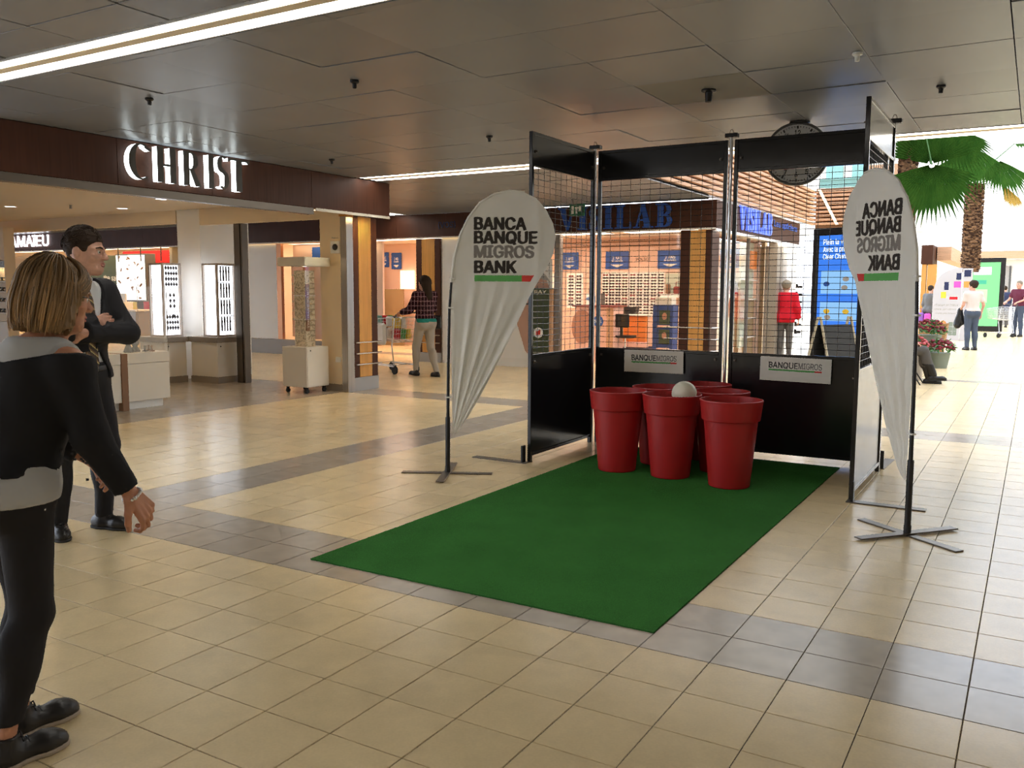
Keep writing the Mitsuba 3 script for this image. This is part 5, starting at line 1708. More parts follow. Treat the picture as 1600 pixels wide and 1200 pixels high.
def cloth(fig, parts_, thick, lo, hi, h, cut=None, fold=.006, freq=9, seed=0, k=.035):
    """a garment: the named body regions swollen by thick, with folds, cut by cut(P) > 0."""
    def fn(P):
        d = None
        for nm in parts_:
            e = fig.trunk(P) if nm == 'trunk' else getattr(fig, nm[:-1])(P, nm[-1])
            d = e if d is None else smin(d, e, k)
        d = d - thick - folds(P, fold, freq, seed)
        if cut is not None:
            d = np.maximum(d, cut(P))
        return d
    return surface(fn, lo, hi, h)
# ------------------------------------------------------------------ the woman in the foreground
def woman():
    J = dict(pelvis=(-.475, -.575, .87), waist=(-.465, -.550, 1.02), chest=(-.445, -.500, 1.155), neck=(-.430, -.462, 1.30), head=(-.420, -.425, 1.440),
             shR=(-.300, -.470, 1.235), elR=(-.248, -.448, 1.015), wrR=(-.208, -.350, .825), shL=(-.580, -.470, 1.235), elL=(-.640, -.395, 1.02), wrL=(-.520, -.300, .905),
             hipR=(-.398, -.580, .85), knR=(-.398, -.570, .46), anR=(-.412, -.665, .10), toeR=(-.388, -.488, 0.0), hipL=(-.552, -.570, .85), knL=(-.545, -.500, .46), anL=(-.572, -.530, .10), toeL=(-.552, -.345, 0.0))
    fig = Figure(J, (-.10, 1.0, 0), .93, True, head_dir=(.24, .97, -.10), head_tilt=(.02, .16, 1), head_size=1.0)
    t = thing('person', 'woman with a blond bob in black sweater and trousers at the left picture edge', 'person')
    hR = hand_prims(np.array(J['wrR']), np.array([.045, .10, -.16]), np.array([.95, .15, .25]), 1, (.75, .85, .9, .95), 1.04, .3, .8)
    hL = hand_prims(np.array(J['wrL']), np.array([.13, .06, -.10]), np.array([.35, .75, .5]), -1, (.5, .55, .6, .65), .95, .3, .6)
    part(t, 'body', body_mesh(fig, {'R': hR, 'L': hL}), 'm_skin_warm', True)
    face_bits(t, fig, False, 'm_brown')
    nk, ch = np.array(J['neck']), np.array(J['chest'])
    lo, hi = np.array([-.80, -.78, .80]), np.array([-.12, -.20, 1.36])

    def cut_sweater(P):
        top = P[:, 2] - (1.272 - .10 * (P[:, 0] - nk[0]) * 0 - .35 * np.maximum(P[:, 1] - nk[1], 0)) + .20 * np.maximum(.14 - np.abs(P[:, 0] - nk[0]), 0)
        bottom = (.905 + .010 * np.sin(P[:, 0] * 30)) - P[:, 2]
        wr = []
        for sd in 'LR':
            w, e = np.array(J['wr' + sd]), np.array(J['el' + sd])
            ax = nrm(w - e)
            wr.append(np.where(np.linalg.norm(P - w.astype(np.float32), axis=1) < .16, (P - (w - .012 * ax).astype(np.float32)) @ ax.astype(np.float32), -1))
        near_arm = np.minimum(d_cone(P, J['elL'], J['wrL'], .08, .07), d_cone(P, J['elR'], J['wrR'], .08, .07))
        bottom = np.where(near_arm < 0, -1, bottom)
        return np.maximum(np.maximum(top, bottom), np.maximum(wr[0], wr[1]))
    sw = part(t, 'sweater', cloth(fig, ('trunk', 'armL', 'armR'), .017, lo, hi, .0085, cut_sweater, .007, 10, 3), 'm_knit_black', True, label='black sweater with a wide neck')
    rngs = np.random.default_rng(4)
    sq = MB()
    for k in range(60):
        a, b = np.array(J['elR']), np.array(J['wrR'])
        c = a + (b - a) * rngs.uniform(-.1, .35) + np.array([-.055, -.02, 0]) + rngs.normal(size=3) * np.array([.006, .02, .03])
        sq.box(c - .0035, c + .0035, .001)
    part(sw, 'sequins', sq.mesh, 'm_sequin', stuff=True, label='shiny sequins inside the sleeve')

    def cut_top(P):
        top = P[:, 2] - (1.318 - .5 * np.maximum(P[:, 1] - nk[1] - .0, 0)) + 0.0
        side_ = np.abs((P - nk.astype(np.float32)) @ fig.r.astype(np.float32)) - .115
        return np.maximum(np.maximum(top, side_ * (P[:, 2] > 1.1)), .818 - P[:, 2])
    part(t, 'tank_top', cloth(fig, ('trunk',), .010, np.array([-.75, -.78, .80]), np.array([-.20, -.28, 1.36]), .0085, cut_top, .004, 12, 6), 'm_jersey_grey', True, label='grey top showing at the neck')
    part(t, 'top_hem', cloth(fig, ('trunk', 'legL', 'legR'), .0150, np.array([-.76, -.80, .78]), np.array([-.22, -.30, .98]), .0085, lambda P: np.maximum(P[:, 2] - .935, .818 - P[:, 2]), .003, 12, 6), 'm_jersey_grey', True, label='grey hem showing under the sweater')

    def cut_tr(P):
        return np.maximum(P[:, 2] - .845, .135 - P[:, 2])
    tr = part(t, 'trousers', cloth(fig, ('legL', 'legR', 'trunk'), .008, np.array([-.76, -.80, .11]), np.array([-.24, -.38, .92]), .0085, cut_tr, .0055, 11, 9), 'm_trouser_black', True)
    part(tr, 'stud', (np.array(trimesh.creation.icosphere(1).vertices) * .005 + (-.315, -.565, .80), trimesh.creation.icosphere(1).faces), 'm_chrome', True)
    for sd in 'LR':
        shoe_parts(t, fig, sd, .0055)
    # bracelet and ring
    w, e = np.array(J['wrR']), np.array(J['elR'])
    ax = nrm(np.array([.045, .10, -.16]))
    u = nrm(np.cross(ax, [0, 0, 1.0]))
    v = np.cross(ax, u)
    br = MB()
    for k in range(18):
        a = k * 2 * math.pi / 18
        c = w + ax * (.016 + .004 * math.cos(a)) + (u * math.cos(a) + v * math.sin(a)) * .0300
        s = trimesh.creation.icosphere(1)
        br.add(np.array(s.vertices) * (.0055 if k % 3 else .007) + c, s.faces)
    part(t, 'bracelet', br.mesh, 'm_chrome', True, label='silver bead bracelet', stuff=True)
    # hair
    H = lambda x, y, z: fig.local(x, y, z)

    def hair_core(P):
        q = (P - fig.J['head'].astype(np.float32)) @ fig.HR.astype(np.float32) / fig.hs
        d = d_ell(q, (0, -.014, .036), (.092, .110, .100))
        d = smin(d, d_cone(q, (0, -.035, -.01), (0, -.040, -.085), .098, .094), .05)
        for x in (-1, 1):
            d = smin(d, d_cone(q, (x * .064, .012, .03), (x * .072, .004, -.095), .030, .032), .03)
        face = np.maximum(np.abs(q[:, 0]) - (.052 + .02 * (q[:, 2] < -.03)), np.maximum(.030 - q[:, 1], q[:, 2] - (.048 - 1.0 * np.maximum(q[:, 0] * 0, 0))))
        d = np.maximum(d, -np.maximum(face, -.2))
        d = np.maximum(d, -.118 - q[:, 2] + .012 * np.sin(np.arctan2(q[:, 1], q[:, 0]) * 9))
        ang = np.arctan2(q[:, 0], -q[:, 1] + .02)
        d = d + .0035 * np.sin(ang * 46 + 4 * np.sin(q[:, 2] * 14)) * (q[:, 2] < .11)
        return d * fig.hs
    c = fig.J['head']
    hv, hf = surface(hair_core, c - .24, c + .20, .006)
    ang = np.arctan2((hv - c) @ fig.HR[:, 0], -(hv - c) @ fig.HR[:, 1])
    base = np.array([.235, .140, .062])
    tone = (0.55 + .75 * meshkit.noise(np.stack([ang * 9, (hv - c) @ fig.HR[:, 2] * 6, ang * 0], -1), 3))[:, None]
    mb = MB().add(hv, hf)
    cols = [base * tone]
    rh = np.random.default_rng(8)
    for k in range(620):
        a = rh.uniform(-math.pi, math.pi)              # 0 = nape, pi = face
        if abs(a) > 1.85:
            continue
        side_ = 1 if a > 0 else -1
        jit = rh.normal(0, .0035) + .002
        end = -.118 + rh.normal(0, .010) + .012 * (abs(a) < .8)
        pts = []
        th0 = rh.uniform(.05, .5)
        for q in np.linspace(0, 1, 13):
            if q < .5:
                th = th0 + (1.62 - th0) * q / .5
                x = math.sin(a) * math.sin(th) * (.094 + jit)
                y = -math.cos(a) * math.sin(th) * (.112 + jit) - .014
                z = .036 + math.cos(th) * (.101 + jit)
            else:
                w_ = (q - .5) / .5
                rr = 1 + .06 * math.sin(w_ * math.pi) - .10 * w_ ** 2
                x = math.sin(a) * (.097 + jit) * rr
                y = -math.cos(a) * (.112 + jit) * rr - .016 - .012 * w_
                z = .032 + (end - .032) * w_
            x += .0035 * math.sin(q * 7 + k)
            pts.append(H(x, y, z))
        r = rh.uniform(.0022, .0048)
        n0 = mb.n
        mb.tube(pts, r * np.array([.5] + [1] * 9 + [.85, .6, .2]), 5, False)
        tone_k = rh.choice([.55, .8, 1.0, 1.25, 1.65], p=[.15, .25, .25, .2, .15]) * rh.uniform(.9, 1.1)
        g = np.linspace(.62, 1.25, 13)                  # dark roots, lighter ends: dyed hair
        col = np.clip(np.repeat(base[None] * tone_k * g[:, None], 5, 0), 0, .8)
        cols.append(col)
    # fringe swept to the right
    for k in range(130):
        a0, a1 = rh.uniform(2.3, 3.4), rh.uniform(1.75, 2.15)
        t0, t1 = rh.uniform(.25, .6), rh.uniform(1.55, 2.0)
        jit = rh.uniform(0, .006)
        pts = []
        for q in np.linspace(0, 1, 11):
            a, th = a0 + (a1 - a0) * q ** 1.3, t0 + (t1 - t0) * q
            pts.append(H(math.sin(a) * math.sin(th) * (.096 + jit), -math.cos(a) * math.sin(th) * (.110 + jit) - .012, .036 + math.cos(th) * (.102 + jit)))
        mb.tube(pts, rh.uniform(.002, .004) * np.array([.5] + [1] * 7 + [.8, .5, .2]), 5, False)
        cols.append(np.clip(np.repeat(base[None] * rh.uniform(.5, 1.25), 55, 0), 0, .8))
    part(t, 'hair', mb.mesh, 'm_locks', True, color=np.vstack(cols), label='dark blond bob')
    part(t, 'glasses', MB().tube([H(.072, -.02, .006), H(.079, .05, .008), H(.066, .088, .006)], .0018, 6).mesh, 'm_black')
    return fig


woman()


# ------------------------------------------------------------------ the man in the suit
def man():
    J = dict(pelvis=(-2.63, 1.045, .965), waist=(-2.625, 1.045, 1.13), chest=(-2.625, 1.045, 1.305), neck=(-2.615, 1.045, 1.500), head=(-2.575, 1.100, 1.682),
             shR=(-2.640, .860, 1.440), elR=(-2.510, .790, 1.205), wrR=(-2.462, 1.085, 1.278), shL=(-2.625, 1.235, 1.440), elL=(-2.505, 1.310, 1.205), wrL=(-2.430, .975, 1.215),
             hipR=(-2.635, .950, .94), knR=(-2.620, .915, .52), anR=(-2.690, .925, .10), toeR=(-2.535, .860, 0.0), hipL=(-2.630, 1.140, .94), knL=(-2.580, 1.190, .52), anL=(-2.640, 1.190, .10), toeL=(-2.455, 1.225, 0.0))
    fig = Figure(J, (1.0, .05, 0), 1.06, False, head_dir=(.82, .56, -.03), head_tilt=(.03, .05, 1), head_size=1.06)
    t = thing('person', 'smiling dark haired man in a black suit and striped tie with folded arms', 'person')
    hR = hand_prims(np.array(J['wrR']), np.array([-.055, .16, .02]), np.array([1, .3, .45]), 1, (.10, .12, .15, .2), 1.02, .2, .3)
    hL = hand_prims(np.array(J['wrL']), np.array([-.15, -.13, -.01]), np.array([.9, -.3, -.2]), -1, (.4, .4, .4, .4), 1.02, .2, .3)
    part(t, 'body', body_mesh(fig, {'R': hR, 'L': hL}, .016, .0058, .004), 'm_skin', True)
    face_bits(t, fig, True)
    lo, hi = np.array([-2.90, .64, .76]), np.array([-2.30, 1.46, 1.585])
    f, r = fig.f, fig.r
    O = np.array(J['chest'])

    def lat_fwd(P):
        q = P - O.astype(np.float32)
        return q @ r.astype(np.float32), q @ f.astype(np.float32)

    def cut_shirt(P):
        x, y = lat_fwd(P)
        return np.maximum(np.maximum(P[:, 2] - (1.535 + .0 * x), .955 - P[:, 2]), np.abs(x) - .16)

    def shirt_fn(P):
        d = smin(fig.trunk(P), fig.neck(P) - .006, .03) - .010
        return np.maximum(d, cut_shirt(P))
    sh = part(t, 'shirt', surface(shirt_fn, lo, hi, .010), 'm_shirt', True, label='white shirt')

    def cut_jacket(P):
        x, y = lat_fwd(P)
        z = P[:, 2]
        half = np.where(z > 1.10, .010 + (z - 1.10) * .30, .05 + (1.12 - z) * .5)
        half = np.minimum(half, .12)
        opening = np.minimum(half - np.abs(x + .012), y - .01)            # > 0 inside the opening
        arms_ = np.minimum(fig.arm(P, 'L'), fig.arm(P, 'R')) - .03
        opening = np.where(arms_ < 0, -1, opening)
        top = np.maximum(z - 1.535, .055 + .01 - np.hypot(*( (P - np.array(J['neck'], np.float32))[:, :2].T)) - (1.52 - z) * .3)
        wr = []
        for sd in 'LR':
            w, e = np.array(J['wr' + sd]), np.array(J['el' + sd])
            ax = nrm(w - e)
            own = fig.arm(P, sd) < np.minimum(fig.arm(P, 'L' if sd == 'R' else 'R'), fig.trunk(P) + .015)
            wr.append(np.where(own & (np.linalg.norm(P - w.astype(np.float32), axis=1) < .13), (P - (w - .010 * ax).astype(np.float32)) @ ax.astype(np.float32), -1))
        return np.maximum(np.maximum(opening, top), np.maximum(np.maximum(wr[0], wr[1]), .935 - z))
    jk = part(t, 'jacket', cloth(fig, ('trunk', 'armL', 'armR', 'legL', 'legR'), .026, lo, hi, .0095, cut_jacket, .006, 8, 2, .045), 'm_suit', True, label='black suit jacket')
    # collar and tie
    nk = np.array(J['neck'])
    g = np.linspace(-2.35, 2.35, 19)
    part(sh, 'collar', MB().tube([nk + .066 * 1.06 * (f * math.cos(a) + r * math.sin(a)) + np.array([0, 0, .020 - .030 * (math.cos(a) > .3) * (math.cos(a) - .3)]) for a in g], .013, 8).mesh, 'm_shirt', True)
    tie = []
    for z, w in ((1.500, .017), (1.475, .020), (1.46, .016), (1.40, .026), (1.30, .031), (1.20, .035), (1.10, .038), (1.02, .040), (.985, .0)):
        # lie on the shirt front
        y = .0
        for yy in np.linspace(.0, .22, 45):
            P = (O + np.array([0, 0, z - O[2]]) + f * yy - r * .012)[None].astype(np.float32)
            if float(smin(fig.trunk(P), fig.neck(P) - .006, .03)[0]) - .013 > 0:
                y = yy
                break
        tie.append((z, w, y))
    tm = MB()
    for (z0, w0, y0), (z1, w1, y1) in zip(tie[:-1], tie[1:]):
        c0, c1 = O + f * (y0 + .004) - r * .012, O + f * (y1 + .004) - r * .012
        c0[2], c1[2] = z0, z1
        v = [c0 - r * w0, c0 + r * w0, c1 + r * w1, c1 - r * w1]
        v += [p - f * .008 for p in v]
        tm.add(v, [[0, 1, 2, 3], [7, 6, 5, 4], [0, 4, 5, 1], [1, 5, 6, 2], [2, 6, 7, 3], [3, 7, 4, 0]])
    part(sh, 'tie', tm.mesh, 'm_tie', label='brown tie with cream stripes')

    def cut_tr(P):
        return np.maximum(P[:, 2] - 1.035, .045 - P[:, 2])
    part(t, 'trousers', cloth(fig, ('legL', 'legR', 'trunk'), .017, np.array([-2.88, .74, .03]), np.array([-2.38, 1.36, 1.06]), .011, cut_tr, .008, 8, 5), 'm_suit', True)

    def belt_fn(P):
        return np.maximum(fig.trunk(P) - .022, np.abs(P[:, 2] - 1.0) - .019)
    b = part(t, 'belt', surface(belt_fn, np.array([-2.86, .76, .96]), np.array([-2.42, 1.34, 1.04]), .008), 'm_black', True)
    part(b, 'buckle', boxm(O + f * .142 - r * .035 + [0, 0, -.323], O + f * .154 + r * .02 + [0, 0, -.287], .004), 'm_darksteel')
    for sd in 'LR':
        shoe_parts(t, fig, sd, .007, True, 'm_rubber')

    def hair_fn(P):
        q = (P - fig.J['head'].astype(np.float32)) @ fig.HR.astype(np.float32) / fig.hs
        d = d_ell(q, (0, -.010, .038), (.0815, .100, .098))
        n1 = .016 * (meshkit.fbm(q * np.array([48, 30, 40], np.float32), 3, 4).astype(np.float32) - .5)
        d = d + n1
        # hairline: above the brow in front, round the ear, down to the nape
        line = np.where(q[:, 1] > .02, .052 + 1.4 * np.maximum(.088 - q[:, 1], 0) * 0 - .9 * np.maximum(.05 - q[:, 1], 0), -.02 - .9 * np.maximum(-.02 - q[:, 1], 0))
        line = np.interp(q[:, 1], [-.13, -.06, -.03, .00, .025, .035, .05, .07, .10], [-.085, -.075, -.03, .012, -.020, .000, .034, .052, .060])
        return np.maximum(d, line - q[:, 2]) * fig.hs
    c = fig.J['head']
    hm = MB().add(*surface(hair_fn, c - .16, c + .17, .005))
    rh = np.random.default_rng(3)
    for k in range(420):
        a, th = rh.uniform(-math.pi, math.pi), math.acos(rh.uniform(-.1, 1))
        x, y, z = math.sin(a) * math.sin(th) * .080, -math.cos(a) * math.sin(th) * .098 - .010, .038 + math.cos(th) * .096
        if z < np.interp(y, [-.13, -.03, .0, .05, .10], [-.06, .0, .03, .062, .085]):
            continue
        o = np.array([x, y, z])
        nn = nrm(np.array([x / .08 ** 2, (y + .01) / .098 ** 2, (z - .038) / .096 ** 2]))
        tg = nrm(np.array([.25 * np.sign(x + .02), -.75 if z > .09 else -.3, -.25 if z < .09 else .1]) + rh.normal(0, .25, 3))
        tg = nrm(tg - nn * (tg @ nn))
        L = rh.uniform(.018, .034)
        hm.tube([fig.local(*(o - nn * .002)), fig.local(*(o + tg * L * .5 + nn * .006)), fig.local(*(o + tg * L + nn * .003))], np.array([.0022, .002, .0006]), 4, False)
    part(t, 'hair', hm.mesh, 'm_hair_dark', True, label='short dark hair')


man()
# ------------------------------------------------------------------ clock, totem, easel
t = thing('wall_clock', 'large round grey clock hanging from the ceiling behind the rear right screen', 'clock')
CC = np.array([0.29, 6.22, 2.71])
MCK = frame_plane(CC, (math.cos(.25), math.sin(.25), 0), (0, 0, 1))
part(t, 'case', MB().lathe([(0, -.07), (.262, -.07), (.280, -.055), (.284, 0), (.276, .012), (.262, .012), (.262, .002), (0, .002)], 56).mesh, 'm_darkgrey', 40, M=MCK)
f = part(t, 'face', MB().lathe([(.261, .003), (.2, .0032), (0, .0034)], 56).mesh, 'm_clock_face', M=MCK)
mat('m_clock_face', prin((0.62, 0.62, 0.63), 0.5))
tk = MB()
for k in range(60):
    a = k * math.pi / 30
    L, w = (.026, .007) if k % 5 == 0 else (.014, .003)
    c = np.array([math.sin(a), math.cos(a)])
    n = np.array([c[1], -c[0]])
    o = c * .247
    q = [o - n * w, o + n * w, o - c * L + n * w, o - c * L - n * w]
    tk.prism(Polygon(q), .002, MCK @ mat4(t=(0, 0, .004)))
part(f, 'minute_marks', tk.mesh, 'm_black', stuff=True)
for num, a in (('12', 0), ('3', 90), ('6', 180), ('9', 270), ('1', 30), ('2', 60), ('4', 120), ('5', 150), ('7', 210), ('8', 240), ('10', 300), ('11', 330)):
    x, y = .185 * math.sin(math.radians(a)), .185 * math.cos(math.radians(a))
    w = .026 * len(num) if num != '11' else .034
    part(f, 'numeral', text_on(MCK @ mat4(t=(0, 0, .004)), num, .045, x - w / 2, y - .022, width=w if num != '1' else .014, depth=.002), 'm_black')
for L, w, a in ((.13, .011, 222), (.19, .008, 138)):
    c = np.array([math.sin(math.radians(a)), math.cos(math.radians(a))])
    n = np.array([c[1], -c[0]])
    part(t, 'hand', MB().prism(Polygon([-c * .03 - n * w, -c * .03 + n * w, c * L + n * w * .5, c * L - n * w * .5]), .003, MCK @ mat4(t=(0, 0, .008))).mesh, 'm_black')
part(t, 'hanger', MB().lathe([(.03, 0), (.09, .012), (.09, .02), (0, .02)], 20, (CC[0] + .01, CC[1] + .03, 2.977)).mesh, 'm_black', 40)

t = thing('screen_totem', 'tall black totem with a blue lit advertising screen behind the rear right screen', 'advertising totem')
W_, H_ = 1.02, 2.52
a = math.radians(-24)
MT = frame_plane((-1.06, 13.35, 0), (math.cos(a), math.sin(a), 0), (0, 0, 1))
part(t, 'case', boxm((0, .02, -.22), (W_, H_, 0), .012, MT), 'm_gloss_black')
part(t, 'base', boxm((-.05, 0, -.28), (W_ + .05, .019, .06), .004, MT), 'm_darkgrey')
sc_ = part(t, 'screen', boxm((.13, .78, .0005), (W_ - .10, 2.40, .004), 0, MT), 'm_black', emitter=emit((.035, .22, .90)))
for y0, y1 in ((1.44, 1.82), (.99, 1.30)):
    part(sc_, 'tile', boxm((.19, y0, .0045), (W_ - .14, y1, .006), 0, MT), 'm_black', emitter=emit((.28, .58, .95)))
Mz = MT @ mat4(t=(0, 0, .0065))
part(sc_, 'text', text_on(Mz, 'Plein la vue!', .085, .21, 2.25, width=.50, depth=.001), 'm_paper_lit', emitter=emit((.75, .85, 1.0)))
part(sc_, 'text', text_on(Mz, 'Avec la première', .085, .21, 2.13, width=.64, depth=.001), 'm_paper_lit', emitter=emit((.75, .85, 1.0)))
part(sc_, 'text', text_on(Mz, 'Clear Channel', .085, .21, 2.01, width=.55, bold=True, depth=.001), 'm_paper_lit', emitter=emit((.75, .85, 1.0)))
mat('m_paper_lit', prin((0.5, 0.5, 0.5), 0.6))
for x, y, m in ((.30, 1.60, 'm_blue'), (.66, 1.68, 'm_grey'), (.64, 1.54, 'm_grey'), (.32, 1.15, 'm_yellow'), (.68, 1.15, 'm_yellow'), (.34, 1.05, 'm_grey')):
    part(sc_, 'picture', MB().prism(affinity.scale(Point(0, 0).buffer(1, 5), .06, .04), .001, Mz @ mat4(t=(x, y, 0))).mesh, m)

t = thing('folding_board', 'wooden framed black folding board standing in front of the totem', 'sandwich board')
A0 = np.array([-.62, 11.45, 0.0])
dx_, dy_ = np.array([.93, .36, 0]), np.array([-.36, .93, 0])
for s in (0, 1):
    o = A0 + np.array([.33, .22, 0]) * s + np.array([.0, .35, 0]) * s
    top = o + np.array([.10, 0, 1.10])
    for sg in (-1, 1):
        part(t, 'leg', MB().tube([o + np.array([.10, 0, 0]) + dx_ * .24 * sg, top + dx_ * .015 * sg], .020, 8).mesh, 'm_grey_wood', True)
    part(t, 'crossbar', tubem([o + np.array([.10, 0, .42]) - dx_ * .148, o + np.array([.10, 0, .42]) + dx_ * .148], .014, 8), 'm_grey_wood', True)
mat('m_grey_wood', prin((0.42, 0.37, 0.27), 0.5))
o0, o1 = A0 + np.array([.10, 0, 0]), A0 + np.array([.43, .57, 0])
for sg in (-1, 1):
    v = [o0 + dx_ * .225 * sg + [0, 0, .06], o1 + dx_ * .225 * sg + [0, 0, .06], o1 + dx_ * .035 * sg + [0, 0, .98], o0 + dx_ * .035 * sg + [0, 0, .98]]
    v += [p + dx_ * .012 for p in v]
    part(t, 'board', MB().add(v, [[0, 1, 2, 3], [7, 6, 5, 4], [0, 4, 5, 1], [1, 5, 6, 2], [2, 6, 7, 3], [3, 7, 4, 0]]).mesh, 'm_black')

# ------------------------------------------------------------------ palms
def trunk_mesh(x, y, r, z0, z1, seed):
    g = np.random.default_rng(seed)
    mb = MB().lathe([(r, z0), (r * .95, (z0 + z1) / 2), (r * .92, z1)], 20, (x, y, 0))
    n = int((z1 - z0) / .075)
    for k in range(n):
        for q in range(7):
            a = (q + .5 * (k % 2)) * 2 * math.pi / 7 + g.uniform(-.15, .15)
            z = z0 + .06 + k * .075 + g.uniform(-.015, .015)
            c, s = math.cos(a), math.sin(a)
            o = np.array([x, y, 0])
            rr = r * .96
            w = r * .50
            e = np.array([-s, c, 0])
            n_ = np.array([c, s, 0])
            b0, b1 = o + n_ * rr + e * w + [0, 0, z - .03], o + n_ * rr - e * w + [0, 0, z - .03]
            t0 = o + n_ * (rr + r * g.uniform(.16, .34)) + [0, 0, z + g.uniform(.05, .09)]
            m0, m1 = o + n_ * (rr + r * .12) + e * w * .8 + [0, 0, z + .02], o + n_ * (rr + r * .12) - e * w * .8 + [0, 0, z + .02]
            i0, i1 = o + n_ * rr * .9 + e * w * .8 + [0, 0, z + .045], o + n_ * rr * .9 - e * w * .8 + [0, 0, z + .045]
            mb.add([b0, b1, m1, t0, m0, i0, i1], [[0, 4, 1], [1, 4, 2], [2, 4, 3], [4, 5, 3], [3, 6, 2], [3, 5, 6]])
    return mb.mesh


def trunk_col(p, n, uv):
    a = mikit.fbm(p.x * 14, p.y * 14, p.z * 22, 3)
    return mikit.mix((.035, .018, .012), (.26, .15, .085), mikit.smoothstep(.3, .75, a))


mat('m_trunk', prin(mikit.proc(trunk_col), .85, spec=.15))


def frond_col(p, n, uv):
    a = mikit.fbm(p.x * 9, p.y * 9, p.z * 4, 3)
    return mikit.mix((.015, .062, .010), (.055, .135, .022), a)


scene['m_frond'] = {'type': 'principledthin', 'base_color': mikit.proc(frond_col), 'roughness': .45, 'diff_trans': .8}
scene['m_frond_dry'] = {'type': 'principledthin', 'base_color': rgb((.55, .38, .10)), 'roughness': .6, 'diff_trans': .8}


def fan(t, hub, down, right, R, n, spread, droop, seed, m='m_frond', stem_from=None):
    """a fan palm leaf: pleated blade of narrow segments joined near the hub, free and drooping at the tips."""
    g = np.random.default_rng(seed)
    down, right = nrm(down), nrm(right)
    nr = np.cross(right, down)
    mb = MB()
    angs = np.linspace(-spread, spread, n)
    st = spread / (n - 1)
    for a in angs:
        Lr = R * (1 - .22 * (abs(a) / spread) ** 2) * g.uniform(.93, 1.05)
        dirv = lambda b: down * math.cos(b) + right * math.sin(b)
        rows = []
        for q in (0.06, .35, .72, .82, .92, 1.0):
            half = st * 1.02 if q < .75 else st * 1.0 * max(0.02, (1 - q) / .28)
            c = hub + dirv(a) * Lr * q + np.array([0, 0, -1]) * droop * max(q - .55, 0) ** 2 * Lr - nr * .16 * Lr * q * (1 - q)
            w = Lr * q * math.tan(min(half, .4)) * (.5 + .5 * (q < .75))  if q < .75 else Lr * .74 * math.tan(min(half, .4)) * .55
            s = dirv(a + math.pi / 2)
            rows.append([c - s * w, c + nr * .012 * R * (q < .9), c + s * w])
        v = np.array(rows).reshape(-1, 3)
        f = []
        for k in range(5):
            for c2 in (0, 1):
                i = k * 3 + c2
                f += [[i, i + 1, i + 4], [i, i + 4, i + 3]]
        mb.add(v, f)
    L = part(t, 'frond', mb.mesh, m)
    if stem_from is not None:
        mid = (np.asarray(stem_from) + hub) / 2 + np.array([0, 0, .12])
        part(L, 'stem', tubem([stem_from, mid, hub], [.018, .014, .010], 8), 'm_leaf', True)
    return L


def stand_planter(label, x, y, r, h, m='m_greybrown'):
    t = thing('planter', label, 'planter')
    part(t, 'tub', MB().lathe([(0, 0), (r * .9, 0), (r, h), (r * .94, h), (r * .92, h - .05), (0, h - .05)], 28, (x, y, 0)).mesh, m, 40)
    part(t, 'soil', MB().lathe([(r * .93, h - .045), (0, h - .03)], 28, (x, y, 0)).mesh, 'm_brown')
    return t


VR = np.array([.985, .17, 0])
stand_planter('round planter of the front palm, behind the right flag', 0.27, 14.05, .42, .5)
t = thing('palm_tree', 'front palm with a shaggy brown trunk and two big hanging fan leaves', 'palm')
part(t, 'trunk', trunk_mesh(0.27, 14.05, .135, .46, 4.9, 3), 'm_trunk')
fan(t, np.array([.66, 13.75, 3.52]), (.02, -.2, -1), VR, 1.02, 34, 1.25, .1, 5, stem_from=(0.30, 14.0, 4.7))
fan(t, np.array([.62, 13.95, 3.55]), (0, -.1, 1), VR, .95, 34, 1.30, .1, 6, stem_from=(0.30, 14.0, 4.6))
fan(t, np.array([.80, 14.3, 4.2]), (.35, .2, -.8), VR, .9, 30, 1.0, .3, 7, stem_from=(0.30, 14.05, 4.8))
fan(t, np.array([-.3, 14.3, 4.5]), (-.6, .2, -.5), VR, .9, 28, 1.0, .3, 8, stem_from=(0.27, 14.05, 4.8))
fan(t, np.array([.3, 13.4, 4.9]), (0, -.8, -.3), VR, .8, 28, 1.0, .3, 9, stem_from=(0.27, 14.05, 4.85))

t = thing('palm_tree', 'rear palm growing out of the white picture box, with drooping fan leaves', 'palm')
part(t, 'trunk', trunk_mesh(0.42, 28.5, .24, 2.10, 4.75, 4), 'm_trunk')
for k, (hub, dn, R, sp, m) in enumerate([((.45, 28.2, 5.75), (.1, -.3, -1), 1.35, .85, 'm_frond'), ((1.0, 28.2, 5.4), (.35, -.2, -.8), 1.25, .8, 'm_frond'), ((-.1, 28.2, 5.6), (-.4, -.2, -.8), 1.2, .8, 'm_frond'),
                                       ((1.15, 28.4, 4.7), (.5, 0, -.8), 1.0, .35, 'm_frond_dry'), ((1.4, 28.6, 5.9), (.9, .1, -.1), 1.3, .7, 'm_frond'), ((-.6, 28.6, 6.0), (-.9, 0, .1), 1.2, .8, 'm_frond'), ((.3, 28.9, 6.5), (0, .3, 1), 1.3, 1.0, 'm_frond')]):
    fan(t, np.array(hub), dn, VR, R, 22, sp, .5, 20 + k, m, stem_from=(.42, 28.5, 4.75))

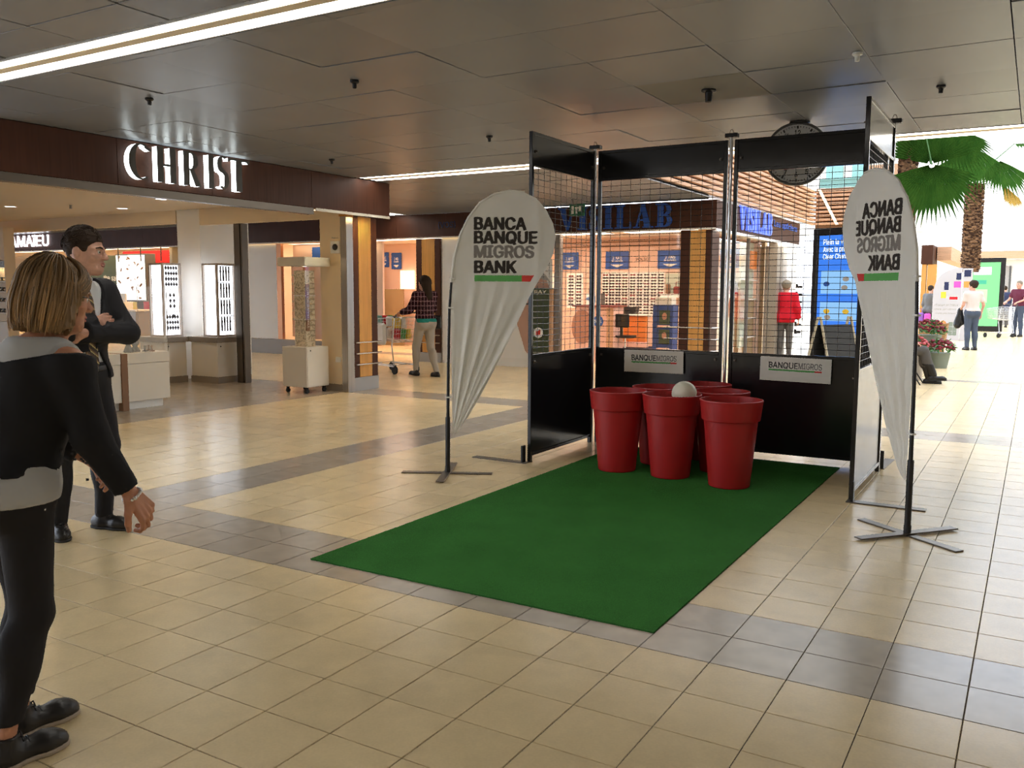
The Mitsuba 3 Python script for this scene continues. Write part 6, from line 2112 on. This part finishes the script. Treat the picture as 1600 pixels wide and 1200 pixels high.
# ------------------------------------------------------------------ white picture box, flower pots, basket, far shops
t = thing('picture_box', 'white box clad with small pictures and lines of text round the rear palm', 'display box')
MP = frame_plane((-.53, 28.0, 0), (1, .06, 0), (0, 0, 1))
outl = Polygon([(0, 0), (.78, 0), (.78, 2.22), (.58, 2.22)] + [(.58 - .56 * math.sin(a), 1.55 + .62 * math.cos(a)) for a in np.linspace(.2, 1.5, 9)] + [(0, 1.5)])
part(t, 'front', MB().prism(outl, .05, MP).mesh, 'm_box_white')
mat('m_box_white', prin((0.50, 0.49, 0.52), 0.8, spec=0.1))
part(t, 'side', boxm((.79, 0, -.9), (1.06, 2.2, .05), .004, MP), 'm_box_white')
part(t, 'body', boxm((.05, 0, -.95), (.775, 1.5, -.01), .004, MP), 'm_offwhite')
Mq = MP @ mat4(t=(0, 0, .051))
for x, y, w, h, m in ((.56, 1.62, .19, .19, 'm_pink_lit'), (.30, 1.55, .12, .24, 'm_navy'), (.22, 1.30, .14, .19, 'm_yellow'), (.46, 1.26, .22, .08, 'm_red'), (.62, 1.86, .13, .20, 'm_navy'),
                    (.83, 1.95, .18, .2, 'm_navy'), (.83, 1.62, .18, .19, 'm_orange'), (.83, 1.30, .18, .19, 'm_green_print')):
    part(t, 'picture', boxm((x, y, 0), (x + w, y + h, .004), 0, Mq), m)
mat('m_pink_lit', prin((0.75, 0.08, 0.45), 0.6))
part(t, 'lettering', text_on(Mq, 'chasse au trésor', .07, .06, 1.06, width=.66, depth=.003), 'm_grey')
part(t, 'lettering', text_on(Mq, 'des jardins', .05, .06, .94, width=.60, depth=.003), 'm_grey')
part(t, 'lettering', text_on(Mq, 'venez participer', .04, .06, .82, width=.60, depth=.003), 'm_grey')
for i in range(2):
    for j in range(3):
        part(t, 'window_print', boxm((.48 + .115 * i, .16 + .14 * j, 0), (.585 + .115 * i, .29 + .14 * j, .003), 0, Mq), 'm_green_grey')
mat('m_green_grey', prin((0.20, 0.24, 0.20), 0.6))

def flower_pot(x, y, r, h, label, fl, seed):
    t = thing('flower_pot', label, 'flower pot')
    part(t, 'pot', MB().lathe([(0, 0), (r * .72, 0), (r, h), (r * .92, h), (0, h - .03)], 22, (x, y, 0)).mesh, 'm_green_grey', 40)
    g = np.random.default_rng(seed)
    lf, bl = MB(), MB()
    ic = trimesh.creation.icosphere(1)
    for k in range(150):
        v = nrm(g.normal(size=3) * [1, 1, .8])
        v[2] = abs(v[2]) * .9 - .15
        c = np.array([x, y, h + .08]) + v * r * 1.25
        if g.random() < .62 and v[2] > .0:
            bl.add(np.array(ic.vertices) * g.uniform(.026, .042) * [1, 1, .7] + c, ic.faces)
        else:
            d, e = nrm(g.normal(size=3)) * .09, nrm(g.normal(size=3)) * .03
            lf.add([c - d, c + e, c + d, c - e], [[0, 1, 2], [0, 2, 3]])
    part(t, 'leaves', lf.mesh, 'm_leaf', stuff=True)
    part(t, 'blossoms', bl.mesh, fl, True, stuff=True)


mat('m_blossom', prin((0.16, 0.010, 0.022), 0.7))
mat('m_blossom_pink', prin((0.45, 0.09, 0.10), 0.7))
flower_pot(.66, 16.9, .20, .30, 'pot of dark red flowers nearest the seated person', 'm_blossom', 1)
flower_pot(.40, 17.5, .24, .62, 'taller pot of dark red flowers behind the front one', 'm_blossom', 2)
flower_pot(.22, 16.6, .22, .34, 'pot of pink flowers half hidden by the flag pole', 'm_blossom_pink', 3)
t = thing('basket', 'tall square wicker basket with orange fruit behind the flower pots', 'basket')


def wicker(p, n, uv):
    a = dr.floor((p.x + p.y) * 30)
    s = p.z * 34 + .5 * a
    f = s - dr.floor(s)
    return mi.Color3f(.30, .165, .07) * (.45 + .75 * mikit.smoothstep(.1, .5, dr.abs(f - .5) * 2))


mat('m_wicker', prin(mikit.proc(wicker), .7))
bx_, by_ = .20, 20.6
v = []
for z, w in ((0.0, .22), (.74, .30)):
    v += [(bx_ - w, by_ - w, z), (bx_ + w, by_ - w, z), (bx_ + w, by_ + w, z), (bx_ - w, by_ + w, z)]
part(t, 'body', MB().add(v, [[0, 1, 5, 4], [1, 2, 6, 5], [2, 3, 7, 6], [3, 0, 4, 7], [3, 2, 1, 0]]).mesh, 'm_wicker')
c4 = [np.array(q) for q in v[4:]]
part(t, 'rim', MB().tube(c4 + [c4[0]], .022, 8).mesh, 'm_wicker', True)
for k in range(16):
    g = np.random.default_rng(60 + k)
    q = thing('orange', 'orange fruit heaped in the wicker basket', 'fruit', 'oranges in the basket')
    ic = trimesh.creation.icosphere(2)
    put(q, mikit.ply((np.array(ic.vertices) * .062 + (bx_ + (k % 4 - 1.5) * .125, by_ + (k // 4 - 1.5) * .125, .70 + .03 * (k % 3)), ic.faces), 'm_orange_seat', True))

# green kiosk, brown pillar, far shop front
t = thing('lit_kiosk', 'dark framed stand with a glowing green screen at the far right', 'kiosk')
part(t, 'frame', MB().box((-.15, 36.0, 0), (1.16, 36.25, .2)).box((1.0, 36.0, .2), (1.16, 36.25, 2.75)).box((-.15, 36.0, .2), (-.03, 36.25, 2.75)).box((-.15, 36.0, 2.62), (1.16, 36.25, 2.78)).mesh, 'm_black')
k = part(t, 'screen', boxm((-.03, 36.1, .2), (1.0, 36.2, 2.62)), 'm_black', emitter=emit((.35, 1.15, .42)))
for z0, z1, x0, x1, m in ((2.15, 2.45, .1, .7, (1.4, 1.5, 1.4)), (1.80, 1.95, .0, .55, (.1, .75, .45)), (1.1, 1.6, .1, .6, (.9, 1.4, .7))):
    part(k, 'panel', boxm((x0, 36.08, z0), (x1, 36.099, z1)), 'm_black', emitter=emit(m))
t = thing('pillar', 'orange pillar under a brown fascia end at the far left of the atrium', 'pillar')
part(t, 'fascia_end', boxm((-1.13, 30.0, 2.40), (-.78, 31.5, 3.02), .01), 'm_wood')
part(t, 'orange_board', MB().box((-1.10, 30.05, 0), (-.96, 30.3, 2.395)).mesh, 'm_orange')
part(t, 'orange_board', MB().box((-.93, 30.05, 0), (-.66, 30.3, 2.395)).mesh, 'm_orange')
t = thing('shop_fascia', 'orange brown fascia of the far end shops', 'fascia')
part(t, 'board', boxm((-.3, 44.0, 3.02), (9, 44.2, 3.36)), 'm_louvre')
part(t, 'board', boxm((-.75, 31.0, 2.55), (-.32, 44.0, 3.0)), 'm_louvre')
t = thing('shop_front', 'white far end shop front below the orange brown fascia', 'shop front')
part(t, 'wall', boxm((-.3, 44.5, 0), (9, 44.7, 3.0)), 'm_white')
part(t, 'wall_upper', boxm((-.3, 44.1, 3.37), (9, 44.3, 8.0)), 'm_white')
part(t, 'grey_door', boxm((.42, 44.42, 0), (1.08, 44.49, 2.7)), 'm_grey')
part(t, 'door_post', boxm((1.08, 44.40, 0), (1.16, 44.49, 2.7)), 'm_darkgrey')
part(t, 'lettering', text_on(frame_plane((-.05, 44.49, 3.05), (1, 0, 0), (0, 0, 1)), 'P I Z Z A', .12, 0, 0, width=1.0, depth=.004), 'm_brown')
# ------------------------------------------------------------------ people further back
def quick_person(label, x, y, face, H, top, bottom, hair, hair_kind='short', over=None, female=True, head_turn=0.0, hem=.80, sleeve='long', coat_t=.022, shoes='m_shoe', h=.016, tuck=None, curl=.6, skin='m_skin'):
    k = H / 1.72
    L = dict(pelvis=(0, 0, .95), waist=(0, 0, 1.10), chest=(0, .0, 1.275), neck=(0, -.005, 1.445), head=(0, .02, 1.610))
    for s, n in ((1, 'R'), (-1, 'L')):
        L.update({'sh' + n: (s * .172, 0, 1.395), 'el' + n: (s * .215, -.03, 1.12), 'wr' + n: (s * .225, .06, .895), 'hip' + n: (s * .088, 0, .93), 'kn' + n: (s * .092, .01, .50), 'an' + n: (s * .10, -.03, .09), 'toe' + n: (s * .115, .13, 0)})
    L.update(over or {})
    R = rotz(face)
    J = {q: R @ (np.array(v) * k) + np.array([x, y, 0]) for q, v in L.items()}
    fwd = R @ np.array([0, 1.0, 0])
    fig = Figure(J, fwd, k, female, head_dir=R @ rotz(head_turn) @ np.array([0, 1.0, -.05]))
    t = thing('person', label, 'person')
    hands = {}
    for s, n in ((1, 'R'), (-1, 'L')):
        d = nrm(J['wr' + n] - J['el' + n])
        hands[n] = hand_prims(J['wr' + n], d, nrm(fig.r * s + .2 * fwd) if abs(d[2]) > .6 else np.array([0, 0, 1.0]), s if abs(d[2]) > .6 else -s, (curl,) * 4, k, .2, .5)
    part(t, 'body', body_mesh(fig, hands, .02, .009, .0055), skin, True)
    face_bits(t, fig, False)
    P0, P1 = bounds([J[q] for q in J], .22 * k)

    def cut_top(P):
        c = np.maximum(hem * k - P[:, 2], P[:, 2] - 1.475 * k)
        for n in 'LR':
            w, e = J['wr' + n], J['el' + n]
            if sleeve == 'short':
                w, e = J['el' + n] * .75 + J['sh' + n] * .25, J['sh' + n]
            ax = nrm(w - e)
            own = fig.arm(P, n) < np.minimum(fig.trunk(P), fig.arm(P, 'L' if n == 'R' else 'R')) + .02
            c = np.maximum(c, np.where(own, (P - (w - .012 * ax).astype(np.float32)) @ ax.astype(np.float32), -1))
            c = np.where((fig.arm(P, n) < .035) & (P[:, 2] < (hem + .08) * k), np.maximum((P - (w - .012 * ax).astype(np.float32)) @ ax.astype(np.float32), -.5), c)
        return c
    names = ('trunk', 'armL', 'armR') + (('legL', 'legR') if hem < .88 else ())
    part(t, 'top', cloth(fig, names, coat_t * k, P0, P1, h, cut_top, .009, 7, 3), top, True)
    if tuck:
        part(t, 'undershirt', cloth(fig, ('trunk',), .017 * k, P0, P1, h, lambda P: np.maximum((hem - .07) * k - P[:, 2], P[:, 2] - (hem + .06) * k), .004), tuck, True)
    part(t, 'trousers', cloth(fig, ('legL', 'legR', 'trunk'), .014 * k, P0, P1, h, lambda P: np.maximum(P[:, 2] - 1.02 * k, min(J['anL'][2], J['anR'][2]) - .035 - P[:, 2]), .009, 7, 6), bottom, True)
    for sd in 'LR':
        shoe_parts(t, fig, sd, .011, False, 'm_rubber')

    def hair_fn(P):
        q = (P - J['head'].astype(np.float32)) @ fig.HR.astype(np.float32) / fig.hs
        fb = .02 * (meshkit.fbm(q * np.array([26, 26, 14], np.float32), 3, 7).astype(np.float32) - .5)
        if hair_kind == 'curly':
            d = d_ell(q, (0, -.02, .035), (.098, .112, .108)) + fb * 1.4
            line = np.interp(q[:, 1], [-.13, -.03, .03, .07, .12], [-.085, -.07, -.03, .05, .06])
        elif hair_kind == 'long':
            d = smin(d_ell(q, (0, -.02, .035), (.092, .110, .104)), d_cone(q, (0, -.06, .0), (0, -.105, -.24), .085, .07), .05) + fb * .6
            line = np.interp(q[:, 1], [-.2, -.03, .02, .05, .12], [-.30, -.28, -.10, .05, .06])
        else:
            d = d_ell(q, (0, -.015, .036), (.084, .104, .098)) + fb * .6
            line = np.interp(q[:, 1], [-.13, -.05, .0, .03, .06, .11], [-.085, -.07, .0, .0, .055, .065])
        return np.maximum(d, line - q[:, 2]) * fig.hs
    c = J['head']
    part(t, 'hair', surface(hair_fn, c - np.array([.2, .2, .36]) * k, c + .18 * k, .009), hair, True)
    return t, fig, J, R


# shopper with a trolley
ft = math.atan2(.95, .30)                                # walks to the left and away
t, fig, J, R = quick_person('woman in a plaid shirt and pale trousers pushing a full shopping trolley', -6.72, 10.05, ft, 1.70, 'm_plaid', 'm_trouser_beige', 'm_hair_dark', 'long',
                            {'elR': (.26, .12, 1.16), 'wrR': (.24, .36, 1.10), 'elL': (-.25, .10, 1.15), 'wrL': (-.24, .36, 1.10), 'knL': (-.092, .14, .50), 'anL': (-.09, .16, .10), 'toeL': (-.09, .34, .01), 'anR': (.09, -.20, .10), 'knR': (.09, -.04, .50), 'toeR': (.10, -.04, 0.0)}, True, .1, 1.0, tuck='m_teal_cloth', coat_t=.026)
solo('handbag', 'small dark shoulder bag hanging at the hip of the trolley pusher', 'bag', boxm((-.02, -.13, -.12), (.06, .13, .12), .03, mat4(R, R @ np.array([.225, .02, .92]) + np.array([-6.72, 10.05, 0]))), 'm_black')


def trolley(o, ang, label, fill):
    t = thing('shopping_trolley', label, 'shopping trolley')
    M = mat4(rotz(ang), o)
    tp = lambda p: np.asarray(p, float) @ M[:3, :3].T + M[:3, 3]
    bk = MB()
    def lerp(u, v, w):                      # u across, v along, w up of the basket
        x = (u - .5) * (.50 - .10 * v) * (.86 + .14 * w)
        yv = v * (.80 + .05 * w) + .08 * (1 - w) * (1 - v) - .12 * (1 - w) * v * 0
        return (x, yv, (.56 + .08 * v) * (1 - w) + (1.0 - .06 * v) * w)
    for w in np.linspace(0, 1, 7):
        bk.tube([tp(lerp(u, v, w)) for u, v in ((0, 0), (1, 0), (1, 1), (0, 1), (0, 0))], .004 if 0 < w < 1 else .008, 6)
    for q in np.linspace(0, 1, 10):
        for u in (0, 1):
            bk.tube([tp(lerp(u, q, 0)), tp(lerp(u, q, 1))], .0035, 5)
        for v in (0, 1):
            bk.tube([tp(lerp(q, v, 0)), tp(lerp(q, v, 1))], .0035, 5)
        bk.tube([tp(lerp(q, 0, 0)), tp(lerp(q, 1, 0))], .0035, 5)
    part(t, 'basket', bk.mesh, 'm_chrome', True, stuff=True)
    part(t, 'handle', MB().tube([tp((-.25, 0, 1.0)), tp((-.25, -.12, 1.08)), tp((.25, -.12, 1.08)), tp((.25, 0, 1.0))], .014, 8).mesh, 'm_darkgrey', True)
    for s in (-1, 1):
        part(t, 'frame_leg', tubem([tp((s * .23, .02, .98)), tp((s * .24, .10, .50)), tp((s * .25, .02, .14)), tp((s * .22, .80, .14))], .012, 8), 'm_chrome', True)
        for yy in (.03, .80):
            part(t, 'wheel', MB().tube([tp((s * .23 - .018, yy, .075)), tp((s * .23 + .018, yy, .075))], .074, 16).box((s * .23 - .024, yy - .012, .07), (s * .23 - .019, yy + .012, .16), 0, M).box((s * .23 + .019, yy - .012, .07), (s * .23 + .024, yy + .012, .16), 0, M).mesh, 'm_rubber')
    part(t, 'lower_shelf', MB().tube([tp((-.22, .1, .16)), tp((.22, .1, .16)), tp((.20, .78, .16)), tp((-.20, .78, .16)), tp((-.22, .1, .16))], .008, 6).mesh, 'm_chrome', True)
    if fill:
        g = np.random.default_rng(3)
        cols = ['m_red', 'm_green_print', 'm_yellow', 'm_white', 'm_blue', 'm_orange_seat', 'm_brown', 'm_paper', 'm_navy', 'm_teal']
        for q in range(14):
            k = thing('grocery_box', ('red', 'green', 'yellow', 'white', 'blue', 'orange', 'brown', 'paper white', 'dark blue', 'teal')[q % 10] + ' grocery pack ' + ('low' if q < 7 else 'on top') + ' in the shopping trolley', 'grocery')
            u, v = .2 + .3 * (q % 3), .12 + .22 * ((q // 3) % 4)
            z = .585 + .05 * v + (.19 if q > 6 else 0)
            put(k, mikit.ply(boxm((-.055, -.07, .02), (.055, .07, .20), .015), cols[q % 10]), mat4(rotz(ang + g.uniform(-.5, .5)), tp(((u - .5) * .36, v * .85 + .04, z))))
    return t


trolley(np.array([-6.72, 10.05, 0]) + R @ np.array([0, .56, 0]), ft, 'shopping trolley full of groceries pushed by the woman in plaid', True)
solo('carrier_bag', 'white patterned carrier bag hanging on the near side of the trolley', 'bag', boxm((-.02, -.16, -.19), (.06, .16, .19), .035, mat4(R, R @ np.array([-.32, .92, .70]) + np.array([-6.72, 10.05, 0]))), 'm_paper')

quick_person('grey haired woman in a red jacket walking away behind the rear right screen', -2.42, 17.3, .12, 1.70, 'm_red_coat', 'm_trouser_grey', 'm_hair_grey', 'curly', {'elR': (.25, -.04, 1.12), 'wrR': (.27, .02, .90), 'elL': (-.245, .02, 1.13), 'wrL': (-.20, .16, 1.0)}, True, 0, .82, coat_t=.032)
solo('handbag', 'beige handbag carried at the left side of the woman in the red jacket', 'bag', MB().box((-2.78, 17.26, .86), (-2.66, 17.52, 1.06), .04).tube([(-2.72, 17.30, 1.05), (-2.70, 17.30, 1.25), (-2.70, 17.46, 1.25), (-2.72, 17.48, 1.05)], .012, 6).mesh, 'm_tan_wood')
t, fig, J, R = quick_person('woman in a pale T-shirt and jeans standing beside the white picture box', .83, 23.3, .55, 1.76, 'm_tshirt', 'm_jeans', 'm_hair_dark', 'curly', {'elR': (.27, -.02, 1.13), 'wrR': (.25, .05, .90), 'elL': (-.22, .02, 1.13), 'wrL': (-.21, .18, .98)}, True, .5, .97, 'short', .018)
solo('jacket', 'black jacket carried over the left arm of the woman in jeans', 'jacket', surface(lambda P: smin(d_cone(P, J['wrL'] + [0, 0, .02], J['wrL'] + [-.04, 0, -.36], .06, .10), d_cone(P, J['wrL'], J['wrL'] + [.06, .02, -.30], .05, .07), .04) - folds(P, .015, 12), J['wrL'] - [.25, .2, .5], J['wrL'] + [.22, .2, .12], .016), 'm_black', True)
fm = 2.6
t, fig, J, R = quick_person('man in a maroon shirt pushing a trolley at the far right', 1.72, 32.0, fm, 1.86, 'm_maroon', 'm_jeans', 'm_hair_grey', 'short', {'elR': (.25, .10, 1.15), 'wrR': (.20, .34, 1.08), 'elL': (-.25, .10, 1.15), 'wrL': (-.20, .34, 1.08)}, False, 0, .95, 'short', .022)
trolley(np.array([1.72, 32.0, 0]) + R @ np.array([0, .55, 0]), fm, 'empty shopping trolley pushed by the man in maroon', False)
quick_person('distant person in a dark grey jacket left of the white picture box', -.72, 29.2, -.6, 1.68, 'm_darkgrey', 'm_jeans', 'm_hair_dark', 'short', None, True, 0, .80, coat_t=.03, h=.02)
solo('shopping_bag', 'purple shopping bag beside the distant person in grey', 'bag', MB().box((-1.12, 29.0, .50), (-.86, 29.2, .82), .03).tube([(-1.06, 29.1, .81), (-1.04, 29.1, .95), (-.94, 29.1, .95), (-.92, 29.1, .81)], .012, 6).mesh, 'm_bag_purple')
solo('shopping_bag', 'pink shopping bag beside the purple one', 'bag', MB().box((-.84, 28.9, .48), (-.66, 29.1, .80), .03).mesh, 'm_pink_lit')
mat('m_bag_purple', prin((.22, .10, .40), .6))
quick_person('distant person in a dark coat at the far right', 1.05, 41.0, .3, 1.75, 'm_navy', 'm_trouser_grey', 'm_hair_dark', 'short', None, False, 0, .70, coat_t=.03, h=.02)

# seated person behind the right flag
t = thing('cafe_chair', 'thin legged dark chair behind the right flag', 'chair')
SX, SY = .28, 13.35
part(t, 'seat', boxm((SX - .24, SY - .21, .44), (SX + .22, SY + .21, .47), .012), 'm_black')
part(t, 'backrest', boxm((SX - .27, SY - .20, .62), (SX - .24, SY + .20, .90), .012), 'm_black')
for s in (-1, 1):
    part(t, 'leg', tubem([(SX + .16, SY + s * .18, .44), (SX + .44, SY + s * .20, 0.0)], .010, 8), 'm_black')
    part(t, 'leg', tubem([(SX - .26, SY + s * .19, .90), (SX - .22, SY + s * .19, .44), (SX - .30, SY + s * .20, 0.0)], .010, 8), 'm_black')
kk = 1.66 / 1.72
sit = {'pelvis': (0, 0, .60), 'waist': (0, .01, .76), 'chest': (0, .03, .94), 'neck': (0, .04, 1.11), 'head': (0, .07, 1.27), 'shR': (.172, .03, 1.06), 'shL': (-.172, .03, 1.06), 'elR': (.21, .08, .80), 'wrR': (.14, .30, .70), 'elL': (-.21, .08, .80), 'wrL': (-.12, .30, .70),
       'hipR': (.09, .06, .58), 'hipL': (-.09, .06, .58), 'knR': (.09, .46, .56), 'knL': (-.10, .44, .54), 'anR': (.08, .62, .17), 'anL': (-.10, .56, .11), 'toeR': (.08, .82, .07), 'toeL': (-.10, .76, .0)}
J = {q: rotz(-math.pi / 2 + .15) @ (np.array(v) * kk) + np.array([SX, SY, 0]) for q, v in sit.items()}
fwd = rotz(-math.pi / 2 + .15) @ np.array([0, 1.0, 0])
fig = Figure(J, fwd, kk, True)
t = thing('person', 'seated person in dark clothes and black boots, mostly hidden by the right flag', 'person')
hs = {n: hand_prims(J['wr' + n], nrm(J['wr' + n] - J['el' + n]), np.array([0, 0, 1.0]), -s, (.6,) * 4, kk, .2, .5) for s, n in ((1, 'R'), (-1, 'L'))}
part(t, 'body', body_mesh(fig, hs, .02, .009, .006), 'm_skin', True)
face_bits(t, fig)
P0, P1 = bounds([J[q] for q in J], .22)
part(t, 'coat', cloth(fig, ('trunk', 'armL', 'armR'), .028, P0, P1, .016, lambda P: np.maximum(P[:, 2] - 1.13, .50 - P[:, 2]), .009, 7, 3), 'm_darkgrey', True)
part(t, 'trousers', cloth(fig, ('legL', 'legR', 'trunk'), .018, P0, P1, .014, lambda P: np.maximum(np.maximum(P[:, 2] - .72, .16 - P[:, 2]), -1), .009, 7, 6), 'm_trouser_grey', True)
for sd in 'LR':
    shoe_parts(t, fig, sd, .010, False, 'm_rubber')
    k = part(t, 'boot_shaft', surface(lambda P: np.maximum(fig.leg(P, sd) - .020, np.abs(P[:, 2] - J['an' + sd][2] - .07) - .10), J['an' + sd] - [.2, .2, .08], J['an' + sd] + [.2, .2, .25], .011), 'm_shoe', True)
part(t, 'hair', surface(lambda P: np.maximum(d_ell(P, J['head'] + [-.02, 0, .03], (.105, .092, .105)), (J['head'][2] - .05 + 1.6 * np.maximum(P[:, 0] - J['head'][0], 0)) - P[:, 2]), J['head'] - .2, J['head'] + .2, .01), 'm_hair_dark', True)
